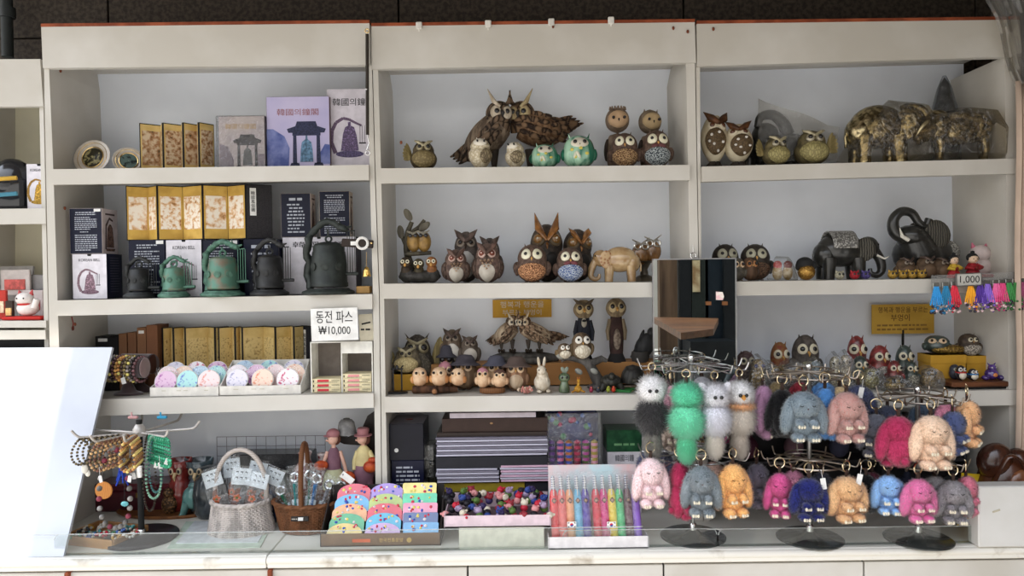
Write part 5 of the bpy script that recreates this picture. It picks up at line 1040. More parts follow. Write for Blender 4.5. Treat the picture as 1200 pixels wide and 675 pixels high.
b = on(577, .05, 'C2'); t = thing('wood_slice', 'oval wood slice under the pink-capped owlet pair', 'base', b); MB().lathe([(14*s_, 0), (15*s_, 1*s_), (15*s_, 5*s_), (14.4*s_, 6*s_), (.001, 6.2*s_)], seg=24, sy=.55).build('slice', [mt(S(140, 96, 60), S(96, 62, 40), 'wave', 60, .6)], t); zs = b.z+6.2*s_
owlet('cream owlet in a pink cap on the wood slice', 566, 429, 16, .045, 'C2', CH, 0, base=zs, cap=PINKC)
owlet('cream owlet in a brown cap on the wood slice', 586, 431, 18, .045, 'C2', CH, 0, base=zs, cap=mt(S(96, 70, 60), rough=.8))
owlet('owl in a pink cap peering over the bark log', 522, 421, 20, .13, 'C2', mt(S(150, 112, 84), S(110, 78, 58), 'streak', 50), 12, cap=PINKC)
owlet('brown owl in a wide dark hat behind the looking-up owlet', 546, 412, 30, .15, 'C2', mt(S(150, 124, 96), S(104, 82, 62), 'streak', 50), -10, brim=HATB)
owlet('brown owl in a blue-grey hat behind the pink-capped owlet', 582, 413, 27, .15, 'C2', mt(S(160, 128, 96), S(112, 86, 62), 'streak', 50), 0, brim=mt(S(84, 84, 96), rough=.8))
owlet('speckled owl in a brown hat beside the white rabbit', 606, 414, 29, .10, 'C2', mt(S(160, 122, 94), S(112, 82, 62), 'streak', 50), -6, brim=HATR, belly=mt(S(206, 186, 160), S(170, 146, 120), 'streak', 60))
t = owlet('small round owl peeking over between the dark hat and the riser owls', 524, 400, 20, .20, 'C2', mt(S(84, 80, 82), S(60, 58, 60), 'mottle', 40), 0, brim=mt(S(70, 68, 76), rough=.8))
# rabbit
t, H, Wd = owl0('white sitting rabbit with upright ears in front of the riser', 635.5, 418, 21, .06, 'C2', 10, name='rabbit_figurine', group='small animals on the third shelf'); wm_ = mt(S(216, 206, 188), S(190, 176, 154), 'mottle', 50, .6, bump=.2); h = H
MB().ell((0, .0, h*.26), (Wd*.46, Wd*.5, h*.26)).ell((0, -.004, h*.44), (Wd*.34, Wd*.36, h*.20)).ell((-.004, -.012, h*.62), (Wd*.27, Wd*.32, h*.135)).build('body', wm_, t)
for s_ in (-1, 1):
    MB().ell((s_*Wd*.15-.002, -.002, h*.84), (Wd*.085, Wd*.06, h*.165), rot=rotm(ry=s_*.16)).build('ear', wm_, t); MB().ell((s_*Wd*.18, -Wd*.32, h*.36), (Wd*.09, Wd*.12, h*.10)).build('paw', wm_, t); MB().ell((s_*Wd*.26, -Wd*.42, h*.05), (Wd*.14, Wd*.24, h*.05)).build('foot', wm_, t); MB().ell((s_*Wd*.20-.004, -.012-Wd*.25, h*.65), (.0022, .0022, .003), seg=8, rings=6).build('eye', PUP, t)
# coral cluster
b = on(616, .03, 'C2'); t = thing('coral_cluster', 'small pink and cream coral cluster at the shelf edge before the rabbit', 'coral', b); m_ = MB(); rr = random.Random(4); s_ = mpp(.03)
for k in range(26): a = rr.uniform(0, 6.28); rd = rr.uniform(0, 11); q = np.array((rd*math.cos(a)*s_, rd*.6*math.sin(a)*s_, rr.uniform(1.5, 4)*s_)); m_.tube([q, q+np.array((rr.uniform(-3, 3), rr.uniform(-3, 2), rr.uniform(2, 6)))*s_], [1.8*s_, .9*s_], 6, mi=k % 2)
m_.build('coral', [mt(S(214, 190, 164)), mt(S(196, 130, 120))], t)
# white-faced owl pair on the branch
b = on(692, .11, 'C2'); s_ = mpp(.11); t = thing('branch_stand', 'grey gnarled branch with leaves carrying two white-faced owls', 'branch', b); gb = mt(S(104, 100, 96), S(66, 63, 60), 'streak', 40, .8, bump=.5)
MB().tube([(14*s_, 0, 2*s_), (8*s_, 0, 12*s_), (-4*s_, 0, 32*s_), (-24*s_, 0, 38*s_), (-34*s_, 0, 34*s_)], [9*s_, 7*s_, 5.4*s_, 4*s_, 1.6*s_], 12).tube([(0, 0, 30*s_), (14*s_, 0, 36*s_), (20*s_, 0, 33*s_)], [5*s_, 4*s_, 2*s_], 10).ell((10*s_, 0, 3*s_), (14*s_, 10*s_, 4*s_)).build('branch', gb, t)
for x, z in ((-36, 40), (-14, 22), (4, 22)): MB().ell((x*s_, -6*s_, z*s_), (5*s_, 1.4*s_, 3.2*s_), rot=rotm(ry=.6)).build('leaf', mt(S(140, 140, 132), rough=.4, metal=.3), t)
FW = mt(S(222, 214, 196), S(184, 172, 150), 'feather', 90, .6, bump=.7)
for px, yt, pw, lab, zz in ((662, 401, 18, 'smaller white-faced owl on the grey branch', 37), (682, 387.5, 26, 'larger white-faced owl on the grey branch', 36)):
    t, H, Wd = owl0(lab, px, yt, pw, .10, 'C2', 6, base=b.z+zz*s_); B = Body(H*.94, Wd*.95, P_(.95, .07, .57), .9); m_ = MB(); B.mesh(m_); m_.build('body', mt(S(110, 92, 72), S(78, 64, 50), 'streak', 50), t)
    m_ = MB(); B.patch(m_, 0, .30, 1.0, .28, .008); m_.build('feathered_belly', FW, t); eyes(B, t, (mt(S(232, 226, 214)), PUP), .74, None, .155, .006, .32, BEAKY, .06); ears(B, t, mt(S(120, 100, 80)), .10, .9, .8, .06); wings(B, t, mt(S(120, 100, 70), S(84, 68, 48), 'streak', 50), .38, .26, .4, 1.5, .01)
# owls in clothes
def dressed_owl(label, px, ytop, pw, Y, coat_, face, bottom, apron=None, tie=False, horn=True):
    t, H, Wd = owl0(label, px, ytop, pw, Y, 'C2', 0, base=ZR, name='dressed_owl_figurine'); R_ = Wd/2
    B = Body(H*.70, Wd*.86, lambda t_: .62+.20*math.sin(PI*t_)**1 if t_ < .80 else .62+.12*math.cos((t_-.8)*6)*(1-(t_-.8)*2), .7); m_ = MB(); B.mesh(m_); m_.build('coat', coat_, t)
    m_ = MB(); m_.lathe([(R_*.95, 0), (R_*.9, H*.03), (R_*.62, H*.14), (R_*.55, H*.2)], seg=20, sy=.7); m_.build('trousers', bottom, t)
    hz = H*.83; B2 = Body(H*.30, Wd*1.0, lambda t_: math.sin(PI*(t_*.94+.03))**.5, .8); m_ = MB(); B2.mesh(m_); m_.v = [v+np.array((0, 0, H*.68)) for v in m_.v]; m_.build('head', mt(S(150, 132, 104), S(110, 94, 72), 'streak', 60), t)
    for s_ in (-1, 1):
        m_ = MB(); B2.patch(m_, s_*.48, .55, .46, .30, .004); m_.v = [v+np.array((0, 0, H*.68)) for v in m_.v]; f_ = m_.build('face_disc', face, t)
        c, n = B2.p(s_*.42, .60, .004); MB().ell(c+np.array((0, 0, H*.68)), (R_*.22, .006, R_*.24), seg=10, rings=8).build('eye', PUP, f_)
        MB().tube([(s_*R_*.60, -.0, H*.66), (s_*R_*.86, -.004, H*.48), (s_*R_*.80, -.008, H*.34)], [R_*.2, R_*.2, R_*.14], 10).build('arm', mt(S(140, 124, 100), S(110, 96, 76), 'streak', 50) if apron else coat_, t)
        if horn: MB().tube([(0, -R_*.72, H*.90), (s_*R_*.6, -R_*.5, H*.945), (s_*R_*1.02, -R_*.2, H*1.0)], [R_*.10, R_*.18, .001], 8).build('brow_horn', mt(S(86, 74, 60)), t)
    c, n = B2.p(0, .45, 0); MB().tube([c+np.array((0, 0, H*.70)), c+n*.01+np.array((0, 0, H*.68)), c+n*.006+np.array((0, 0, H*.655))], [.006, .006, .001], 8).build('beak', BEAKY, t)
    if apron: m_ = MB(); B.patch(m_, 0, .50, .55, .26, .007, nr=5, nph=20, pw=8); m_.build('apron', apron, t)
    if tie: m_ = MB(); B.patch(m_, 0, .90, .5, .12, .006); m_.build('shirt', mt(S(180, 172, 156)), t); MB().ell((0, -R_*.62, H*.66), (R_*.22, .005, R_*.12)).build('bow_tie', INK, t)
    return t
dressed_owl('tall owl in a dark waistcoat and bow tie on the riser', 685, 350, 24, .23, mt(S(44, 46, 54), rough=.8), mt(S(190, 170, 130)), mt((.02, .02, .022), rough=.8), tie=True)
dressed_owl('tall owl in a brown shirt and speckled apron on the riser', 723, 348, 24, .23, mt(S(70, 52, 48), S(54, 40, 38), rough=.85), mt(S(196, 176, 136)), mt((.022, .02, .02), rough=.8), apron=mt(S(140, 124, 108), S(90, 76, 66), 'mottle', 90), horn=False)
# little things along the edge
t, H, Wd = owl0('glossy green figure with leafy ears before the branch', 661.5, 430, 15, .05, 'C2', 0, name='green_figurine', group='small animals on the third shelf'); gg_ = mt(S(96, 112, 84), S(66, 82, 58), rough=.2, coat=.6)
MB().lathe([(Wd*.42, 0), (Wd*.44, H*.1), (Wd*.36, H*.3), (Wd*.28, H*.42), (.001, H*.46)], seg=18).build('body', gg_, t); MB().ell((0, 0, H*.58), (Wd*.46, Wd*.4, H*.20)).build('head', gg_, t)
for s_ in (-1, 1): MB().ell((s_*Wd*.12+.002, 0, H*.88), (Wd*.16, Wd*.08, H*.14), rot=rotm(ry=s_*.5)).build('leaf_ear', mt(S(130, 138, 124), rough=.3), t); MB().ell((s_*Wd*.18, -Wd*.36, H*.60), (Wd*.09, Wd*.06, H*.05), seg=8, rings=6).build('eye', PUP, t)
b = on(677.5, .04, 'C2'); s_ = mpp(.04); t = thing('giraffe_toy', 'tiny yellow spotted giraffe toy sitting on the shelf edge', 'toy', b, 0, 'small animals on the third shelf'); ym = mt(S(206, 170, 60), S(170, 110, 40), 'speckle', 300, .4)
MB().ell((0, 0, 4*s_), (4.6*s_, 4*s_, 4*s_)).tube([(0, 0, 6*s_), (.6*s_, -1*s_, 13*s_)], [2*s_, 1.4*s_], 8).ell((.6*s_, -2*s_, 14*s_), (2*s_, 2.4*s_, 1.8*s_)).build('body', ym, t)
for k in (-1, 1): MB().tube([(k*3*s_, -1*s_, 3*s_), (k*6.5*s_, -3*s_, 1.2*s_), (k*7.5*s_, -4*s_, 1.0*s_)], 1.1*s_, 8).build('leg', ym, t); MB().tube([(.6*s_+k*.8*s_, -1*s_, 15*s_), (.6*s_+k*1.4*s_, -1*s_, 18*s_)], .5*s_, 6).build('horn', mt(S(190, 110, 50)), t)
for px, yt, cc, nm in ((693, 456, S(150, 50, 76), 'tiny magenta'), (701, 454, S(56, 60, 72), 'tiny slate'), (713, 453.5, S(150, 160, 60), 'tiny lime'), (719, 456, S(190, 60, 40), 'tiny red')):
    b = on(px, .03, 'C2'); t = thing('bird_toy', nm+' bird toy standing on the shelf edge near the turtle', 'toy', b, 0, 'small animals on the third shelf'); s_ = mpp(.03); m1 = mt(cc, tuple(v*.6 for v in cc), rough=.3)
    MB().ell((0, 0, 3*s_), (2.6*s_, 2.6*s_, 3*s_), seg=10, rings=8).ell((0, -.6*s_, 6*s_), (1.8*s_, 1.8*s_, 1.8*s_), seg=10, rings=8).build('body', m1, t); MB().tube([(0, -2*s_, 6*s_), (0, -3.4*s_, 5.6*s_)], [.8*s_, .1*s_], 6).build('beak', BEAKY, t); MB().ell((0, 2.6*s_, 3.4*s_), (1.2*s_, 1.6*s_, .8*s_), seg=8, rings=6).build('tail', m1, t)
b = on(716, .08, 'C2'); s_ = mpp(.08); t = thing('turtle_figurine', 'dark bronze turtle with a raised head at the foot of the riser', 'figurine', b, 0, 'small animals on the third shelf'); tm_ = mt(S(60, 58, 52), S(38, 37, 33), 'feather', 60, .4, bump=.6)
MB().ell((0, 0, 11*s_), (13*s_, 12*s_, 8*s_)).build('shell', tm_, t); MB().ell((0, -10*s_, 18*s_), (4*s_, 5*s_, 4.4*s_)).tube([(0, -6*s_, 12*s_), (0, -9*s_, 17*s_)], [4*s_, 3*s_], 10).build('head', tm_, t)
for x, y in ((-11, -6), (11, -6), (-10, 7), (10, 7)): MB().tube([(x*.8*s_, y*s_, 8*s_), (x*1.2*s_, y*1.3*s_, .5*s_)], [4*s_, 3*s_], 10).build('leg', tm_, t)
b = on(742, .10, 'C2'); s_ = mpp(.10); t = thing('tortoise_shell', 'dark domed tortoise figurine on the green box beside the fur doll', 'figurine', b+Vector((0, 0, 8*s_)), 0, 'small animals on the third shelf'); MB().lathe([(15*s_, 0), (15.5*s_, 2*s_), (13*s_, 12*s_), (8*s_, 19*s_), (.001, 21*s_)], seg=24, sy=.8).build('shell', mt(S(56, 54, 50), S(36, 34, 32), 'feather', 40, .45, bump=.7), t); MB().ell((0, -14*s_, 4*s_), (4*s_, 5*s_, 3.4*s_)).build('head', mt(S(60, 58, 52)), t)
t, w, h, d = carton('small bright green printed box at the shelf edge under the tortoise', 730, 755, 456, .05, 'C2', .07, mt(S(60, 130, 66), S(40, 100, 50), 'mottle', 30), mt(S(44, 110, 56)), 20, group='small boxes'); m_ = MB(); text_rows(m_, -w*.4, w*.2, h*.2, h*.8, 2); m_.build('printed_text', mt(S(220, 214, 150)), t)
b = on(752, .24, 'C2'); b.z = ZR; s_ = mpp(.24); t = thing('raven_figurine', 'black feathered bird figurine half hidden behind the mirror', 'figurine', b, 0); bm_ = mt((.02, .02, .021), (.035, .035, .036), 'streak', 60, .5, bump=.4)
MB().ell((4*s_, 0, 18*s_), (11*s_, 9*s_, 17*s_), rot=rotm(ry=.5)).ell((13*s_, 0, 34*s_), (6*s_, 6*s_, 6*s_)).build('body', bm_, t); m_ = MB()
for k in range(5): m_.ell((-6*s_+k*1.5*s_, 0, (12+k*4)*s_), (2.4*s_, 2*s_, 10*s_), rot=rotm(ry=.75-.1*k))
m_.build('wing', bm_, t); MB().lathe([(9*s_, -8*s_), (11*s_, -2*s_), (10*s_, 4*s_)], (-2*s_, -4*s_, 8*s_), 16).build('nest', mt((.06, .055, .05), rough=.8), t)
# ================================================================== shadowed unit: elephants, owls, dolls
def spotted_owl(label, px, ytop, pw, Y, rz, ss):
    t, H, Wd = owl0(label, px, ytop, pw, Y, 'A3', rz); z0 = H*.12; Hb = H*.80; B = Body(Hb, Wd, lambda t_: (math.sin(PI*(t_*.88+.06)**1.0)**.6)*(1 if t_ < .62 else 1.0), .8); sh = np.array((0, 0, z0))
    def up(m_): m_.v = [v+sh for v in m_.v]; return m_
    m_ = MB(); B.mesh(m_); up(m_).build('body', mt(S(204, 194, 168), S(180, 166, 138), 'mottle', 20, .4), t)
    m_ = MB(); B.patch(m_, ss*.55, .42, .95, .33, .010, nr=6, nph=24); w_ = up(m_).build('spotted_wing', mt(S(104, 84, 58), S(74, 60, 42), 'speckle', 200, .5, bump=.4), t)
    m_ = MB()
    for a, q in ((-.3, .55), (.2, .60), (.45, .40), (-.15, .36), (.15, .22), (-.45, .42)): B.patch(m_, ss*.55+a, q, .14, .045, .015, nr=3, nph=10)
    up(m_).build('white_spot', mt(S(206, 200, 190), rough=.2, coat=.5), w_)
    m_ = MB()
    for s_ in (-1, 1): B.patch(m_, s_*.5, .78, .48, .12, .006)
    up(m_).build('face_disc', mt(S(196, 184, 160)), t); m_ = MB()
    for s_ in (-1, 1): B.patch(m_, s_*.5, .77, .26, .065, .009)
    up(m_).build('eye', mt(S(84, 52, 34), rough=.15), t); br = mt(S(92, 58, 34), S(60, 38, 24), 'mottle', 40, .4)
    for s_ in (-1, 1): m_ = MB(); m_.tube([B.p(0, .80, .010)[0], B.p(s_*.6, .88, .012)[0], B.p(s_*1.2, .86, .004)[0]+np.array((s_*.05*H, 0, .16*H))], np.array((.04, .075, .006))*H, 8); up(m_).build('brow_horn', br, t)
    MB().tube([(-.02, 0, 0), (0, 0, z0*.9)], [.016, .014], 10).tube([(.02, 0, 0), (0.004, 0, z0*.9)], [.016, .014], 10).ell((0, 0, .004), (Wd*.42, Wd*.3, .006)).build('branch_foot', mt(S(66, 58, 50), S(44, 38, 33), 'streak', 40), t)
    return t
spotted_owl('taller cream owl with a white-spotted brown wing at the end of the shadowed top shelf', 837, 131, 32, .08, 10, -.4)
spotted_owl('smaller cream owl with a white-spotted brown wing and horned brows beside it', 865, 142, 34, .07, -10, .4)
OLV = mt(S(164, 154, 104), S(124, 114, 76), 'feather', 110, .55, bump=.6); OLD = mt(S(110, 100, 70), S(76, 68, 48), 'mottle', 60)
scaled_owl('smaller olive owl with goggle eyes and one raised wing', 909, 158, 37, .06, 'A3', OLV, OLD, 6, (-1,), goggle=mt(S(168, 160, 140), metal=.5, rough=.3))
scaled_owl('larger olive owl with goggle eyes and a wide scalloped wing', 951, 150, 47, .07, 'A3', OLV, OLD, -4, (1,), goggle=mt(S(168, 160, 140), metal=.5, rough=.3))
DARKG = mt(S(50, 50, 47), S(36, 36, 34), 'mottle', 40, .3, coat=.3, bump=.1)
b = on(910, .20, 'A3'); t = thing('elephant_figurine', 'dark elephant under a smoky plastic bag behind the olive owls', 'figurine', b, 0, 'elephant figurines'); s_ = mpp(.2)
MB().ell((6*s_, 0, 23*s_), (40*s_, 18*s_, 22*s_)).ell((-38*s_, 0, 22*s_), (16*s_, 15*s_, 20*s_)).build('body', DARKG, t); MB().ell((-14*s_, -2*s_, 40*s_), (16*s_, 14*s_, 16*s_)).build('head', DARKG, t)
MB().tube([(12*s_, -4*s_, 42*s_), (6*s_, -6*s_, 54*s_), (-6*s_, -6*s_, 64*s_), (-20*s_, -6*s_, 62*s_), (-24*s_, -6*s_, 50*s_)], np.array((8, 7, 6, 5, 4))*s_, 12).build('trunk', DARKG, t)
for x in (-34, -12, 14, 34): MB().tube([(x*s_, -6*s_, 14*s_), (x*s_, -6*s_, 0)], [8*s_, 7*s_], 10).build('leg', DARKG, t)
m_ = MB(); rr = np.random.default_rng(2); g = []; n_ = 10
for i in range(n_):
    for j in range(n_): u, v_ = i/(n_-1), j/(n_-1); g.append(((-28+u*92)*s_+rr.normal()*.002, -20*s_+rr.normal()*.004+.01*math.sin(u*9), (v_*(72-34*u))*s_+8*s_))
m_.add(g, [(i*n_+j, (i+1)*n_+j, (i+1)*n_+j+1, i*n_+j+1) for i in range(n_-1) for j in range(n_-1)]); m_.build('plastic_bag', clear(tint=(.62, .6, .56), gloss=.08, rough=.15, wrinkle=.8, haze=.10), t)
# two brass animals wrapped in plastic
BR = mt(S(196, 180, 140), S(90, 80, 56), 'mottle', 60, .22, metal=.85, bump=.5)
def hull(t, pts, Y0, Y1, mat):
    """a loose plastic bag: outline (x, z) puffed in depth"""
    m_ = MB(); k = len(pts); c = np.mean(np.array(pts), 0); v = []; rg = np.random.default_rng(k)
    for y, sc in ((Y0, .80), ((Y0*.6+Y1*.4), 1.0), (Y1, .85)): v += [(c[0]+(x-c[0])*sc+rg.normal()*.003, y+rg.normal()*.004, max(.001, c[1]+(z-c[1])*sc+rg.normal()*.003)) for x, z in pts]
    v.append((c[0], Y0-.012, c[1])); f = [(a*k+i, a*k+(i+1) % k, (a+1)*k+(i+1) % k, (a+1)*k+i) for a in range(2) for i in range(k)]+[(3*k, (i+1) % k, i) for i in range(k)]
    m_.add(v, f); return m_.build('plastic_bag', mat, t)
PB = clear(tint=(.80, .76, .68), gloss=.09, rough=.10, wrinkle=.9, haze=.015, scale=30)
t = elephant('brass elephant with a raised trunk in a clear plastic bag on the top shelf', 1034, 122, 98, .10, 'A3', 1, BR, BR, 0, trunk='up', tusk=mt((.8, .76, .62), rough=.3, metal=.4)); H = P(1034, 122, .1).z-t.location.z; l = 98*mpp(.1)
for ch in list(t.children):
    if ch.name.split('.')[0] in ('trunk',): bpy.data.objects.remove(ch)
MB().tube([(l*.30, -.02, H*.6), (l*.44, -.02, H*.55), (l*.50, -.02, H*.70), (l*.44, -.02, H*.88), (l*.30, -.02, H*.95), (l*.2, -.02, H*.90)], np.array((.07, .055, .05, .045, .04, .036))*l, 12).build('trunk', BR, t)
hull(t, [(-l*.53, 0), (-l*.5, H*.15), (-l*.22, H*.72), (l*.02, H*1.02), (l*.45, H*1.0), (l*.56, H*.7), (l*.50, H*.2), (l*.52, 0)], -.10, .09, PB)
b = on(1114, .08, 'A3'); t = thing('bull_figurine', 'brass bull with long curved horns in a clear plastic bag on the top shelf', 'figurine', b); s_ = mpp(.08)
MB().ell((10*s_, 0, 38*s_), (36*s_, 16*s_, 18*s_)).ell((30*s_, 0, 40*s_), (17*s_, 15*s_, 18*s_)).ell((-18*s_, -3*s_, 42*s_), (17*s_, 15*s_, 19*s_)).build('body', BR, t)
MB().ell((-34*s_, -8*s_, 34*s_), (12*s_, 10*s_, 11*s_), rot=rotm(ry=-.5)).ell((-42*s_, -10*s_, 26*s_), (7*s_, 7*s_, 7*s_)).tube([(-20*s_, -3*s_, 42*s_), (-34*s_, -7*s_, 35*s_)], [14*s_, 10*s_], 12).build('head', BR, t)
for k in (-1, 1): MB().tube([(-36*s_, (-8+k*7)*s_, 40*s_), (-42*s_, (-10+k*16)*s_, 42*s_), (-50*s_, (-12+k*18)*s_, 36*s_), (-54*s_, (-14+k*10)*s_, 26*s_)], np.array((3, 2.6, 2, .5))*s_, 8).build('horn', mt(S(190, 176, 140), metal=.7, rough=.25), t); MB().ell((-28*s_, (-6+k*11)*s_, 38*s_), (4*s_, 2*s_, 2.4*s_)).build('ear', BR, t)
for x, y in ((-18, -8), (-12, 6), (34, -8), (40, 6)): MB().tube([(x*s_, y*s_, 28*s_), ((x+2)*s_, y*s_, 13*s_), (x*s_, y*s_, 2*s_)], [6*s_, 4*s_, 3.4*s_], 10).ell((x*s_-.002, y*s_-.002, 2.6*s_), (4.4*s_, 4.4*s_, 2.4*s_)).build('leg', BR, t)
MB().tube([(46*s_, 0, 44*s_), (52*s_, 0, 30*s_), (51*s_, 0, 12*s_)], [2.4*s_, 1.6*s_, 2.4*s_], 8).build('tail', BR, t); MB().ell((6*s_, -2*s_, 52*s_), (16*s_, 13*s_, 6*s_)).build('saddle', mt(S(170, 154, 116), S(110, 98, 70), 'feather', 120, .3, metal=.7, bump=.6), t)
hull(t, [(-56*s_, 0), (-54*s_, 30*s_), (-34*s_, 52*s_), (4*s_, 62*s_), (40*s_, 58*s_), (54*s_, 34*s_), (55*s_, 0)], -.11, .08, PB)
b = on(1107, .22, 'A3'); s_ = mpp(.22); t = thing('wrapped_ornament', 'dark pointed ornament in plastic standing behind the brass bull', 'ornament', b)
z1 = P(1107, 91, .22).z-b.z; MB().lathe([(15*s_, 0), (14*s_, z1*.45), (12*s_, z1*.62), (8*s_, z1*.8), (5*s_, z1*.93), (.001, z1)], seg=14).build('ornament', mt((.02, .022, .024), (.05, .052, .056), 'mottle', 60, .35, bump=.6), t)
MB().lathe([(17*s_, 0), (17*s_, z1*.45), (13.5*s_, z1*.66), (8*s_, z1*.88), (2*s_, z1*1.02)], seg=10).build('plastic_wrap', clear(tint=(.8, .82, .86), gloss=.14, rough=.1, wrinkle=.9), t)
# --- second bay
BK = mt(S(60, 54, 48), S(42, 38, 34), 'mottle', 60, .5); EYEG = mt(S(176, 172, 150), rough=.4)
bead_owl('black owl with round grey eyes behind the mirror edge', 850, 283, 34, .12, 'B3', BK, bead(S(110, 100, 84), S(50, 46, 40)), 0, eye=EYEG)
bead_owl('dark brown owl with a beaded belly and stub wing beside the mirror', 885, 283, 37, .12, 'B3', BK, bead(S(130, 98, 76), S(56, 44, 36)), -10, eye=EYEG)
owlet('little wooden owl in front of the dark brown owl', 879, 299, 20, .06, 'B3', mt(S(96, 72, 54), S(66, 50, 38), 'streak', 50), 6, face=mt(S(170, 120, 80)))
owlet('little dim owl half hidden by the mirror edge', 865, 300, 18, .05, 'B3', mt(S(90, 84, 74), S(64, 60, 52), 'mottle', 50), 0)
b = on(917, .06, 'B3'); s_ = mpp(.06); t = thing('bagged_owl_pair', 'clear bag holding two small red-capped owls on the second shelf', 'bag', b)
for x, cc in ((-6, S(190, 60, 54)), (6, S(120, 50, 44))): MB().ell((x*s_, 0, 9*s_), (6*s_, 5*s_, 9*s_)).build('owl', mt(S(196, 180, 150), S(150, 120, 60), 'mottle', 60), t); MB().ell((x*s_, -1*s_, 18*s_), (5*s_, 4.4*s_, 5*s_)).build('cap', mt(cc, rough=.4), t)
hull(t, [(-18*s_, 0), (-13*s_, 14*s_), (-7*s_, 28*s_), (8*s_, 27*s_), (14*s_, 14*s_), (18*s_, 0)], -.03, .03, clear(tint=(.94, .94, .93), gloss=.10, rough=.08, wrinkle=.8, haze=.04))
b = on(945, .06, 'B3'); t = thing('gold_capsule_owl', 'round owl with a gold foil belly and black cap beside the bagged pair', 'figurine', b); MB().ell((0, 0, 9*s_), (10*s_, 9*s_, 9.4*s_)).build('foil_belly', mt(S(206, 164, 84), S(150, 104, 44), 'feather', 160, .2, metal=.7, bump=.7), t)
MB().ell((-1*s_, 2*s_, 19*s_), (10*s_, 8*s_, 8*s_)).ell((-9*s_, 2*s_, 16*s_), (3*s_, 3*s_, 5*s_)).ell((9*s_, 2*s_, 17*s_), (4*s_, 3*s_, 5*s_)).build('black_cap', BLACKM, t)
EL = mt(S(46, 45, 42), S(30, 30, 28), 'mottle', 40, .3, coat=.3, bump=.15); EE = mt(S(84, 80, 70), S(40, 38, 34), 'wave', 40, .35, bump=.5); BLK = mt(S(186, 184, 178), S(96, 94, 90), 'speckle', 150, .35, bump=.6, metal=.2)
elephant('black elephant with a silver beaded blanket and fanned ear', 990, 272, 84, .13, 'B3', 1, EL, EE, 0, blanket=BLK, trunk='curl', tusk=IVORY)
b = on(1070, .20, 'B3'); t = thing('elephant_figurine', 'large dark elephant rearing with its trunk curled high overhead', 'figurine', b, 0, 'elephant figurines'); s_ = mpp(.20); H = P(1070, 248, .2).z-b.z
hz = H*.62; MB().ell((14*s_, .02, H*.36), (34*s_, 24*s_, H*.34)).tube([(6*s_, 0, H*.4), (-2*s_, -.01, hz)], [22*s_, 17*s_], 16).build('body', EL, t); MB().ell((-4*s_, -.02, hz), (19*s_, 16*s_, 13*s_), rot=rotm(ry=.25)).build('head', EL, t)
MB().tube([(-14*s_, -.03, hz-2*s_), (-26*s_, -.03, hz+6*s_), (-27*s_, -.03, hz+20*s_), (-18*s_, -.03, hz+29*s_), (-6*s_, -.03, hz+27*s_), (2*s_, -.03, hz+16*s_), (10*s_, -.03, hz+12*s_), (14*s_, -.03, hz+20*s_)], np.array((8, 7, 6, 5.4, 5, 4.4, 4, 4.4))*s_, 12).build('trunk', EL, t)
for k in (0, 1): MB().ell(((20-k*4)*s_, (-14+k*30)*s_, hz+2*s_), (14*s_, 3*s_, 17*s_), rot=rotm(rz=-.3, ry=-.3)).build('ear', EE, t); MB().tube([(-14*s_, (-16+k*8)*s_, hz-4*s_), (-22*s_, (-18+k*8)*s_, hz+0*s_), (-25*s_, (-18+k*8)*s_, hz+10*s_)], [2.6*s_, 2.2*s_, .3*s_], 8).build('tusk', IVORY, t)
for x in (-10, 12, 30): MB().tube([(x*s_, -8*s_, H*.2), (x*s_, -8*s_, 0)], [11*s_, 10*s_], 12).build('leg', EL, t)
MB().ell((-10*s_, -17*s_, hz+3*s_), 1.6*s_, seg=8, rings=6).build('eye', mt((.5, .45, .35), rough=.1), t)
b = on(1110, .22, 'B3'); t = thing('beaded_ball', 'silver beaded round ornament behind the rearing elephant', 'ornament', b+Vector((0, 0, 30*s_))); MB().lathe([(8*s_, -30*s_), (6*s_, -28*s_), (4*s_, -14*s_)], seg=14).build('foot', EL, t); MB().ell((0, 0, 0), (15*s_, 8*s_, 14*s_)).build('ball', bead(S(206, 204, 196), S(120, 118, 112), 160), t)
for px, yt, lab in ((1061, 301, 'brown clay owl with frowning brows under the rearing elephant'), (1085, 299, 'larger brown clay owl with frowning brows under the rearing elephant'), (1104, 301, 'dim clay owl between the frowning owls and the doll in yellow')):
    browed_owl(lab, px, yt, 24, .10, 'B3', mt(S(104, 84, 66), S(80, 64, 50), 'mottle', 40, .7), mt(S(112, 90, 70)), 0, horn=.05)
for k, (px, cc, nm) in enumerate(((984, S(190, 184, 160), 'cream'), (1001.5, S(190, 50, 60), 'red'), (1014.5, S(90, 80, 140), 'violet'), (1046, S(206, 164, 70), 'first gold'), (1058, S(206, 164, 70), 'second gold'), (1069, S(206, 164, 70), 'third gold'), (1080, S(206, 164, 70), 'fourth gold'))):
    b = on(px, .02, 'B3'); s_ = mpp(.02); t = thing('owl_bead', f'tiny {nm} owl bead in the row at the second shelf edge', 'ornament', b, 0, 'tiny owl beads'); MB().ell((0, 0, 5*s_), (5.6*s_, 5*s_, 5*s_), seg=14).build('body', mt(cc, tuple(v*.5 for v in cc), 'speckle', 260, .3, bump=.5, metal=.4 if k > 2 else 0), t)
    m_ = MB()
    for e_ in (-1, 1): m_.ell((e_*2*s_, -4.6*s_, 6.4*s_), (1.4*s_, .8*s_, 1.4*s_), seg=8, rings=6)
    m_.build('eye', PUP, t); MB().tube([(-3.5*s_, 0, 8.6*s_), (-4.6*s_, 0, 11*s_)], [1.4*s_, .2*s_], 6).build('ear_tuft', mt(cc), t); MB().tube([(3.5*s_, 0, 8.6*s_), (4.6*s_, 0, 11*s_)], [1.4*s_, .2*s_], 6).build('ear_tuft', mt(cc), t)
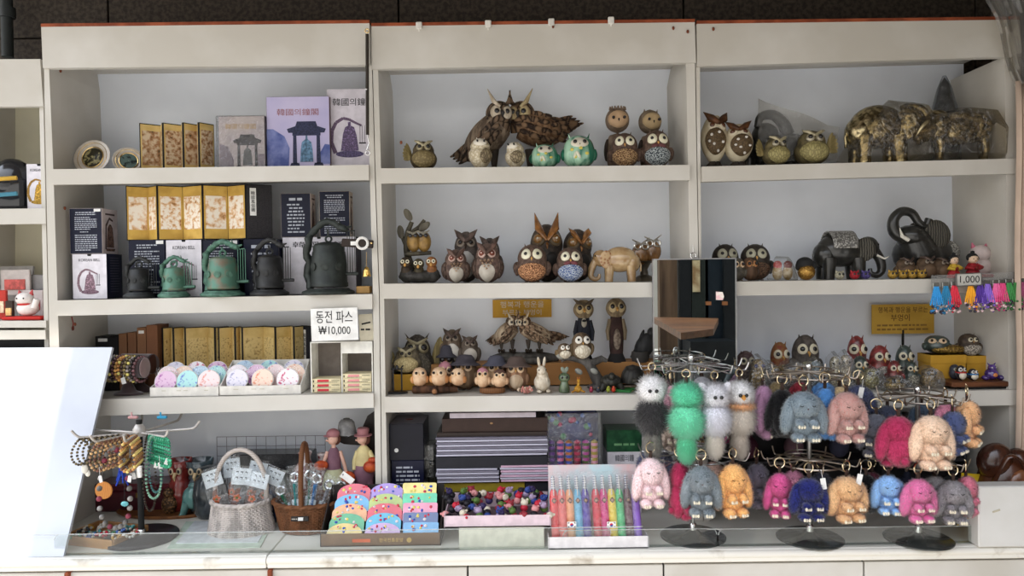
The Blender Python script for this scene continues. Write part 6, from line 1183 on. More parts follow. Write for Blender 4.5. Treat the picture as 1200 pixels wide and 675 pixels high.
def doll(label, px, ytop, pw, Y, top, skirt, rz=0):
    t, H, Wd = owl0(label, px, ytop, pw, Y, 'B3', rz, name='costume_doll', group='costume dolls', cat='doll'); sk = mt(S(232, 200, 170), rough=.45)
    MB().lathe([(Wd*.46, 0), (Wd*.48, H*.06), (Wd*.34, H*.26), (Wd*.18, H*.42)], seg=20, sy=.8).build('skirt', skirt, t); MB().ell((0, 0, H*.42), (Wd*.28, Wd*.22, H*.15)).build('jacket', top, t)
    for s_ in (-1, 1): MB().tube([(s_*Wd*.2, -.0, H*.50), (s_*Wd*.42, -Wd*.12, H*.38), (s_*Wd*.10, -Wd*.32, H*.34)], [Wd*.10, Wd*.14, Wd*.10], 10).build('sleeve', top, t)
    MB().ell((0, 0, H*.70), (Wd*.30, Wd*.28, H*.17)).build('head', sk, t); MB().ell((0, Wd*.06, H*.76), (Wd*.33, Wd*.28, H*.17)).ell((0, Wd*.02, H*.95), (Wd*.12, Wd*.1, H*.06)).ell((-Wd*.28, 0, H*.72), (Wd*.08, Wd*.1, H*.08)).ell((Wd*.28, 0, H*.72), (Wd*.08, Wd*.1, H*.08)).build('hair', INK, t)
    m_ = MB(); [m_.ell((s_*Wd*.11, -Wd*.27, H*.70), (Wd*.045, Wd*.02, H*.014), seg=8, rings=6) for s_ in (-1, 1)]; m_.build('eye', INK, t); MB().ell((0, -Wd*.28, H*.62), (Wd*.04, Wd*.02, H*.012), seg=8, rings=6).build('mouth', mt(S(180, 50, 50)), t); MB().ell((Wd*.02, -Wd*.36, H*.36), (Wd*.10, Wd*.06, H*.07)).build('sash', mt(S(120, 40, 34)), t); return t
doll('little costume doll in a yellow jacket and red skirt behind the bracelet clips', 1118, 296, 17, .05, mt(S(206, 170, 60)), mt(S(170, 40, 44)))
doll('little costume doll in a red embroidered robe behind the price plate', 1140, 294, 20, .05, mt(S(150, 34, 40)), mt(S(140, 30, 38)))
b = on(1146, .12, 'B3'); s_ = mpp(.12); t = thing('lucky_cat', 'white and pink waving cat figurine on a red cushion in the dim corner', 'figurine', b); wc_ = mt(S(206, 190, 186), rough=.3)
MB().ell((4*s_, 0, 12*s_), (11*s_, 10*s_, 12*s_)).ell((2*s_, -1*s_, 28*s_), (12*s_, 10*s_, 10*s_)).build('body', wc_, t); MB().tube([(12*s_, -2*s_, 16*s_), (18*s_, -3*s_, 26*s_)], [4*s_, 3.6*s_], 10).build('raised_paw', wc_, t)
for k in (-1, 1): MB().tube([(2*s_+k*7*s_, 0, 35*s_), (2*s_+k*9*s_, 0, 41*s_)], [3*s_, .4*s_], 8).build('ear', mt(S(196, 110, 130)), t)
MB().box((6*s_, 0, 2*s_), (34*s_, 26*s_, 4*s_), bev=.003).build('red_cushion', mt(S(150, 30, 40), rough=.8), t)
# braided bracelets hanging on clips from a clear rail, price plate
p0, p1 = P(1092, 330, -.035), P(1208, 325, -.035); t = thing('clear_rail', 'clear plastic rail along the second shelf edge carrying the bracelet clips', 'rail', ((p0.x+p1.x)/2, -.032, (p0.z+p1.z)/2)); an = math.atan2(p1.z-p0.z, p1.x-p0.x)
MB().box((0, 0, 0), ((p1-p0).length, .003, .045), rot=rotm(ry=-an)).build('strip', clear(tint=(.9, .9, .9), gloss=.08, rough=.1, haze=.12), t)
tc_ = [('blue', S(40, 130, 190)), ('turquoise', S(30, 110, 150)), ('red', S(190, 40, 60)), ('orange', S(236, 146, 30)), ('dark violet', S(70, 40, 130)), ('violet', S(120, 90, 180)), ('pink', S(210, 90, 140)), ('rose', S(190, 60, 110)), ('green', S(50, 120, 60)), ('grass green', S(40, 100, 44)), ('plum', S(130, 60, 90))]
for k, (px, (nm, cc)) in enumerate(zip((1097, 1108, 1118, 1137, 1148, 1157, 1167, 1174, 1182, 1190, 1199), tc_)):
    y0 = 334-(px-1092)*.05; a = P(px, y0, -.045); s_ = mpp(-.045); t = thing('bracelet_bundle', f'bundle of {nm} braided bracelets hanging on a clip under the clear rail', 'bracelets', a, 0, 'hanging bracelet bundles'); rr = random.Random(k)
    MB().box((0, .002, -1*s_), (7*s_, .006, 7*s_), bev=.001).build('clip', mt((.42, .43, .41), rough=.25, metal=.9), t); m_ = MB(); L_ = 24
    for j in range(6):
        x = (j-2.5)*1.5; pts = [np.array(((x*.5)*s_, -.003+rr.uniform(-.002, .002), -2*s_)), np.array((x*1.2*s_, -.004, -12*s_)), np.array((x*1.9*s_, -.004+rr.uniform(-.003, .003), -L_*s_))]; m_.tube(pts, .95*s_, 6)
    m_.build('cord', mt(cc, tuple(min(1, v*1.8+.02) for v in cc), 'wave', 160, .6), t); m_ = MB()
    for j in range(16): m_.ell(((rr.uniform(-7, 7))*s_, -.004+rr.uniform(-.006, .004), (-L_-rr.uniform(-1, 10))*s_), rr.uniform(1.1, 1.9)*s_, seg=8, rings=6, mi=rr.choice((0, 0, 1, 2)))
    m_.build('beads', [mt(cc, rough=.25), mt(S(220, 190, 190), rough=.25), mt(S(50, 46, 60), rough=.25)], t)
p = P(1135, 327.5, -.058); s_ = mpp(-.058); t = thing('price_plate', 'small metal-framed price plate clipped in front of the hanging bracelets', 'price plate', p, 0, None); MB().box((0, 0, 0), (29*s_, .004, 14*s_), rot=rotm(ry=R(-2)), bev=.001).build('plate', mt(S(196, 194, 186), rough=.5), t); lettering('1,000', 11.5*s_, INK, t, (0, -.0026, -.2*s_), width=23*s_)
m_ = MB(); [m_.box((sx*14.5*s_, -.0005, 0), (1*s_, .006, 14.5*s_), rot=rotm(ry=R(-2))) for sx in (-1, 1)]; [m_.box((0, -.0005, sx*7*s_), (29*s_, .006, 1*s_), rot=rotm(ry=R(-2))) for sx in (-1, 1)]; m_.build('rim', STEEL, t)
# --- third bay
p = P(1058, 391, .30); t = thing('owl_sign', 'mustard card sign with dark brush writing above the bagged owls', 'sign', p); s_ = mpp(.3); w, h = 73*s_, 34.5*s_
MB().box((0, 0, h/2), (w, .004, h)).build('card', mt(S(206, 166, 72), S(192, 152, 62), 'plain', 8, .6), t); dw = mt(S(86, 58, 36)); lettering('행복과 행운을 부르는', h*.22, dw, t, (0, -.0028, h*.80), width=w*.80); lettering('부엉이', h*.26, dw, t, (-w*.04, -.0028, h*.53), width=w*.30)
m_ = MB(); text_rows(m_, -w*.42, w*.40, h*.08, h*.36, 2, y=-.0028); m_.build('small_handwriting', mt(S(150, 116, 60)), t); MB().box((0, 0, -.02), (.008, .006, .07)).build('stick', INK, t)
def gem_owl(label, px, ytop, pw, Y, head, belly, rz=0, base=None, bag=False):
    t = bead_owl(label, px, ytop, pw, Y, 'C3', head, bead(belly, tuple(v*.25 for v in belly), 210), rz, eye=mt(S(216, 206, 180), rough=.3), base=base, er=.115)
    return t
RD = mt(S(140, 56, 54), S(90, 40, 38), 'mottle', 60, .3, coat=.4); TEAL = mt(S(70, 82, 76), S(50, 58, 54), 'mottle', 60, .3, coat=.3)
for px, yt, pw, Y, hd, bl, rz, lab in ((874, 408, 26, .16, mt(S(112, 96, 92), S(80, 60, 60), 'mottle', 60), S(170, 150, 140), 0, 'dusky plastic-wrapped owl nearest the mirror on the third shelf'), (914, 397, 24, .17, mt(S(136, 100, 60), S(120, 60, 44), 'mottle', 60), S(196, 160, 84), 6, 'amber beaded owl behind the fur charm hooks'), (944, 388, 34, .17, mt(S(92, 84, 78), S(60, 54, 50), 'mottle', 60), S(176, 172, 140), -4, 'large grey owl with an olive beaded belly behind the fur charm hooks'),
        (1004, 389, 24, .16, RD, S(140, 120, 90), 0, 'tall dark red owl with spectacles on the third shelf'), (1008, 414, 20, .08, TEAL, S(180, 170, 130), 0, 'small dim owl below the tall dark red owl'), (1031, 401, 26, .13, RD, S(206, 196, 186), 4, 'dark red owl with a white beaded belly under the mustard sign'), (1060, 401, 22, .14, TEAL, S(206, 200, 190), 0, 'teal owl with a white beaded belly under the mustard sign'),
        (1048, 420, 18, .07, RD, S(180, 170, 166), 0, 'little red owl between the two larger beaded owls'), (1068, 421, 15, .07, TEAL, S(180, 176, 160), 0, 'little teal owl beside the little red owl')):
    gem_owl(lab, px, yt, pw, Y, hd, bl, rz)
for k, (px, yt, pw, cc, lab) in enumerate(((888, 415, 30, S(170, 140, 80), 'clear bag with a gold-eyed owl ornament'), (902, 422, 26, S(120, 116, 110), 'clear bag with a grey owl ornament beside the gold-eyed one'), (930, 420, 40, S(150, 140, 130), 'wide clear bag of silver netted ornaments'), (978, 412, 22, S(196, 184, 150), 'clear bag with a pale gold owl, pointed at the top'), (990, 410, 22, S(206, 190, 160), 'second pale gold owl bag beside the dark red owl'), (1020, 428, 30, S(170, 160, 90), 'clear bag of gold foil trinkets in front of the red owls'), (1088, 428, 30, S(150, 120, 60), 'clear bag with gold dragon ornaments beside the mustard boxes'), (1048, 440, 36, S(190, 160, 90), 'coiled gold dragon ornament in clear wrap at the shelf edge'), (955, 418, 22, S(150, 170, 180), 'clear bag with a blue glass owl'))):
    b, H, Wd = size(px, yt, pw, .06 if k != 7 else .03, 'C3'); t = thing('bagged_ornament', lab+' on the third shelf', 'bag', b, 0, 'bagged ornaments'); om = mt(cc, tuple(v*.4 for v in cc), 'speckle', 130, .3, bump=.6, metal=.4)
    MB().ell((0, 0, H*.34), (Wd*.34, Wd*.28, H*.34)).ell((0, -.004, H*.68), (Wd*.28, Wd*.24, H*.2)).build('ornament', om, t)
    m_ = MB(); [m_.ell((e_*Wd*.13, -Wd*.24, H*.70), (Wd*.08, Wd*.04, Wd*.08), seg=8, rings=6) for e_ in (-1, 1)]; m_.build('eye', mt(S(60, 60, 110) if k == 0 else S(40, 34, 30), rough=.1), t)
    hull(t, [(-Wd*.5, 0), (-Wd*.46, H*.4), (-Wd*.32, H*.86), (0, H*1.05), (Wd*.34, H*.84), (Wd*.48, H*.4), (Wd*.5, 0)], -Wd*.42, Wd*.3, clear(tint=(.93, .93, .92), gloss=.10, rough=.07, wrinkle=.9, haze=.04))
zb = []
for px0, px1, yt, Y, lab in ((1091, 1132, 416, .10, 'wide mustard lidded box on the third shelf of the shadowed unit'), (1133, 1157, 417, .13, 'narrow mustard lidded box beside the wide one')):
    t, w, h, d = carton(lab, px0, px1, yt, Y, 'C3', .09, YELLOWBOX, YELLOWBOX, group='mustard boxes'); MB().box((0, d/2, h*.86), (w+.004, d+.004, h*.28), bev=.001).build('lid', YELLOWBOX, t); zb.append(t.location.z+h+.001)
gem_owl('white-bellied owl with round eyes standing on the narrow mustard box', 1135, 389, 25, .155, mt(S(84, 72, 60), S(60, 50, 42), 'mottle', 60), S(206, 196, 180), 0, base=zb[1])
t = owlet('large dim owl with one big eye turned sideways on the wide mustard box', 1098, 391, 30, .16, 'C3', TEAL, -25, base=zb[0])
b = on(1113, .13, 'C3'); s_ = mpp(.13); t = thing('gold_chain_pile', 'wrapped gold ornament lying on top of the wide mustard box', 'ornament', Vector((b.x, .14, zb[0]))); MB().ell((0, 0, 5*s_), (20*s_, 9*s_, 6*s_)).build('ornament', mt(S(180, 146, 70), S(110, 84, 36), 'speckle', 140, .3, bump=.8, metal=.5), t)
b = on(1145, .055, 'C3'); s_ = mpp(.055); t = thing('wooden_tray', 'reddish wooden tray carrying penguins and a purple dragon at the shelf end', 'tray', b); rw = mt(S(112, 70, 46), S(80, 48, 32), 'streak', 30, .4, stretch=(.15, 1, 1)); MB().box((0, 0, 5.5*s_), (78*s_, 34*s_, 6*s_), bev=.004).build('board', rw, t); MB().box((4*s_, 0, 1.2*s_), (60*s_, 26*s_, 2.4*s_)).build('foot', BLACKM, t); zt = b.z+8.5*s_
for px, yt, m1, lab, ac in ((1126, 428, BLACKM, 'small penguin figurine with a red scarf on the wooden tray', S(180, 50, 50)), (1140, 432, BLACKM, 'smaller penguin figurine with a blue scarf on the wooden tray', S(50, 120, 180))):
    t, H, Wd = owl0(lab, px, yt, 12, .045, 'C3', 0, base=zt, name='penguin_figurine', group='penguins on the tray'); B = Body(H, Wd, P_(.92, .05), .9); m_ = MB(); B.mesh(m_); m_.build('body', mt((.02, .02, .025), rough=.2, coat=.5), t); m_ = MB(); B.patch(m_, 0, .32, .9, .28, .003); m_.build('white_belly', mt(S(226, 216, 196), rough=.25), t)
    eyes(B, t, (mt(S(220, 214, 206)), PUP), .74, None, .15, .003, .4, mt(S(220, 140, 60)), .06); m_ = MB(); m_.ring((0, 0, H*.54), Wd*.45, Wd*.07); m_.build('scarf', mt(ac), t); wings(B, t, mt((.02, .02, .025), rough=.2), .36, .2, .25, 1.6, .004)
t, H, Wd = owl0('dark blue round bird figurine behind the penguins', 1119, 427, 13, .08, 'C3', 0, base=zt, group='penguins on the tray'); B = Body(H, Wd, P_(.92, .05), .9); m_ = MB(); B.mesh(m_); m_.build('body', mt(S(60, 62, 72), rough=.3), t); eyes(B, t, (EYEG, PUP), .7, None, .12, .003, .4)
t, H, Wd = owl0('purple glossy baby dragon figurine sitting on the wooden tray', 1162, 426, 24, .05, 'C3', 0, base=zt, name='dragon_figurine', group=None); pm = mt(S(84, 56, 130), S(54, 36, 92), 'mottle', 50, .15, coat=.8)
MB().ell((0, 0, H*.36), (Wd*.32, Wd*.3, H*.36)).ell((0, -.004, H*.74), (Wd*.2, Wd*.2, H*.22)).build('body', pm, t); MB().ell((0, -Wd*.3, H*.34), (Wd*.11, Wd*.05, H*.13)).build('orange_belly', mt(S(196, 120, 70), rough=.2), t)
for k in (-1, 1): MB().ell((k*Wd*.38, -Wd*.12, H*.16), (Wd*.17, Wd*.2, H*.16)).build('foot', pm, t); MB().tube([(k*Wd*.1, 0, H*.9), (k*Wd*.2, 0, H*1.05)], [Wd*.06, .001], 8).build('horn', pm, t); MB().ell((k*Wd*.09, -Wd*.20, H*.78), (Wd*.04, Wd*.03, Wd*.04), seg=8, rings=6).build('eye', EYEG, t)
MB().tube([(Wd*.2, .01, H*.2), (Wd*.5, .01, H*.12), (Wd*.56, .0, H*.3)], [Wd*.12, Wd*.08, Wd*.02], 8).build('tail', pm, t)
# far-left cabinet contents
def onL(px, Y, s): return on(px, Y, s)
b = onL(10, .08, 'L'); s_ = mpp(.08); t = thing('wrapped_parcel', 'black bulging package in shiny plastic on the low cabinet shelf', 'package', b); H = P(10, 186, .08).z-b.z
MB().ell((0, .03, H*.52), (26*s_, 22*s_, H*.51)).box((0, .03, H*.31), (46*s_, 40*s_, H*.6), bev=.01).build('package', mt((.015, .016, .02), rough=.2, coat=.6), t); m_ = MB()
for k, cc in enumerate((0, 1)): m_.tube([(-25*s_, -22*s_, H*(.30+.30*k)), (0, -26*s_, H*(.24+.30*k)), (24*s_, -20*s_, H*(.28+.30*k))], 2.4*s_, 8, mi=k)
m_.build('coloured_band', [mt(S(70, 130, 150)), mt(S(200, 160, 60))], t)
b = onL(47, .06, 'L'); H = P(47, 192, .06).z-b.z; w = 30*mpp(.06); t = thing('gift_box', 'white bell box with a gold bell picture on the low cabinet shelf', 'box', b, 0, 'boxed bells'); MB().box((0, .05, H/2), (w, .10, H), bev=.0012).build('carton', CARDW, t); bell_print(t, 0, H*.42, H*.66, S(170, 130, 60), S(196, 154, 60), S(190, 150, 60)); lettering('KOREAN BELL', H*.085, mt(S(60, 60, 66)), t, (0, -.0006, H*.86), width=w*.7)
m_ = MB(); m_.prism([(-.008, H), (.008, H), (.006, H-.008), (-.006, H-.008)], -.0007, .002); m_.build('thumb_notch', INK, t)
b = onL(33, .07, 'M'); s_ = mpp(.07); t = thing('lucky_cat', 'white waving cat figurine on a red cushion in the low cabinet', 'figurine', b); wc2 = mt(S(234, 226, 220), rough=.3)
MB().ell((0, 0, 13*s_), (12*s_, 10*s_, 9*s_)).ell((-2*s_, -2*s_, 24*s_), (10*s_, 9*s_, 8*s_)).build('body', wc2, t); MB().tube([(10*s_, -4*s_, 14*s_), (14*s_, -5*s_, 24*s_)], [3.6*s_, 3.4*s_], 10).build('raised_paw', wc2, t)
for k in (-1, 1): MB().tube([(-2*s_+k*6*s_, 0, 29*s_), (-2*s_+k*8*s_, 0, 35*s_)], [3*s_, .4*s_], 8).build('ear', mt(S(206, 90, 90)), t); MB().ell((-2*s_+k*4*s_, -10.6*s_, 25*s_), (1*s_, .6*s_, 1*s_), seg=8, rings=6).build('eye', INK, t)
MB().box((0, 0, 2*s_), (46*s_, 26*s_, 4*s_), bev=.004).build('red_cushion', mt(S(196, 50, 44), rough=.8), t); MB().ring((-1*s_, -1*s_, 18*s_), 8*s_, 1.2*s_).build('red_collar', mt(S(200, 50, 44)), t)
for k, (px, yt, pw, ph, Y, cc, c2_, lab) in enumerate(((16, 345, 44, 60, .26, S(196, 192, 188), S(150, 146, 146), 'sloping grey-white display card behind the waving cat'), (20, 316, 34, 30, .18, S(214, 204, 198), S(186, 90, 84), 'clear-packed red and white charm on the upper rack of the low cabinet'), (46, 322, 18, 44, .20, S(150, 146, 144), S(90, 90, 92), 'grey packet hanging in the low cabinet corner'), (40, 340, 24, 30, .16, S(226, 214, 210), S(196, 90, 90), 'pink and white packet beside the waving cat'), (2, 352, 14, 34, .10, S(196, 60, 50), S(226, 190, 160), 'red packet at the edge of the low cabinet shelf'), (12, 358, 9, 22, .07, S(60, 48, 40), S(226, 180, 120), 'small dark jar with an orange label beside the red packet'))):
    Yb = Y; b = onL(px, Yb, 'M'); h = ph*mpp(Yb); w = pw*mpp(Yb); zt_ = P(px, yt, Yb).z; t = thing('packet', lab, 'packet', (b.x, Yb, max(b.z, zt_-h)), 0, 'packets in the low cabinet')
    MB().box((0, 0, h/2), (w, .012, h), rot=rotm(-.2 if k == 0 else 0), bev=.002).build('card', mt(cc, rough=.3), t); MB().box((0, -.008, h*.42), (w*.7, .006, h*.4), bev=.001).build('picture', mt(c2_, tuple(min(1, v*1.6) for v in c2_), 'mottle', 60, .3), t)
    if k < 5 and b.z < zt_-h: MB().box((0, .012, -(zt_-h-b.z)/2), (.006, .004, zt_-h-b.z)).build('stand_leg', STEEL, t)
# ================================================================== on the counter
KS = lambda Y: mpp(Y)
# --- bracelet tree
c = onk(166, 631); s_ = mpp(c.y); t = thing('bracelet_stand', 'black bracelet stand with white hooked arms on a dark round base', 'display stand', c)
rb = 41*s_; MB().lathe([(rb, 0), (rb, .010), (rb*.97, .014), (.001, .014)], (.0, 0, 0), 40).build('base', mt(S(52, 50, 56), rough=.3), t)
top = P(166, 492, c.y).z-c.z; MB().tube([(0, 0, .012), (0, 0, top)], .0105, 12).build('pole', BLACKM, t); MB().lathe([(.014, .012), (.014, .03), (.011, .034)], seg=16).lathe([(.013, top*.52), (.013, top*.62)], seg=16).build('collar', CHROME, t)
arm = mt(S(196, 190, 184), rough=.35, metal=.3); za = top-.045
armd = [(-.72, -.5), (-.30, -.95), (.25, -1.0), (.70, -.55), (.95, .1), (-.95, .15), (.3, .9), (-.4, .9)]; LA = .19
for k, (ax, ay) in enumerate(armd):
    d_ = np.array((ax, ay, 0))/math.hypot(ax, ay); MB().tube([d_*.01+np.array((0, 0, za)), d_*LA*.85+np.array((0, 0, za+.006)), d_*LA+np.array((0, 0, za+.012)), d_*(LA+.018)+np.array((0, 0, za+.034))], .0042, 8).build('hooked_arm', arm, t)
MB().lathe([(.022, za-.012), (.022, za+.012), (.012, za+.03), (.001, za+.034)], seg=16).build('hub', arm, t)
def hang_loop(label, pos, Wd, L, r, mats, group='jewellery on the bracelet stand', n=None, rz=0, name='bead_bracelet', cyc=None, sag=True):
    q = thing(name, label, 'bracelet' if 'bracelet' in name else 'necklace', pos, rz, group); n = n or int(math.pi*(Wd+L)/2/(r*2)*1.0)
    pts = [(Wd/2*math.sin(a)*(1 if sag else 1)*(1-.25*math.cos(a)), .003*math.sin(3*a), -L/2+L/2*math.cos(a)) for a in 2*PI*np.arange(n)/n]
    MB().beads(pts, r, cyc=cyc).build('beads', mats, q); return q
def at_arm(k, f): d_ = np.array(armd[k])/math.hypot(*armd[k]); return c+Vector((d_[0]*LA*f, d_[1]*LA*f, za+.002))
bm = lambda *q: [mt(x, tuple(v*.55 for v in x), 'mottle', 60, .3) for x in q]
for k in range(8): hang_loop(f'dark olive bead bracelet, number {k+1} on the arm beside the leaning board', at_arm(0, .34+.088*k), .056, .088, .0046, bm(C(96, 84, 60), C(60, 54, 44)), cyc=[0, 1], rz=.9)
for k in range(7): hang_loop(f'brown wooden bead bracelet, number {k+1} on the front arm', at_arm(1, .30+.098*k), .058, .096, .005, bm(C(120, 92, 66), C(90, 60, 50), C(160, 130, 90)), cyc=[0, 1, 0, 2], rz=.5)
for k in range(6): hang_loop(f'amber and brown bead bracelet, number {k+1} on the centre arm', at_arm(2, .36+.105*k), .06, .10, .0055, bm(C(150, 110, 66), C(96, 66, 48), C(190, 150, 90)), cyc=[0, 1, 2], rz=-.2)
for k in range(8): hang_loop(f'jade green bead bracelet, number {k+1} on the raised arm', at_arm(3, .48+.075*k), .062, .098, .005, bm(S(50, 150, 110), S(90, 190, 150)), cyc=[0, 0, 1], rz=-.7)
hang_loop('long pale green bead necklace hanging from the jade bracelet arm', at_arm(3, .58)+Vector((.0, -.012, 0)), .05, .215, .0046, bm(S(140, 186, 160), S(110, 150, 140)), name='bead_necklace', rz=.1)
hang_loop('long blue-green bead necklace beside the pale green one', at_arm(3, .50)+Vector((.01, .0, 0)), .04, .20, .004, bm(S(90, 140, 140), S(70, 100, 120)), name='bead_necklace', rz=.5)
hang_loop('long dark brown bead necklace behind the green necklaces', at_arm(3, .36), .04, .27, .004, bm(S(70, 60, 50), S(120, 96, 66)), name='bead_necklace', rz=.3)
hang_loop('long necklace of grey and plum barrel beads hanging lowest on the stand', at_arm(1, .66)+Vector((.015, -.01, -.03)), .105, .27, .0095, bm(S(150, 146, 142), S(140, 60, 76), S(120, 116, 112)), name='bead_necklace', cyc=[0, 1, 2, 0], n=24)
q = thing('wooden_pendant', 'round orange wooden pendant hanging beside the plum bead necklace', 'pendant', at_arm(0, .75)+Vector((.02, .02, -.19))); MB().lathe([(.001, -.003), (.029, -.003), (.031, 0), (.029, .003), (.001, .003)], (0, 0, 0), 24, rot=rotm(PI/2)).build('disc', mt(S(206, 140, 72), S(176, 110, 54), 'wave', 60, .5), q); MB().tube([(0, 0, .03), (.004, 0, .15)], .0012, 5).build('cord', BLACKM, q)
q = thing('blue_tassel', 'bright blue cord tassel hanging in the middle of the bracelet stand', 'tassel', at_arm(1, .5)+Vector((.025, -.03, -.13))); m_ = MB(); [m_.tube([(0, 0, .05), (.006*math.sin(k*2), .004*math.cos(k), .03), (.022*math.sin(k*1.7), .01*math.cos(k*2.3), -.005-.003*k)], .0026, 6) for k in range(9)]; m_.ell((0, 0, .05), .007); m_.build('tassel', mt(S(36, 66, 170), rough=.7), q)
q = thing('turquoise_pendant', 'small turquoise pendant below the blue tassel', 'pendant', at_arm(1, .6)+Vector((.05, -.03, -.215))); MB().ell((0, 0, 0), (.013, .005, .009)).build('stone', mt(S(110, 190, 190), S(80, 150, 160), rough=.25), q); MB().tube([(0, 0, .008), (-.004, .01, .12)], .0009, 5).build('cord', BLACKM, q)
q = thing('white_charm', 'white shell charm hanging below the olive bracelets', 'charm', at_arm(0, .9)+Vector((.0, 0, -.105))); MB().ell((0, 0, 0), (.012, .008, .017)).ell((.008, .004, -.016), (.009, .006, .012)).build('shell', IVORY, q)
for k, (i, f, dz, nm) in enumerate(((1, .9, -.12, 'beside the front arm bracelets'), (2, .8, -.125, 'below the amber bracelets'), (2, .5, -.13, 'between the pole and the green necklaces'), (3, .6, -.098, 'under the first jade bracelets'), (3, .75, -.096, 'under the middle jade bracelets'), (3, 1.0, -.075, 'at the outer end of the jade bracelets'))):
    q = thing('price_tag', 'small white price tag on a string, '+nm, 'tag', at_arm(i, f)+Vector((.008, -.012, dz)), R(10*k-20), 'price tags on the bracelet stand', ry=R((-14, 12, -8, 16, -6, 25)[k])); MB().box((0, 0, 0), (.013, .001, .022)).build('card', PAPER, q); MB().tube([(0, 0, .011), (.001, .003, .04)], .0007, 5).build('string', PAPER, q)
for px, py, cc, nm in ((156, 489, S(196, 150, 150), 'pink'), (190, 489, S(50, 150, 190), 'blue')):
    q = thing('hair_clip', f'small {nm} clip perched on top of the bracelet stand', 'clip', P(px, py, c.y-.02)); MB().box((0, 0, 0), (.035, .012, .010), bev=.003).tube([(-.004, 0, .004), (-.006, 0, .018)], .003, 6).build('clip', mt(cc, rough=.4), q)
# --- behind: red box, ceramics, grid
b = onk(140, 600); t = thing('red_box', 'long dark red lacquered box at the back of the counter behind the bracelet stand', 'box', b+Vector((.05, .06, 0))); s_ = mpp(b.y); H = P(140, 567, b.y).z-b.z; rd = mt(S(96, 26, 40), S(70, 18, 30), 'streak', 8, .3, coat=.4, stretch=(.2, 1, 1))
MB().box((0, 0, H*.36), (92*s_, .12, H*.72), bev=.004).build('body', rd, t); MB().box((0, 0, H*.86), (95*s_, .126, H*.25), bev=.006).build('lid', rd, t); MB().box((10*s_, -.066, H*.6), (.03, .004, .02), bev=.001).build('clasp', mt(S(150, 120, 70), metal=.8, rough=.35), t)
def pot_owl(label, px, pbot, ytop, pw, cc):
    b = onk(px, pbot); b.y += .05; s_ = mpp(b.y); H = P(px, ytop, b.y).z-b.z; Wd = pw*s_; t = thing('ceramic_owl_pot', label, 'pot', b, 0, 'ceramic owl pots'); m1 = mt(cc, tuple(v*.5 for v in cc), 'mottle', 20, .15, coat=.8)
    MB().lathe([(Wd*.34, 0), (Wd*.46, H*.14), (Wd*.5, H*.36), (Wd*.40, H*.56), (Wd*.34, H*.62), (Wd*.42, H*.78), (Wd*.50, H*.96), (Wd*.48, H*.98), (Wd*.38, H*.8), (.001, H*.7)], seg=26, cap=True).build('pot', m1, t)
    for k in (-1, 1): MB().tube([(k*Wd*.34, -.01, H*.86), (k*Wd*.52, -.01, H*1.04)], [Wd*.16, .002], 8).build('ear', m1, t); q = MB().ell((k*Wd*.15, -Wd*.42, H*.80), (Wd*.10, Wd*.05, H*.07)).build('eye', mt(S(200, 180, 150), rough=.2), t); MB().ell((k*Wd*.15, -Wd*.47, H*.80), (Wd*.05, Wd*.02, H*.035), seg=8, rings=6).build('pupil', PUP, q)
    MB().tube([(0, -Wd*.42, H*.76), (0, -Wd*.52, H*.70), (0, -Wd*.46, H*.62)], [Wd*.08, Wd*.06, .002], 8).build('beak', mt(S(220, 190, 140), rough=.2), t); return t
pot_owl('glazed red owl pot on the back of the counter beside the green necklaces', 205, 603, 537, 30, S(150, 50, 44))
pot_owl('glazed blue-grey owl pot between the red owl pot and the white basket', 229, 603, 537, 32, S(80, 96, 104))
b = onk(226, 605); s_ = mpp(b.y); t = thing('fish_figurine', 'glazed teal fish figurine standing before the owl pots', 'figurine', b); tl = mt(S(104, 150, 144), S(70, 110, 110), 'mottle', 16, .15, coat=.8)
MB().ell((1*s_, 0, 22*s_), (13*s_, 8*s_, 14*s_), rot=rotm(ry=-.2)).tube([(-6*s_, 0, 18*s_), (-11*s_, 0, 4*s_), (-12*s_, 0, 0)], [9*s_, 6*s_, 8*s_], 12, flat=.6).build('body', tl, t); MB().ell((8*s_, -7*s_, 25*s_), (2.2*s_, 1.4*s_, 2.2*s_)).build('eye', PUP, t); MB().ell((13.5*s_, -1*s_, 22*s_), (1.6*s_, 2*s_, 2.2*s_)).build('mouth', mt(S(196, 200, 180), rough=.2), t); MB().ell((2*s_, 0, 35*s_), (7*s_, 2*s_, 5*s_), rot=rotm(ry=.2)).build('fin', tl, t)
b = onk(206, 602); s_ = mpp(b.y); t = thing('seated_figurine', 'lacy brown ornament between the red owl pot and the bracelet stand', 'figurine', b+Vector((-.02, -.01, 0))); MB().ell((0, 0, 12*s_), (9*s_, 7*s_, 12*s_)).ell((0, -2*s_, 26*s_), (6*s_, 6*s_, 6*s_)).build('body', mt(S(150, 110, 72), S(60, 44, 30), 'speckle', 120, .4, bump=.8), t)
b = onk(190, 604); s_ = mpp(b.y); t = thing('round_tray', 'shallow round wooden tray under the ceramics', 'tray', b+Vector((.02, .05, 0))); MB().lathe([(62*s_, 0), (66*s_, 3*s_), (64*s_, 4*s_), (60*s_, 2*s_), (.001, 2*s_)], seg=36, sy=.5).build('tray', mt(S(140, 92, 52), S(110, 68, 38), 'streak', 20, .4), t)
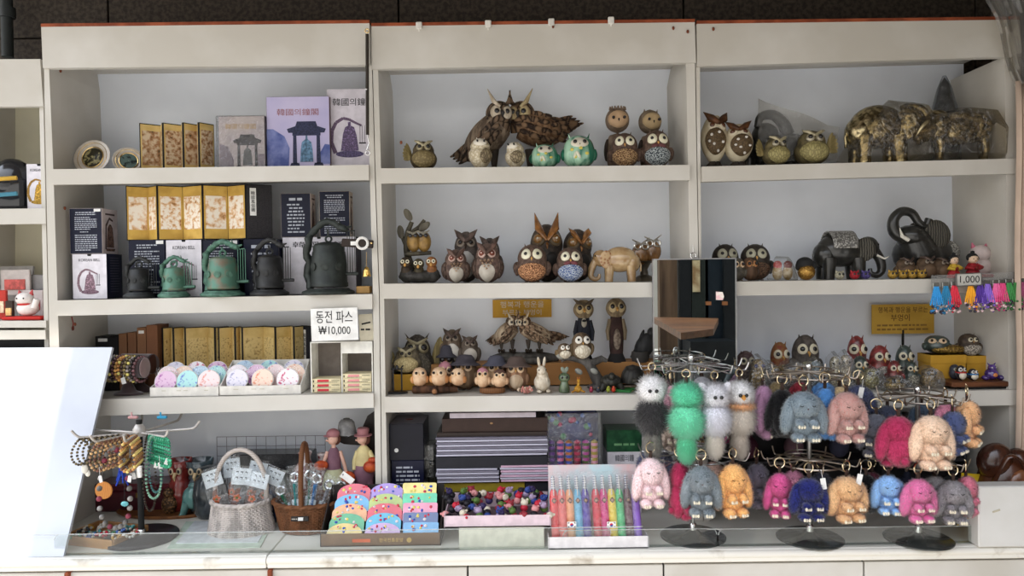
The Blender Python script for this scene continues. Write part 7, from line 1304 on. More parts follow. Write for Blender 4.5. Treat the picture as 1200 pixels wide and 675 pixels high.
# small wood tray with beads
b = onk(118, 640); s_ = mpp(b.y); t = thing('wooden_tray', 'small pale wooden tray heaped with bead trinkets beside the leaning board', 'tray', b+Vector((-.02, .07, 0)), R(-16)); wm2 = mt(S(186, 142, 96), S(160, 118, 76), 'streak', 20, .6, stretch=(.2, 1, 1)); w, d, h = 74*s_, .16, .032
MB().box((0, 0, .004), (w, d, .006)).build('bottom', wm2, t)
for x, y, a, e_ in ((0, -d/2, w, .008), (0, d/2, w, .008)): MB().box((x, y, h/2), (a, e_, h), bev=.001).build('side', wm2, t)
for x in (-w/2, w/2): MB().box((x, 0, h/2), (.008, d, h), bev=.001).build('side', wm2, t)
rr = random.Random(8); bc = [('green', S(120, 180, 140)), ('blue', S(90, 120, 190)), ('red', S(190, 40, 60)), ('amber', S(200, 150, 60)), ('white', S(220, 216, 210)), ('black', S(40, 40, 46)), ('teal', S(90, 160, 160))]
for k in range(14):
    nm, cc = bc[k % 7]; pos = b+Vector((-.02, .07, 0))+Vector((-.085+.19*(k % 5)/4+.006*(k % 2), -.045+.042*(k//5), h*.75+.004*(k % 3))); where = ('nearest the board', 'next to the corner', 'in the middle', 'near the base', 'at the far end')[k % 5]+(', front line', ', second line', ', back line')[k//5]
    q = thing('bead_trinket', f'{nm} beaded trinket in the small wooden tray, {where}', 'trinket', pos, rr.uniform(0, 3), 'bead trinkets in the wooden tray'); n_ = 11; MB().beads([(.017*math.cos(a), .014*math.sin(a), .004*math.sin(2*a)) for a in 2*PI*np.arange(n_)/n_], .0055, cyc=[0, 0, 1]).build('beads', [mt(cc, rough=.2), mt(S(214, 206, 190), rough=.2)], q)
# --- baskets
def basket(label, px, pbot, w0, w1, htop, cc, hnd, rows, flare_, plaque=False, sy=.78):
    b = onk(px, pbot); s_ = mpp(b.y+.06); r0, r1 = w0/2*s_, w1/2*s_; ctr = b+Vector((0, r0*sy*1.0, .0025)); H = P(px, htop, b.y+.06).z-b.z
    t = thing('wicker_basket', label, 'basket', ctr, 0, 'wicker baskets'); m1 = mt(cc, tuple(v*.62 for v in cc), 'streak', 40, .6, stretch=(1, 1, .4), bump=.2); rf = lambda u: r0+(r1-r0)*flare_(u); m_ = MB(); N_ = 44
    for i in range(rows):
        u = (i+.5)/rows; r = rf(u); n2 = N_*2; pts = [((r+.0022*math.cos(PI*k+PI*i))*math.cos(2*PI*k/n2*2/2), (r+.0022*math.cos(PI*k+PI*i))*math.sin(2*PI*k/n2)*sy, H*u) for k in range(n2)]; m_.tube(pts, H/rows*.56, 5, closed=True)
    m_.build('weave', m1, t); m_ = MB()
    for k in range(N_): a = 2*PI*(k+.5)/N_; m_.tube([(rf(u)*math.cos(a), rf(u)*math.sin(a)*sy, H*u) for u in np.linspace(0, 1, 5)], .0032, 5)
    m_.build('stakes', m1, t); m_ = MB(); n2 = 60
    for ph in (0, PI): m_.tube([((r1+.004+.004*math.cos(k*1.3+ph))*math.cos(2*PI*k/n2), (r1+.004+.004*math.cos(k*1.3+ph))*math.sin(2*PI*k/n2)*sy, H+.003*math.sin(k*1.3+ph)) for k in range(n2)], .0062, 6, closed=True)
    m_.build('rim', m1, t); MB().lathe([(r0*.98, 0), (r0*.98, .004), (.001, .004)], seg=30, sy=sy).build('bottom', m1, t)
    return t, b, ctr, H, r0, r1, m1, s_
wc1 = S(206, 196, 190)
t, b, ctr, H, r0, r1, m1, s_ = basket('white wicker basket of comb packs standing on the pale glass mats', 272, 633, 76, 64, 590, wc1, None, 17, lambda u: u, sy=.8); Ha = P(270, 527, ctr.y).z-ctr.z
pts = [(-r1*1.0, 0, H*.9), (-r1*1.04, 0, Ha*.55)]+[(-r1*1.0*math.cos(a), 0, Ha*.55+(Ha*.45)*math.sin(a)) for a in np.linspace(.15, PI-.15, 13)]+[(r1*1.04, 0, Ha*.55), (r1*1.0, 0, H*.9)]; pts = [(x*.92-.008*0, y, z) for x, y, z in pts]
MB().tube(pts, .0085, 10).build('handle', mt(S(206, 196, 188), S(170, 158, 150), 'band', 60, .6, bump=.3), t)
MB().box((0, 0, .04), (r0*1.1, r0*.8, .04)).build('lining', mt(S(170, 160, 150)), t)
crank = [(-.058, -.02, -18, 'first, beside the handle'), (-.030, .022, -8, 'tallest, at the back'), (-.006, -.025, 6, 'leaning in the middle'), (.02, .015, 12, 'behind the middle one'), (.040, -.022, 14, 'with an orange flower, near the rim'), (.058, .018, 24, 'leaning out at the far side')]
def pack(label, pos, w, h, lean, kind, k, group):
    q = thing('comb_pack' if kind == 'comb' else 'opener_pack', label, 'packaged comb' if kind == 'comb' else 'packaged bottle opener', pos, R(random.Random(k).uniform(-8, 8)), group, ry=R(lean), rx=R(-8))
    if kind == 'comb':
        MB().box((0, 0, h*.80), (w, .0014, h*.36), bev=0).build('header_card', mt(S(226, 232, 236), rough=.5), q); m_ = MB()
        for i in range(2):
            for j in range(3): m_.box(((j-1)*w*.24, -.0012, h*(.90-.12*i)), (w*.13, .0005, h*.022)); m_.box(((j-1)*w*.24+.003, -.0013, h*(.885-.12*i)), (.0016, .0005, h*.05))
        m_.build('printed_text', mt(S(60, 70, 80)), q)
        MB().prism([(-w*.30, h*.02), (-w*.36, h*.3), (-w*.22, h*.52), (w*.02, h*.56), (-w*.02, h*.3), (-w*.06, h*.04)], -.002, .002).build('comb', mt(S(130, 74, 52), S(96, 52, 36), 'band', 90, .5), q)
        m_ = MB(); [m_.ell((-w*.1+.009*math.cos(a), -.004, h*.34+.009*math.sin(a)), (.006, .003, .006), seg=8, rings=6, mi=0) for a in np.arange(5)*1.256]; m_.ell((-w*.1, -.006, h*.34), .004, seg=8, rings=6, mi=1); m_.build('flower', [mt(S(226, 110, 50)), mt(S(90, 140, 70))], q)
    else:
        cc = (S(40, 110, 80), S(60, 150, 150), S(40, 120, 96), S(70, 130, 190), S(150, 150, 156), S(90, 170, 160))[k % 6]
        MB().tube([(0, 0, 0), (0, 0, h*.35), (0, 0, h*.64)], [.014, .011, .015], 12, flat=.5).build('handle', mt(cc, tuple(v*.5 for v in cc), 'mottle', 60, .3), q); m_ = MB(); m_.ring((0, 0, h*.76), .015, .006, rot=rotm(PI/2), seg=18); m_.build('opener_ring', CHROME, q); MB().box((0, -.006, h*.18), (w*.5, .002, h*.24), bev=.0006).build('label', mt(S(214, 224, 226)), q)
    rg = np.random.default_rng(k); g = []; n_ = 7
    for i in range(n_):
        for j in range(n_): u, v_ = i/(n_-1)-.5, j/(n_-1); g.append((u*w*1.06, -.012+rg.uniform(-.004, .004)+.03*u*u, v_*h*1.04))
    MB().add(g, [(i*n_+j, (i+1)*n_+j, (i+1)*n_+j+1, i*n_+j+1) for i in range(n_-1) for j in range(n_-1)]).build('clear_wrap', clear(tint=(.95, .97, .98), gloss=.10, rough=.07, wrinkle=.9, haze=.03, scale=50), q)
for k, (x, y, lean, nm) in enumerate(crank): pack('clear-bagged comb with a white header card, '+nm, ctr+Vector((x, y, H*.62)), .066, (.165, .19, .165, .18, .15, .16)[k], lean, 'comb', k, 'comb packs in the white basket')
for lab, x0, x1, y0, y1, dz, cc in (('pale green glass mat under the white basket, lowest of the two', 196, 321, 643, 612, .002, S(206, 222, 206)), ('white paper sheet between the glass mat and the white basket', 206, 318, 638, 612, .0045, S(222, 226, 230))):
    a = [P(x0, y0, 0), 0]; p1, p2 = onk(x0, y0), onk(x1-16, y0-1); p3, p4 = onk(x1, y1), onk(x0+22, y1); q = thing('flat_mat', lab, 'mat', (p1+p3)/2+Vector((0, 0, dz-.002))); o_ = q.location; v = [Vector((p.x-o_.x, p.y-o_.y, 0)) for p in (p1, p2, p3, p4)]
    MB().add([tuple(x) for x in v]+[(x.x, x.y, .0022) for x in v], [(3, 2, 1, 0), (4, 5, 6, 7), (0, 1, 5, 4), (1, 2, 6, 5), (2, 3, 7, 6), (3, 0, 4, 7)], 0, False).build('sheet', mt(cc, rough=.15 if 'glass' in lab else .7), q)
wc2_ = S(120, 78, 50)
t, b, ctr, H, r0, r1, m1, s_ = basket('brown wicker basket of bottle openers with a dark plaque on its side', 355, 628, 64, 78, 588, wc2_, None, 16, lambda u: u**.9, sy=.76); Ha = P(352, 520, ctr.y).z-ctr.z
hp = [(0.0, -r1*.76*math.cos(a), H*.95+(Ha-H*.95)*math.sin(a)**.55 if 0 < a < PI else H*.9) for a in np.linspace(0, PI, 17)]; hp = [(x-.012+.012*math.cos(i/16*PI), y, z) for i, (x, y, z) in enumerate(hp)]
MB().tube(hp, .0088, 10).build('handle', mt(wc2_, tuple(v*.6 for v in wc2_), 'band', 70, .6, bump=.4), t); MB().box((0, 0, .03), (r0*1.0, r0*.8, .03)).build('lining', mt(S(90, 60, 40)), t)
ft = np.array((-.005, -r1*.76*.985-.002, H*.62)); q_ = MB().box(ft, (.062, .005, .017), rot=rotm(-.2), bev=.001).build('plaque', mt(S(50, 46, 44), rough=.4), t); MB().box(ft+np.array((.004, -.004, 0)), (.018, .002, .011), rot=rotm(-.2)).build('sticker', PAPER, q_); m_ = MB(); text_rows(m_, -.028, -.008, -.004, .004, 1, y=0); m_.v = [v+ft+np.array((0, -.0036, 0)) for v in m_.v]; m_.build('printed_text', mt(S(190, 180, 170)), q_)
orank = [(-.062, -.012, -26, 'at the near end'), (-.034, -.028, -6, 'tallest, in front of the handle'), (-.004, .02, 2, 'behind the handle'), (.018, -.03, 8, 'with a green grip'), (.046, -.02, 20, 'with a blue label, leaning out'), (.066, .012, 32, 'at the far rim')]
for k, (x, y, lean, nm) in enumerate(orank): pack('clear-wrapped bottle opener, '+nm, ctr+Vector((x, y, H*.62)), .052, (.11, .165, .16, .16, .135, .125)[k], lean, 'open', k, 'bottle openers in the brown basket')
# back of this bay: grid panel, jars, dark notebook strip
b = onk(315, 590); Yg = .30; p0, p1 = P(254, 512, Yg), P(381, 510, Yg); zg = P(315, 596, Yg).z; t = thing('wire_grid', 'grey wire grid panel standing against the back of the counter bay', 'grid panel', ((p0.x+p1.x)/2, Yg, ZK)); w, h = p1.x-p0.x, p0.z-ZK; m_ = MB(); gm2 = mt(S(150, 146, 156), rough=.4)
for k in range(12): m_.tube([(-w/2+w*k/11, 0, .001), (-w/2+w*k/11, 0, h)], .0014, 5)
for k in range(7): m_.tube([(-w/2, -.001, h-h*k/7), (w/2, -.001, h-h*k/7)], .0014, 5)
m_.build('wires', gm2, t)
b = onk(318, 592); s_ = mpp(.2); t = thing('glitter_box', 'low black glitter box behind the two baskets', 'box', (P(322, 560, .22).x, .22, ZK)); H = P(322, 529, .22).z-ZK; MB().box((0, 0, H/2), (92*mpp(.22), .10, H), bev=.003).build('box', mt((.012, .012, .013), (.35, .34, .36), 'mottle', 420, .25, th=(.60, .70)), t)
def jar(label, px, ytop, pw, Y, cc, ph, nm='jar', lid=None, spot=None):
    s_ = mpp(Y); H = P(px, ytop, Y).z-ZK; t = thing(nm, label, nm.replace('_', ' '), (P(px, 560, Y).x, Y, ZK)); r = pw/2*s_; mm_ = mt(cc, spot or tuple(v*.6 for v in cc), 'mottle' if spot is None else 'speckle', 22 if spot is None else 60, .2, coat=.5)
    MB().lathe([(r*.7, 0), (r*.95, H*.12), (r, H*.45), (r*.85, H*.72), (r*.45, H*.84), (r*.42, H*.9), (r*.55, H*.97), (.001, H*.97)], seg=22).build('body', mm_, t); MB().lathe([(r*.56, H*.965), (r*.5, H*.985), (.001, H)], seg=18).build('lid', lid or mm_, t); return t
jar('pale grey glazed jar behind the brown basket', 331, 551, 26, .12, S(150, 156, 150), 0)
jar('dark blue glazed bottle beside the white basket', 316, 560, 22, .06, S(44, 60, 100), 0, 'bottle')
jar('small dark blue bear-shaped bottle at the foot of the white basket', 312, 590, 16, -.02, S(30, 44, 84), 0, 'bottle')
jar('dark red spotted vase behind the basket handle', 358, 528, 30, .16, S(120, 34, 44), 0, 'vase', spot=S(206, 190, 186))
jar('second dark red spotted vase beside the girl figurine', 378, 530, 22, .20, S(110, 30, 40), 0, 'vase', spot=S(206, 190, 186))
jar('dark glazed teapot beside the white basket near the blue owl pot', 246, 545, 40, .14, S(60, 66, 70), 0, 'teapot')
# hanging scoop with grey cup, tall dark panel
p = P(412, 498, .20); t = thing('dark_scoop', 'large dark wooden scoop standing in the bay corner with its curved blade up', 'scoop', (P(440, 590, .2).x, .2, ZK)); x0 = t.location.x; q = lambda px, py: (P(px, py, .2).x-x0, P(px, py, .2).z-ZK)
MB().prism([q(441, 480), q(441, 590), q(429, 590), q(430, 522), q(404, 520), q(390, 514), q(392, 509), q(408, 512), q(424, 503), q(431, 487)], -.008, .008).build('scoop', mt((.02, .014, .013), rough=.4), t)
s_ = mpp(.17); z = P(406, 509, .17).z; t = thing('grey_cup', 'speckled grey pottery cup upside down on the dark scoop', 'cup', (P(406, 509, .17).x, .175, z)); MB().lathe([(11*s_, 0), (11.4*s_, 2*s_), (9*s_, 14*s_), (6.5*s_, 17*s_), (.001, 17.6*s_)], seg=22).build('cup', mt(S(160, 160, 160), S(130, 130, 132), 'mottle', 40, .5), t); MB().ring((0, 0, 18*s_), 3.4*s_, .7*s_).build('foot_ring', mt(S(110, 108, 106)), t)
# the two garden figurines
def figure(label, px, pbot, ytop, pw, girl, rz=0):
    b = onk(px, pbot); b.y += .02; H = P(px, ytop, b.y).z-b.z; s_ = H/88.0; t = thing('garden_figurine', label, 'figurine', b, R(rz), 'garden boy and girl figurines'); mv = mt(S(140, 100, 114), S(120, 84, 98), 'mottle', 14, .45); skn = mt(S(226, 180, 160), rough=.4); yl = mt(S(222, 206, 150), rough=.5); pk = mt(S(170, 116, 120), rough=.45); orm = mt(S(210, 96, 50), S(160, 60, 40), 'mottle', 40, .4)
    MB().box((0, 0, 1*s_), (18*s_, 14*s_, 2*s_), bev=.002).build('base', mt(S(150, 140, 136), rough=.6), t)
    if girl:
        MB().lathe([(4*s_, 26*s_), (11*s_, 28*s_), (10*s_, 38*s_), (7*s_, 48*s_), (6.5*s_, 62*s_), (3*s_, 68*s_)], seg=20, sy=.8).build('dress', mv, t); m_ = MB(); m_.lathe([(11.5*s_, 27*s_), (11*s_, 34*s_), (9.5*s_, 42*s_), (7*s_, 47*s_)], (0, -.7*s_, 0), seg=20, sy=.8, cap=False); m_.build('apron', mt(S(206, 206, 166), rough=.5), t)
        MB().tube([(-3*s_, 0, 2*s_), (-3*s_, 0, 28*s_)], 3*s_, 10).build('leg', mt(S(120, 112, 112)), t); MB().tube([(3*s_, 0, 2*s_), (3*s_, 0, 28*s_)], 3*s_, 10).build('leg', mt(S(120, 112, 112)), t)
        MB().tube([(6*s_, 0, 64*s_), (10*s_, -3*s_, 52*s_), (13*s_, -6*s_, 40*s_)], [2*s_, 1.8*s_, 1.6*s_], 8).build('arm', skn, t); MB().tube([(-6*s_, 0, 64*s_), (-9*s_, -4*s_, 56*s_), (-11*s_, -6*s_, 50*s_)], [2*s_, 1.8*s_, 1.6*s_], 8).build('arm', skn, t)
        MB().ell((14*s_, -6*s_, 38*s_), (7*s_, 6*s_, 7*s_)).build('orange_basket', orm, t); MB().ell((-12*s_, -5*s_, 52*s_), (7*s_, 5*s_, 5*s_)).build('orange_flowers', orm, t)
    else:
        for k in (-1, 1): MB().tube([(k*4*s_, 0, 2*s_), (k*4.4*s_, 0, 20*s_), (k*4*s_, 0, 36*s_)], [4*s_, 4.2*s_, 6*s_], 12).ell((k*4*s_, -2*s_, 3*s_), (4*s_, 6*s_, 3*s_)).build('trouser_leg', mv, t)
        MB().lathe([(8*s_, 32*s_), (11*s_, 40*s_), (10*s_, 48*s_), (8*s_, 52*s_)], seg=20, sy=.85).build('trousers', mv, t); MB().lathe([(9*s_, 49*s_), (8*s_, 58*s_), (6.5*s_, 66*s_), (3*s_, 70*s_)], seg=20, sy=.85).build('shirt', yl, t)
        MB().tube([(6*s_, 0, 64*s_), (11*s_, -2*s_, 56*s_), (10*s_, -8*s_, 50*s_)], [2.6*s_, 2.4*s_, 2*s_], 8).build('arm', yl, t); MB().tube([(-6*s_, 0, 64*s_), (-9*s_, -2*s_, 54*s_), (-8*s_, -6*s_, 46*s_)], [2.6*s_, 2.4*s_, 2*s_], 8).build('arm', yl, t); MB().ell((9*s_, -8*s_, 50*s_), (7*s_, 5*s_, 6*s_)).ell((12*s_, -8*s_, 57*s_), (5*s_, 3*s_, 3*s_)).build('orange_bundle', orm, t)
    MB().tube([(0, 0, 66*s_), (0, -.5*s_, 74*s_)], 2.2*s_, 10).ell((-.8*s_, -1*s_, 77*s_), (5.4*s_, 5.2*s_, 6*s_)).ell((-5.6*s_, -3*s_, 76*s_), (1.8*s_, 1.4*s_, 1.4*s_)).build('head', skn, t)
    m_ = MB(); [m_.ell((-3.6*s_+k*1.8*s_, -5.6*s_, 77.6*s_), (.6*s_, .4*s_, .7*s_), seg=6, rings=5) for k in (-1, 1)]; m_.build('eye', INK, t)
    MB().ell((2*s_, 1.5*s_, 76*s_), (5*s_, 4.6*s_, 6*s_)).build('hair', mt(S(110, 70, 60), rough=.7), t)
    if girl: MB().ell((-.4*s_, -.4*s_, 82*s_), (6.6*s_, 6.2*s_, 5.2*s_)).ell((-5*s_, -3*s_, 80.5*s_), (4.6*s_, 4*s_, 1.2*s_)).build('cap', pk, t)
    else: MB().lathe([(9*s_, 80*s_), (9*s_, 81*s_), (6*s_, 81.6*s_), (6*s_, 87*s_), (5*s_, 88*s_), (.001, 88*s_)], (0, -.4*s_, 0), seg=20, rot=None).build('hat', pk, t)
    return t
figure('girl figurine in a mauve dress and cap holding orange flowers beside the brown basket', 391, 606, 501, 40, True, 10)
figure('boy figurine in mauve trousers and a brimmed hat beside the post', 426, 604, 501, 34, False, -6)
p = P(407, 560, -.04); t = thing('price_tag', 'large tilted white tag hanging between the two garden figurines', 'tag', p, 0, None, ry=R(38)); MB().box((0, 0, 0), (.052, .0014, .024), bev=0).build('card', PAPER, t); MB().ring((-.02, -.001, 0), .0025, .0008, rot=rotm(PI/2), seg=10).build('eyelet', INK, t)
# --- box of colourful packs
p0, p1 = onk(376, 641), onk(516, 639); Y0 = p0.y; s_ = mpp(Y0); t = thing('display_box', 'low brown display box holding three columns of colourful round packs', 'box', ((p0.x+p1.x)/2, Y0, ZK)); w = p1.x-p0.x; dep = .17; hb = 15*s_; br = mt(S(128, 100, 78), S(116, 90, 70), 'plain', 10, .5)
MB().box((0, .002, hb/2), (w, .004, hb)).build('front_panel', br, t); MB().box((0, dep/2, .002), (w, dep, .004)).build('bottom', br, t); MB().box((0, dep, hb*1.9), (w, .004, hb*3.8)).build('back_panel', mt(S(40, 36, 36)), t)
for sx in (-1, 1): MB().add([(sx*w/2-.002, 0, 0), (sx*w/2-.002, dep, 0), (sx*w/2-.002, dep, hb*3.6), (sx*w/2-.002, 0, hb), (sx*w/2+.002, 0, 0), (sx*w/2+.002, dep, 0), (sx*w/2+.002, dep, hb*3.6), (sx*w/2+.002, 0, hb)], [(0, 3, 2, 1), (4, 5, 6, 7), (0, 1, 5, 4), (1, 2, 6, 5), (2, 3, 7, 6), (3, 0, 4, 7)], 0, False).build('side_panel', mt(S(50, 44, 42)), t)
MB().box((-w*.16, -.001, hb*.46), (w*.15, .002, hb*.26), bev=.0008).build('orange_mark', mt(S(226, 110, 70)), t); lettering('한국전통문양', hb*.34, mt(S(220, 180, 110)), t, (w*.09, -.0006, hb*.46), width=w*.20); MB().lathe([(.0085, -.0005), (.0085, .0008), (.001, .0008)], (w*.24, 0, hb*.46), 20, rot=rotm(PI/2)).build('gold_seal', mt(S(206, 170, 100)), t)
pk = [[('yellow', S(236, 206, 110)), ('green', S(70, 176, 120)), ('orange', S(240, 170, 110)), ('sky blue', S(96, 176, 226)), ('red', S(220, 70, 90))], [('lilac', S(206, 166, 214)), ('bright blue', S(70, 180, 214)), ('crimson', S(222, 60, 80)), ('olive green', S(176, 196, 100)), ('violet', S(160, 130, 210))], [('light blue', S(110, 180, 230)), ('slate blue', S(76, 100, 150)), ('pink', S(240, 150, 180)), ('mint', S(80, 210, 160)), ('pale yellow', S(244, 224, 120))]]
for cidx, col in enumerate(pk):
    for k, (nm, cc) in enumerate(col):
        x = (cidx-1)*w*.325+.004*k*(1-cidx); y = .028+.026*k; z = hb*.42+k*.0265; pw = w*.30; ph = .062 if k < 4 else .066; sq = cidx == 2
        q = thing('round_pack', f'{nm} shiny pack, {("first column beside the basket", "middle column", "column nearest the bead tray")[cidx]}', 'pack', (t.location.x+x, Y0+y, ZK+z-.012), 0, 'colourful packs in the brown display box', rx=R(-32))
        prof = [(-pw/2, 0), (-pw/2, ph*.45)]+[(-pw/2*math.cos(a), ph*.45+ph*.55*math.sin(a)) for a in np.linspace(.15, PI-.15, 14)]+[(pw/2, ph*.45), (pw/2, 0)] if not sq else [(-pw/2, 0), (-pw/2, ph*.94), (-pw*.46, ph), (pw*.46, ph), (pw/2, ph*.94), (pw/2, 0)]
        m_ = MB(); m_.prism(prof, -.005, .005, sm=False); m_.build('pouch', mt(cc, tuple(min(1, v*.8) for v in cc), 'mottle', 20, .18, coat=.8), q); m_ = MB(); rr = random.Random(cidx*9+k)
        for j in range(9): m_.ell((rr.uniform(-.38, .38)*pw, -.0055, ph*rr.uniform(.50, .88)), (rr.uniform(.003, .006), .0016, rr.uniform(.003, .006)), seg=8, rings=6, mi=j % 4)
        m_.build('printed_flowers', [mt(S(210, 70, 90)), mt(S(240, 220, 120)), mt(S(60, 90, 180)), mt(S(236, 226, 226))], q)
# --- stacks of flat boxes in the middle bay
def K_at(px, Y): return Vector((P(px, 560, Y).x, Y, ZK))
for px0, px1, yt, yb, lab, base in ((459, 497, 540, 580, 'dark blue text-covered box at the foot of the middle bay stack', None), (457, 497, 497, 540, 'black box with a picture lid on top of the dark blue box', 'up')):
    Y = .05; b = K_at((px0+px1)/2, Y); zb = P(478, 578, Y).z if base is None else zt_stack; h = P(px0, yt, Y).z-zb; w = (px1-px0)*mpp(Y); t = thing('gift_box', lab, 'box', Vector((b.x, Y, max(ZK, zb))), 0, 'boxed bells'); h = P(px0, yt, Y).z-t.location.z
    if base is None: t.location.z = ZK; h = P(px0, yt, Y).z-ZK
    MB().box((0, .09, h/2), (w, .18, h), bev=.0015, mf={'top': 1}).build('carton', [NAVYS if base is None else mt(S(24, 24, 34), rough=.35), NAVYS if base is None else mt(S(120, 116, 126), rough=.4)], t); zt_stack = t.location.z+h+.0005
    if base is None: m_ = MB(); text_rows(m_, -w*.36, w*.36, h*.30, h*.92, 9); m_.build('printed_text', WINK, t)
    else: MB().lathe([(.016, 0), (.014, .001), (.001, .001)], (0, .09, h), 16).build('lid_picture', mt(S(120, 50, 46), S(170, 120, 110), 'mottle', 60), t); MB().lathe([(.008, -.0008), (.008, .0004), (.001, .0006)], (-w*.30, 0, h*.28), 16, rot=rotm(PI/2)).build('round_sticker', PAPER, t)
t = thing('clear_sleeve', 'clear plastic sleeve stood between the dark boxes and the album stack', 'sleeve', K_at(503, .12)); MB().box((0, 0, .14), (.05, .09, .28), bev=.003).build('sleeve', clear(tint=(.6, .6, .58), gloss=.1, rough=.1, wrinkle=.6), t)
zc = P(578, 572, .02).z; lay = []
def slab_(label, px0, px1, yt, yb, Y, d, mat, name, edge=None, leaves=0, top=None, group='albums stacked in the middle bay'):
    z0, z1 = P(578, yb, Y).z, P(578, yt, Y).z; a, b = P(px0, yb, Y), P(px1, yb, Y); t = thing(name, label, 'album' if name == 'album' else name.replace('_', ' '), ((a.x+b.x)/2, Y, z0), 0, group); w = b.x-a.x; h = z1-z0
    if not leaves: MB().box((0, d/2, h/2), (w, d, h-.0006), bev=.001).build('cover', mat, t)
    else:
        rr = random.Random(len(label))
        for k in range(leaves):
            zz = h*(k+.5)/leaves; MB().box((rr.uniform(-.003, .003), d/2+rr.uniform(0, .006), zz), (w-rr.uniform(0, .01), d, h/leaves*.72), rot=rotm(ry=rr.uniform(-.004, .004)), bev=.0006).build('page', edge if k % 2 else mat, t)
    return t
dkg = mt(S(40, 40, 46), rough=.5); brn = mt(S(58, 42, 36), rough=.4); pg = mt(S(196, 194, 208), S(170, 168, 184), 'band', 260, .6); pg2 = mt(S(120, 116, 130), rough=.5)
zk_ = ZK
t = slab_('mustard strip box at the bottom of the album stack', 514, 615, 566, 576, .02, .2, mt(S(150, 132, 40), rough=.5), 'flat_box'); t = slab_('short black box beside the mustard strip box', 615.5, 644, 566, 576, .02, .2, dkg, 'flat_box')
t = slab_('white paper under-sheet block at the foot of the album stack', 516, 642, 576, 584, .03, .18, mt(S(120, 116, 112)), 'flat_box'); 
t.location.z = ZK
for ch in t.children: ch.data.transform(Matrix.Diagonal((1, 1, (P(578, 576, .02).z-ZK)/(P(578, 576, .03).z-P(578, 584, .03).z), 1)))
slab_('folded plastic-covered map bundle with a blue edge, lower in the stack', 511, 585, 549, 565.5, .0, .2, pg, 'map_bundle', pg2, 7); slab_('folded pink and white map bundle beside the blue-edged bundle', 586, 644, 546, 565.5, .0, .2, mt(S(206, 170, 190), rough=.5), 'map_bundle', pg, 7)
slab_('thick black album in the middle of the stack', 511, 642, 535, 548.8, .01, .2, dkg, 'album'); slab_('bundle of pale plastic-edged leaflets above the black album', 510, 643, 512.5, 534.8, .0, .2, pg, 'leaflet_bundle', pg2, 8)
slab_('thin dark folder lying on the leaflets', 512, 641, 506.5, 512.2, .02, .2, mt(S(50, 40, 36), rough=.3), 'folder'); slab_('brown album with a small crest near the top of the stack', 518, 642, 490, 506.2, .03, .2, brn, 'album'); slab_('white album on top of the stack under the shelf', 527, 628, 483.5, 489.7, .03, .2, mt(S(206, 196, 204), rough=.4), 'album')
p = P(576, 495, .028); t = bpy.data.objects['album.001']; MB().ell((P(576, 495, .03).x-t.location.x, -.001, P(576, 496, .03).z-t.location.z), (.006, .0012, .004)).build('crest', mt(S(150, 116, 80), metal=.5), t)
# --- pink tray with phone charms on a white box
p0, p1 = onk(538, 642), onk(638, 641); Y0 = p0.y; hbx = P(588, 617, Y0).z-ZK; t = thing('white_box', 'plain white box under the pink bead tray', 'box', ((p0.x+p1.x)/2, Y0, ZK)); MB().box((0, .07, hbx/2), (p1.x-p0.x, .14, hbx), bev=.002).build('carton', mt(S(226, 222, 208), rough=.6), t)
a, b = P(521, 615, Y0-.005), P(645, 615, Y0-.005); zt = ZK+hbx+.0005; w = b.x-a.x; d = .20; hf = 14*mpp(Y0); pkm = mt(S(222, 200, 208), rough=.5); t = thing('pink_tray', 'pale pink card tray of tiny character charms', 'tray', ((a.x+b.x)/2, Y0-.008, zt))
MB().box((0, d/2, .002), (w, d, .004)).build('bottom', pkm, t); MB().box((0, .0015, hf/2), (w, .003, hf)).build('front_panel', pkm, t); MB().box((0, d, hf*.75), (w, .003, hf*1.5)).build('back_panel', pkm, t)
for sx in (-1, 1): MB().box((sx*w/2, d/2, hf/2), (.003, d, hf)).build('side_panel', pkm, t)
rr = random.Random(12); o_ = t.location.copy(); ccs = [S(36, 34, 40), S(190, 40, 60), S(220, 150, 150), S(90, 120, 60), S(60, 80, 150), S(170, 150, 180), S(220, 210, 190), S(150, 50, 60), S(60, 50, 90)]
proto = []
for k in range(44):
    cx = -w/2+.018+(w-.036)*(k % 11)/10+rr.uniform(-.006, .006); cy = .03+.045*(k//11)+rr.uniform(-.006, .006); q = thing('phone_charm', 'tiny character phone charm heaped in the pale pink card tray', 'charm', o_+Vector((cx, cy, hf*.45+.012*(k//11)+rr.uniform(0, .006))), rr.uniform(0, 6), 'phone charms in the pink tray', rx=rr.uniform(-1.3, -.3))
    c1_, c2_ = ccs[k % 9] if k % 11 > 2 else ccs[0], ccs[(k*4+2) % 9]; MB().ell((0, 0, .008), (.014, .013, .013), seg=10, rings=8).build('body', mt(c1_, rough=.35), q); MB().ell((0, -.002, .026), (.014, .012, .012), seg=10, rings=8).ell((-.009, 0, .037), .005, seg=6, rings=5).ell((.009, 0, .037), .005, seg=6, rings=5).build('head', mt(c2_, rough=.35), q)
m_ = MB(); m_.box((0, 0, -.01), (w*.94, d*.9, .006)); m_.v = [v+np.array((0, d/2, hf*.45)) for v in m_.v]; m_.build('card_liner', mt(S(120, 100, 104)), t)
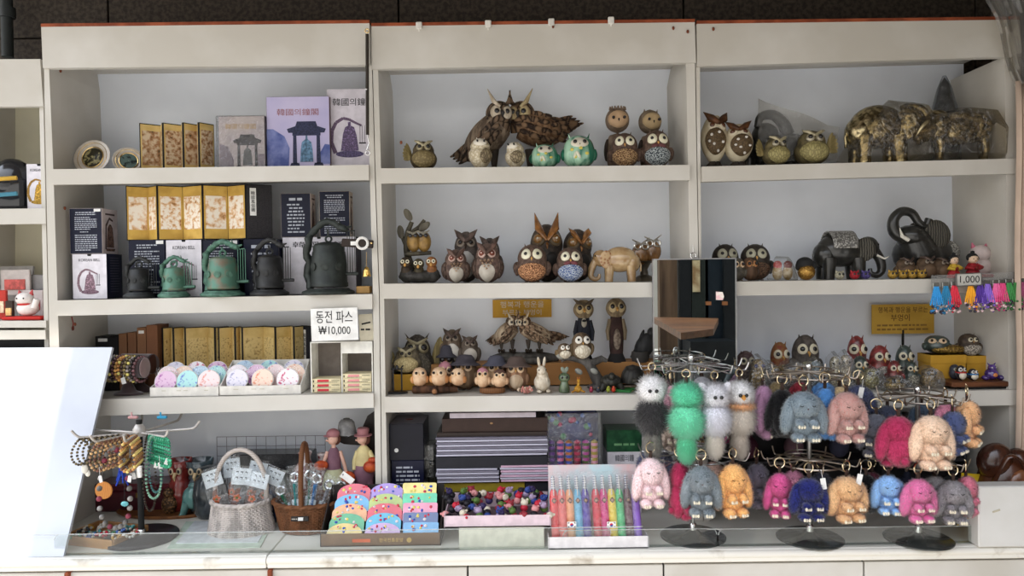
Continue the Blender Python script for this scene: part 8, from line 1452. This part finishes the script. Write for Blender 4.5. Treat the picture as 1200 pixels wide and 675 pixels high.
# --- pen box with striped ballpoints
p0, p1 = onk(643, 644), onk(760, 643); Y0 = p0.y; w = p1.x-p0.x; t = thing('pen_tray', 'white card display tray of coloured pens with two small flags', 'tray', ((p0.x+p1.x)/2, Y0, ZK)); hf = P(700, 629, Y0).z-ZK; d = .11; wcm = mt(S(226, 222, 222), rough=.5); o_ = t.location.copy()
MB().box((0, .002, hf/2), (w, .004, hf)).build('front_panel', wcm, t); MB().box((0, d/2, .002), (w, d, .004)).build('bottom', wcm, t)
zt = P(700, 546, Y0+.09).z-ZK; MB().box((-w*.02, d, zt/2), (w*.92, .003, zt), rot=None).build('back_panel', mt(S(190, 216, 222), S(226, 180, 180), 'mottle', 7, .4), t)
for sx in (-1, 1): MB().box((sx*w/2, d/2, hf/2), (.003, d, hf)).build('side_panel', wcm, t)
m_ = MB(); m_.box((-w*.04, .035, hf+(zt-hf)*.48), (w*.86, .0012, (zt-hf)*.98), rot=rotm(-.12)); m_.build('clear_front', clear(gloss=.06, rough=.05, wrinkle=.3), t)
pens = [('red', S(226, 50, 60)), ('coral', S(240, 120, 116)), ('peach', S(246, 170, 120)), ('sky blue', S(110, 190, 226)), ('indigo', S(84, 66, 170)), ('scarlet', S(222, 40, 70)), ('magenta', S(222, 50, 140)), ('yellow', S(246, 222, 80)), ('green', S(70, 200, 130)), ('plum brown', S(100, 60, 76)), ('violet', S(150, 110, 210))]
for k, (nm, cc) in enumerate(pens):
    a = P(652+k*9.4+(3 if k > 4 else 0), 625, Y0+.02); H = .183; q = thing('pen', f'{nm} pen standing in the white pen tray', 'pen', (a.x, Y0+.028, ZK+.004), 0, 'coloured pens in the tray', rx=R(-14), ry=R(-2)); r = 5.1*mpp(Y0)
    MB().lathe([(r, 0), (r, H*.86), (r*.8, H*.95), (r*.5, H)], seg=14).build('barrel', mt(cc, rough=.3, coat=.4), q); MB().lathe([(r*.45, H), (r*.45, H*1.22), (r*.3, H*1.25), (.001, H*1.26)], seg=12).build('clicker', mt(S(220, 220, 226), S(120, 130, 150), 'band', 40, .3), q); MB().box((0, -r*1.2, H*1.06), (.003, .002, H*.34)).build('clip', CHROME, q)
    m_ = MB(); m_.prism([(-.009, 0), (0, -.010), (.009, 0), (0, .010)], -.0015, .0015); m_.v = [v+np.array((0, -r*1.35, H*.80)) for v in m_.v]; e_ = m_.build('charm_plate', mt(S(60, 56, 50), rough=.3, metal=.5), q); MB().ell((0, -r*1.35-.002, H*.80), (.005, .0016, .005), seg=10, rings=6).build('charm_gem', mt(S(150, 170, 120), S(200, 120, 130), 'mottle', 300), e_)
for px in (670, 716.5):
    p = P(px, 615, Y0+.006); q = thing('flag_sticker', 'small white flag with a red and blue disc ' + ('before the peach pen' if px < 700 else 'before the yellow pen'), 'flag', p, 0, 'flags in the pen tray'); MB().box((0, 0, 0), (.030, .001, .021)).build('cloth', PAPER, q)
    n_ = 16; arc = lambda s0: [(.0055*math.cos(s0+PI*i/n_), .0055*math.sin(s0+PI*i/n_)) for i in range(n_+1)]; MB().prism(arc(.3), -.0012, -.0004).build('red_half', mt(S(206, 46, 60)), q); MB().prism(arc(.3+PI), -.0012, -.0004).build('blue_half', mt(S(40, 70, 150)), q); m_ = MB(); [m_.box((sx*.0105, -.0008, sz*.0065), (.005, .0006, .003), rot=rotm(ry=sx*sz*.6)) for sx in (-1, 1) for sz in (-1, 1)]; m_.build('bars', INK, q)
# striped pens behind, green box
b = K_at(672, .06); t = thing('striped_pouch', 'dark cellophane pouch of striped tubes behind the pen tray', 'pouch', b); H = P(672, 483, .06).z-ZK; s_ = mpp(.06)
MB().box((0, .04, H*.5), (62*s_, .05, H), bev=.01).build('backing', mt(S(34, 36, 66), S(60, 70, 120), 'mottle', 10, .3), t)
for k in range(6): MB().lathe([(4.2*s_, 0), (4.2*s_, H*.72), (.001, H*.74)], ((-25+k*10)*s_, .0, 0), 12).build('striped_tube', mt((S(110, 60, 150), S(226, 120, 160), S(200, 120, 60), S(200, 50, 90), S(200, 90, 170), S(190, 170, 70))[k], (S(60, 50, 90), S(70, 50, 140), S(60, 90, 190), S(110, 40, 60), S(90, 110, 60), S(236, 170, 190))[k], 'band', 14, .3), t)
m_ = MB(); rr = random.Random(3); [m_.ell((rr.uniform(-28, 28)*s_, .012, H*rr.uniform(.76, .98)), rr.uniform(2, 4)*s_, seg=8, rings=6, mi=j % 3) for j in range(14)]; m_.build('printed_flowers', [mt(S(196, 70, 110)), mt(S(80, 120, 200)), mt(S(90, 150, 110))], t)
MB().box((0, -.014, H*.5), (66*s_, .006, H), bev=.002).build('cellophane', clear(gloss=.08, rough=.06, wrinkle=.9), t)
b = K_at(732, .10); t = thing('gift_box', 'white bell box with a deep green lid behind the pen tray', 'box', b, 0, 'boxed bells'); H = P(732, 504, .1).z-ZK; w = 40*mpp(.1); MB().box((0, .06, H*.38), (w, .12, H*.76), bev=.001).build('carton', CARDW, t); MB().box((0, .06, H*.87), (w+.004, .124, H*.26), bev=.002).build('green_lid', mt(S(44, 92, 60), S(30, 66, 44), 'mottle', 20, .3), t); lettering('韓國의鐘', .028, mt(S(70, 70, 76)), t, (0, -.0008, H*.66), width=w*.55); bell_print(t, 0, H*.36, H*.5, S(150, 110, 60), S(160, 120, 70), S(150, 110, 60)); m_ = MB(); text_rows(m_, -w*.3, w*.3, H*.80, H*.86, 1, y=-.003); m_.build('printed_text', mt(S(120, 170, 120)), t)
# --- shadowed bay: dark shelves of stacked boxes behind the charms, brown leather bag, white box
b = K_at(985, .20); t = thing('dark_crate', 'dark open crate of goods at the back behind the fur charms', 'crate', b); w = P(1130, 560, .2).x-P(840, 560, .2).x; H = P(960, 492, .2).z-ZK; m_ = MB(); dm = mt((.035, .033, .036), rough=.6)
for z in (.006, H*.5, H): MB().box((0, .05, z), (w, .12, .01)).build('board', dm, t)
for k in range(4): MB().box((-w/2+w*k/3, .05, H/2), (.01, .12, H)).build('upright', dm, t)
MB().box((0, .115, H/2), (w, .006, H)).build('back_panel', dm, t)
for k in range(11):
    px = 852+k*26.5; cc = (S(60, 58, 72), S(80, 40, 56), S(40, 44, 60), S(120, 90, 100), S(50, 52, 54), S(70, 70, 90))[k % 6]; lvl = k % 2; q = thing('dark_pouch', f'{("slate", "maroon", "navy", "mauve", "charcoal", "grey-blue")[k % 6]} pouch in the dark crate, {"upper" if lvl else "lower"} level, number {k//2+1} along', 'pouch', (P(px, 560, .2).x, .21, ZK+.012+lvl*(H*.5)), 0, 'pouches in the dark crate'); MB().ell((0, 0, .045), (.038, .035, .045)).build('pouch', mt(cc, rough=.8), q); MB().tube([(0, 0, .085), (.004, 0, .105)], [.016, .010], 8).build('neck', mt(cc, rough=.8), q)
b = onk(1176, 600); t = thing('leather_bag', 'glossy brown leather bag slumped in the last bay beside the white box', 'bag', (P(1180, 560, -.1).x, -.1, ZK)); s_ = mpp(-.1); lb = mt(S(84, 46, 28), S(56, 28, 18), 'mottle', 12, .25, coat=.5, bump=.1); H = P(1176, 508, -.1).z-ZK
MB().ell((-2*s_, 0, H*.42), (34*s_, 24*s_, H*.42), rot=rotm(ry=.2)).ell((-18*s_, -6*s_, H*.72), (20*s_, 14*s_, H*.2), rot=rotm(ry=.5)).ell((14*s_, -4*s_, H*.60), (18*s_, 16*s_, H*.26), rot=rotm(ry=-.3)).build('body', lb, t)
MB().tube([(-26*s_, -14*s_, H*.5), (-14*s_, -22*s_, H*.8), (4*s_, -22*s_, H*.72), (12*s_, -18*s_, H*.42)], 4*s_, 10, flat=.5).build('strap', lb, t); MB().ell((4*s_, -20*s_, H*.5), (16*s_, 6*s_, H*.16), rot=rotm(ry=.4)).build('flap', mt(S(130, 80, 48), S(96, 54, 32), 'mottle', 12, .25, coat=.4), t)
b = onk(1172, 640); p0, p1 = onk(1147, 642), onk(1236, 640); Y0 = p0.y-.0; h = P(1170, 570, Y0).z-ZK; t = thing('white_box', 'large plain white box at the end of the counter beyond the fur charms', 'box', ((p0.x+p1.x)/2, Y0, ZK)); MB().box((0, .03, h/2), (p1.x-p0.x, .06, h), bev=.004).build('carton', mt(S(214, 212, 208), S(206, 204, 198), 'plain', 5, .45), t); MB().box((-.07, -.0008, h*.60), (.026, .001, .006), rot=rotm(ry=-.3)).build('tape_mark', mt(S(190, 182, 160)), t)
p = P(1142, 560, -.06); t = thing('yellow_card', 'yellow card with a white edge sticking up behind the large white box', 'card', (p.x, -.10, ZK)); MB().box((0, 0, P(1142, 556, -.1).z/2-ZK/2), (.16, .004, P(1142, 556, -.1).z-ZK), rot=rotm(ry=R(5)), bev=.0006).build('card', mt(S(226, 190, 40), rough=.5), t)
# ================================================================== fur charm racks
def fmat(c1, c2=None, sc=24):
    two = c2 is not None; c2 = c2 or tuple(v*.86 for v in c1); w_ = lambda q: tuple(v+(1-v)*.16*sum(q)/3 for v in q)
    root = tuple(.35*a+.65*b for a, b in zip(c1, c2))
    return [mt(w_(root if two else c1), w_(c2), 'mottle', sc, .95, sheen=.4, th=(.4, .6)), furm(c1, root if two else c2, sc)]
CLAW = mt(S(232, 222, 200), rough=.5)
RINGM = mt((.80, .66, .42), rough=.2, metal=1, name='pale_gold'); STRAP = mt(S(60, 44, 36), rough=.6)
wire = mt((.55, .54, .53), rough=.25, metal=1, name='rack_wire')
def rack(label, px, pbase, tiers, R_, wirem, rpx=38, Rr=.05):
    c = onk(px, pbase); s_ = mpp(c.y); t = thing('charm_rack', label, 'display rack', c, 0, 'revolving fur charm racks')
    MB().lathe([(rpx*s_, 0), (rpx*s_, .004), (rpx*s_*.9, .010), (.03, .016), (.018, .026), (.001, .026)], seg=40).build('base', mt((.035, .04, .038), rough=.2, coat=.4), t)
    ztop = P(px, tiers[0]-8, c.y).z-c.z; MB().tube([(0, 0, .02), (0, 0, ztop)], .0075, 12).build('pole', mt((.35, .35, .34), rough=.3, metal=.9), t); MB().lathe([(.013, .016), (.012, .045), (.008, .05)], seg=14).build('collar', CHROME, t)
    MB().ell((0, 0, ztop+.006), (.012, .012, .016)).build('finial', CHROME, t); z_ = []
    for ty in tiers:
        z = P(px, ty, c.y).z-c.z; z_.append(c.z+z); m_ = MB(); m_.ring((0, 0, z), R_*.80, .0032, seg=36); m_.ring((0, 0, z+.022), R_*.55, .0026, seg=36); ringo = m_.build('hook_ring', wirem, t); m_ = MB()
        for k in range(10):
            a = 2*PI*k/10+.2; d = np.array((math.cos(a), math.sin(a), 0)); MB().tube([np.array((0, 0, z+.01)), d*R_*.8+np.array((0, 0, z)), d*R_*1.0+np.array((0, 0, z-.004)), d*(R_*1.06)+np.array((0, 0, z+.006)), d*(R_*1.10)+np.array((0, 0, z+.024))], .0026, 6).build('hook', wirem, ringo)
    return t, c, z_
R1, c1, z1 = rack('chrome revolving rack of long-haired fur dolls and bunny charms before the mirror', 812, 629, (430, 533), .175, wire)
R2, c2, z2 = rack('revolving rack of bunny charms in the middle of the shadowed bay', 949, 631, (440, 541), .145, mt((.50, .42, .34), rough=.3, metal=1))
R3, c3, z3 = rack('revolving rack of bunny charms nearest the large white box', 1076, 632, (467, 541), .14, mt((.40, .34, .28), rough=.3, metal=1))
def ring_and_strap(t, H, ztop_, r=.017, dz=0):
    MB().box((0, 0, H+.006), (.010, .007, .026), bev=.001).build('strap', STRAP, t); MB().ring((0, 0, H+.030), r, .0022, rot=rotm(PI/2, 0, .3), seg=20).build('metal_ring', RINGM, t)
    if ztop_: MB().tube([(0, 0, H+.03+r), (0, .004, max(H+.035+r, ztop_))], .0016, 6).build('link', RINGM, t)
def bunny(label, px, ptop, pbot, pw, Y, col, rz=0, back=False, col2=None, claw=True, tier=None, n=1.0, group='bunny fur charms'):
    a, b = P(px, ptop, Y), P(px, pbot, Y); H = a.z-b.z; Wd = pw*mpp(Y)*1.08; t = thing('bunny_charm', label, 'fur charm', b, R(rz), group); fm = col if not isinstance(col, tuple) else fmat(col, col2); L = .011
    lw = Wd*.27
    hd = ((0, -.004, H*.69), (Wd*.34, Wd*.30, H*.285)); bd = ((0, .004, H*.36), (Wd*.32, Wd*.26, H*.34))
    m_ = MB(); m_.ell(*hd, seg=20, rings=14).ell(*bd, seg=20, rings=14); m_.hair(*hd, int(3200*n), L).hair(*bd, int(2200*n), L); body = m_.build('body', fm, t)
    for s_ in (-1, 1):
        ec = (s_*Wd*.34, -.002, H*.50); er = (Wd*.165, Wd*.16, H*.37); rt = rotm(ry=-s_*.20); m_ = MB(); m_.ell(ec, er, rot=rt, seg=16, rings=12).hair(ec, er, int(1700*n), L, rot=rt); m_.build('ear', fm, t)
        ac = (s_*Wd*.15, -Wd*.24, H*.36); ar = (Wd*.11, Wd*.15, H*.085); m_ = MB(); m_.ell(ac, ar, seg=14, rings=10).hair(ac, ar, int(650*n), L*.8); q = m_.build('paw', fm, t)
        fc = (s_*Wd*.17, -Wd*.15, H*.075); fr = (Wd*.15, Wd*.19, H*.085); m_ = MB(); m_.ell(fc, fr, seg=14, rings=10).hair(fc, fr, int(800*n), L*.8); q2 = m_.build('foot', fm, t)
        if claw:
            m_ = MB()
            for k in (-1, 0, 1): m_.ell((ac[0]+k*Wd*.055, ac[1]-ar[1]*.85, ac[2]-H*.045), (.0042, .0045, .0062), seg=8, rings=6)
            m_.build('claws', CLAW, q); m_ = MB()
            for k in (-1, 0, 1): m_.ell((fc[0]+k*Wd*.06, fc[1]-fr[1]*.9, fc[2]-H*.03), (.0045, .005, .006), seg=8, rings=6)
            m_.build('claws', CLAW, q2)
        c_ = np.array((s_*Wd*.13, -Wd*.29, H*.72)); MB().tube([c_+np.array((-.006, -.002, .001)), c_+np.array((0, -.005, -.002)), c_+np.array((.006, -.002, .001))], .0012, 5).build('eyelid', INK, t)
    MB().ell((0, -Wd*.315, H*.66), (.0035, .003, .0028), seg=8, rings=6).build('nose', mt(S(90, 60, 60)), t)
    m_ = MB(); m_.ell((0, Wd*.27, H*.16), Wd*.09, seg=12, rings=8).hair((0, Wd*.27, H*.16), Wd*.09, int(300*n), L); m_.build('tail', fm, t)
    ring_and_strap(t, H, (tier-b.z) if tier else None); return t
def fluff(label, px, ptop, pbot, pw, Y, head, mid, tail, beak=None, rz=0, tier=None, scarf=None, bunny_ears=False, gl=.028):
    a, b = P(px, ptop, Y), P(px, pbot, Y); H = a.z-b.z; Wd = pw*mpp(Y)*.86; t = thing('fur_doll', label, 'fur charm', b, R(rz), 'long-haired fur dolls')
    hr = ((0, -.004, H*.80), (Wd*.40, Wd*.36, H*.15)); mr = ((0, 0, H*.50), (Wd*.46, Wd*.42, H*.20)); tr = ((0, .002, H*.18), (Wd*.26, Wd*.26, H*.17))
    m_ = MB(); m_.ell(*mr, seg=20, rings=14).hair(*mr, 5000, gl, w=.0013, droop=.7, rnd=.35); m_.build('body_fur', mid, t)
    m_ = MB(); m_.ell(*hr, seg=20, rings=14).hair(*hr, 3400, gl*.8, w=.0012, droop=.05, rnd=.6, out=1); m_.build('head', head, t)
    m_ = MB(); m_.ell(*tr, seg=16, rings=12).hair(*tr, 3600, gl*.8, w=.0013, droop=1.0, rnd=.25); m_.build('tail_tuft', tail, t)
    for s_ in (-1, 1): MB().ell((s_*Wd*.10, -Wd*.46, H*.805), (.0065, .006, .0065), seg=12, rings=8).build('eye', PUP, t)
    if beak: MB().tube([(0, -Wd*.42, H*.785), (0, -Wd*.54, H*.765), (0, -Wd*.52, H*.745)], [.008, .006, .001], 8).build('beak', beak, t)
    if scarf: m_ = MB(); m_.ell((0, -.004, H*.655), (Wd*.44, Wd*.42, H*.035)).hair((0, -.004, H*.655), (Wd*.46, Wd*.44, H*.04), 1800, gl*.7, droop=.6, rnd=.5); m_.build('collar_fur', scarf, t)
    if bunny_ears:
        for s_ in (-1, 1): ec, er, rt = (s_*Wd*.36, 0, H*.88), (Wd*.15, Wd*.12, H*.11), rotm(ry=s_*.5); m_ = MB(); m_.ell(ec, er, rot=rt, seg=12, rings=8).hair(ec, er, 900, gl*.4, rot=rt); m_.build('ear', head, t)
    ring_and_strap(t, H-.012, (tier-b.z) if tier else None, .013); return t
fr = lambda c, r_: c.y-r_
WF = fmat(S(253, 252, 251), S(246, 244, 245), 20); BKF = fmat(S(92, 90, 92), S(20, 18, 20), 90); GYF = fmat(S(170, 168, 160), S(110, 106, 100), 60)
A1 = z1[0]; Yf = c1.y-.17
fluff('black and white long-haired fur doll at the outer side of the chrome rack', 765, 436, 537, 44, Yf+.06, WF, BKF, GYF, tier=A1, rz=-6)
fluff('mint green long-haired fur doll turned away on the chrome rack', 805, 444, 541, 47, Yf-.01, fmat(S(110, 226, 186), S(80, 206, 162)), fmat(S(134, 236, 200), S(104, 220, 178)), fmat(S(112, 222, 178), S(84, 202, 156)), tier=A1, rz=150)
fluff('white long-haired rabbit doll with black eyes on the chrome rack', 838, 446, 535, 42, Yf+.0, fmat(S(246, 245, 248), S(234, 232, 238), 30), fmat(S(244, 244, 250), S(232, 232, 242)), fmat(S(236, 230, 220), S(220, 212, 202)), tier=A1, bunny_ears=True)
fluff('white and beige chick doll with an orange ruff on the chrome rack', 867, 443, 535, 40, Yf+.05, WF, fmat(S(232, 224, 214), S(212, 202, 190), 30), fmat(S(218, 208, 196), S(190, 178, 166), 30), beak=mt(S(226, 160, 80), rough=.4), scarf=fmat(S(250, 200, 140), S(240, 180, 120)), tier=A1)
bunny('lilac pink bunny charm hanging beside the orange-ruffed chick doll', 894, 450, 512, 32, c1.y-.02, S(206, 158, 190), 60, col2=S(180, 130, 168), tier=A1)
bunny('small pink bunny charm behind the mint green fur doll', 788, 450, 500, 26, c1.y+.05, S(226, 170, 190), 30, tier=A1, n=.6)
bunny('pale grey bunny charm behind the white rabbit doll', 823, 440, 490, 34, c1.y+.10, S(176, 176, 184), 0, tier=A1, n=.6)
bunny('beige bunny charm behind the black and white fur doll', 787, 492, 528, 22, c1.y+.08, S(206, 186, 172), 0, tier=A1, n=.5)
B1_ = z1[1]
bunny('pale pink bunny charm with folded paws beside the pen tray', 763, 535, 592, 40, Yf+.03, S(252, 232, 232), 4, col2=S(244, 212, 216), tier=B1_)
bunny('magenta bunny charm turned sideways between the pink and grey bunnies', 796, 540, 607, 34, Yf+.04, S(200, 16, 92), 110, col2=S(170, 10, 76), claw=False, tier=B1_)
bunny('silver-tipped grey bunny charm on the lower ring of the chrome rack', 822, 544, 603, 42, Yf-.02, S(190, 200, 206), -8, col2=S(84, 96, 104), tier=B1_)
bunny('yellow-orange bunny charm on the lower ring of the chrome rack', 859, 542, 603, 42, Yf+.0, S(250, 200, 116), 12, col2=S(240, 180, 96), tier=B1_)
bunny('smoky lavender bunny charm beside the yellow-orange bunny', 887, 542, 592, 36, c1.y-.03, S(128, 116, 132), 30, col2=S(90, 84, 98), claw=False, tier=B1_)
bunny('beige bunny charm behind the grey and yellow-orange bunnies', 836, 540, 580, 26, c1.y+.06, S(216, 180, 166), 0, tier=B1_, n=.6)
bunny('slate blue bunny charm behind the pale pink bunny', 768, 524, 570, 42, c1.y+.08, S(86, 92, 122), 0, tier=B1_, n=.6)
A2 = z2[0]; Yf = c2.y-.15
bunny('black bunny charm turned away beside the blue-grey bunny', 917, 455, 512, 34, Yf+.07, S(22, 20, 24), 170, col2=S(10, 9, 12), claw=False, tier=A2)
bunny('frosted blue-grey bunny charm on the upper ring of the middle rack', 942, 457, 515, 48, Yf-.02, S(190, 206, 214), -4, col2=S(82, 98, 110), tier=A2)
bunny('sky blue bunny charm half hidden by the frosted blue-grey bunny', 967, 453, 514, 32, Yf+.05, S(88, 164, 226), 120, col2=S(66, 140, 206), claw=False, tier=A2)
bunny('dusty rose bunny charm with a frosted head, upper ring of the middle rack', 992, 458, 516, 46, Yf-.01, S(240, 206, 196), 8, col2=S(176, 120, 112), tier=A2)
bunny('dark slate blue bunny charm behind the dusty rose bunny', 1006, 450, 496, 36, c2.y-.0, S(84, 92, 132), -20, col2=S(60, 66, 100), claw=False, tier=A2)
bunny('crimson bunny charm at the back of the middle rack', 937, 446, 490, 30, c2.y+.12, S(150, 24, 46), 0, claw=False, tier=A2, n=.5)
bunny('bright blue bunny charm at the back of the middle rack', 965, 446, 490, 34, c2.y+.13, S(80, 150, 216), 0, claw=False, tier=A2, n=.5)
bunny('pale yellow bunny charm at the back of the middle rack', 984, 452, 494, 28, c2.y+.12, S(236, 206, 150), 0, claw=False, tier=A2, n=.5)
bunny('olive tan bunny charm at the back of the middle rack', 910, 446, 490, 26, c2.y+.11, S(140, 120, 80), 0, claw=False, tier=A2, n=.5)
B2_ = z2[1]
bunny('bright pink bunny charm with pale paws, lower ring of the middle rack', 914, 553, 604, 32, Yf+.03, S(230, 96, 166), -16, col2=S(206, 60, 140), tier=B2_)
bunny('royal navy bunny charm with white claws, lower ring of the middle rack', 948, 559, 607, 42, Yf-.02, S(26, 38, 128), 0, col2=S(16, 24, 96), tier=B2_)
bunny('apricot bunny charm sitting up, lower ring of the middle rack', 992, 557, 608, 48, Yf-.01, S(236, 194, 138), 10, col2=S(222, 174, 118), tier=B2_)
bunny('black bunny charm with a white tag on the lower ring of the middle rack', 1015, 555, 600, 32, Yf+.06, S(24, 22, 26), 160, col2=S(12, 10, 14), claw=False, tier=B2_)
bunny('dark grey-blue bunny charm behind the royal navy bunny', 962, 552, 596, 30, c2.y+.04, S(64, 66, 84), 0, claw=False, tier=B2_, n=.6)
bunny('light pink bunny charm behind the bright pink bunny', 930, 550, 580, 24, c2.y+.05, S(236, 160, 196), 0, claw=False, tier=B2_, n=.6)
A3_ = z3[0]; Yf = c3.y-.15
bunny('ash grey bunny charm at the near side of the end rack', 1027, 484, 534, 40, Yf+.09, S(132, 134, 146), -30, col2=S(96, 98, 112), tier=A3_)
bunny('deep magenta bunny charm seen from behind on the end rack', 1053, 486, 547, 48, Yf-.0, S(192, 18, 90), 180, col2=S(166, 12, 76), claw=False, tier=A3_)
bunny('cream bunny charm with big paws facing out on the end rack', 1091, 485, 547, 50, Yf-.03, S(244, 216, 186), 4, col2=S(228, 194, 164), tier=A3_)
bunny('frosted navy bunny charm beside the cream bunny on the end rack', 1116, 481, 530, 38, Yf+.05, S(104, 120, 168), 40, col2=S(66, 78, 126), tier=A3_)
bunny('pink bunny charm behind the frosted navy bunny', 1108, 472, 516, 34, c3.y+.02, S(236, 150, 180), 20, claw=False, tier=A3_, n=.7)
bunny('peach bunny charm at the far side of the end rack', 1133, 468, 521, 38, Yf+.10, S(248, 206, 150), 50, col2=S(240, 186, 128), tier=A3_)
bunny('slate bunny charm at the back of the end rack', 1040, 474, 520, 34, c3.y+.11, S(70, 76, 100), 0, claw=False, tier=A3_, n=.5)
bunny('dim teal bunny charm at the back of the end rack', 1080, 472, 510, 30, c3.y+.13, S(70, 90, 110), 0, claw=False, tier=A3_, n=.5)
B3_ = z3[1]
bunny('baby blue bunny charm on the lower ring of the end rack', 1041, 556, 600, 36, Yf+.02, S(180, 218, 250), -8, col2=S(124, 180, 234), tier=B3_)
bunny('hot pink frosted bunny charm on the lower ring of the end rack', 1076, 560, 609, 40, Yf-.02, S(250, 170, 212), 4, col2=S(206, 60, 140), tier=B3_)
bunny('pearl grey bunny charm behind the hot pink bunny', 1095, 557, 600, 34, Yf+.09, S(190, 186, 188), 10, col2=S(160, 156, 160), tier=B3_)
bunny('silver grey bunny charm with dark roots on the lower ring of the end rack', 1117, 562, 611, 38, Yf-.0, S(212, 206, 208), -10, col2=S(96, 90, 98), tier=B3_)
bunny('rose pink bunny charm at the far side of the end rack lower ring', 1132, 557, 602, 30, Yf+.08, S(244, 150, 176), 40, col2=S(230, 126, 156), claw=False, tier=B3_)
bunny('maroon bunny charm at the back between the middle and end racks', 1022, 552, 590, 28, c3.y+.10, S(110, 40, 66), 0, claw=False, tier=B3_, n=.5)
for px, py, lab in ((965, 567, 'white price tag hanging in front of the royal navy bunny'), (1007, 562, 'white price tag hanging on the black bunny of the middle rack'), (1009, 460, 'white price tag on the dark slate blue bunny')):
    p = P(px, py, c2.y-.19 if py > 500 else c2.y-.04); q = thing('price_tag', lab, 'tag', p, 0, 'price tags on the fur charms', ry=R(-8 if px < 1000 else 12)); MB().box((0, 0, 0), (.017, .001, .036), bev=0).build('card', PAPER, q); MB().tube([(0, 0, .018), (0, .004, .045)], .0007, 5).build('string', PAPER, q)
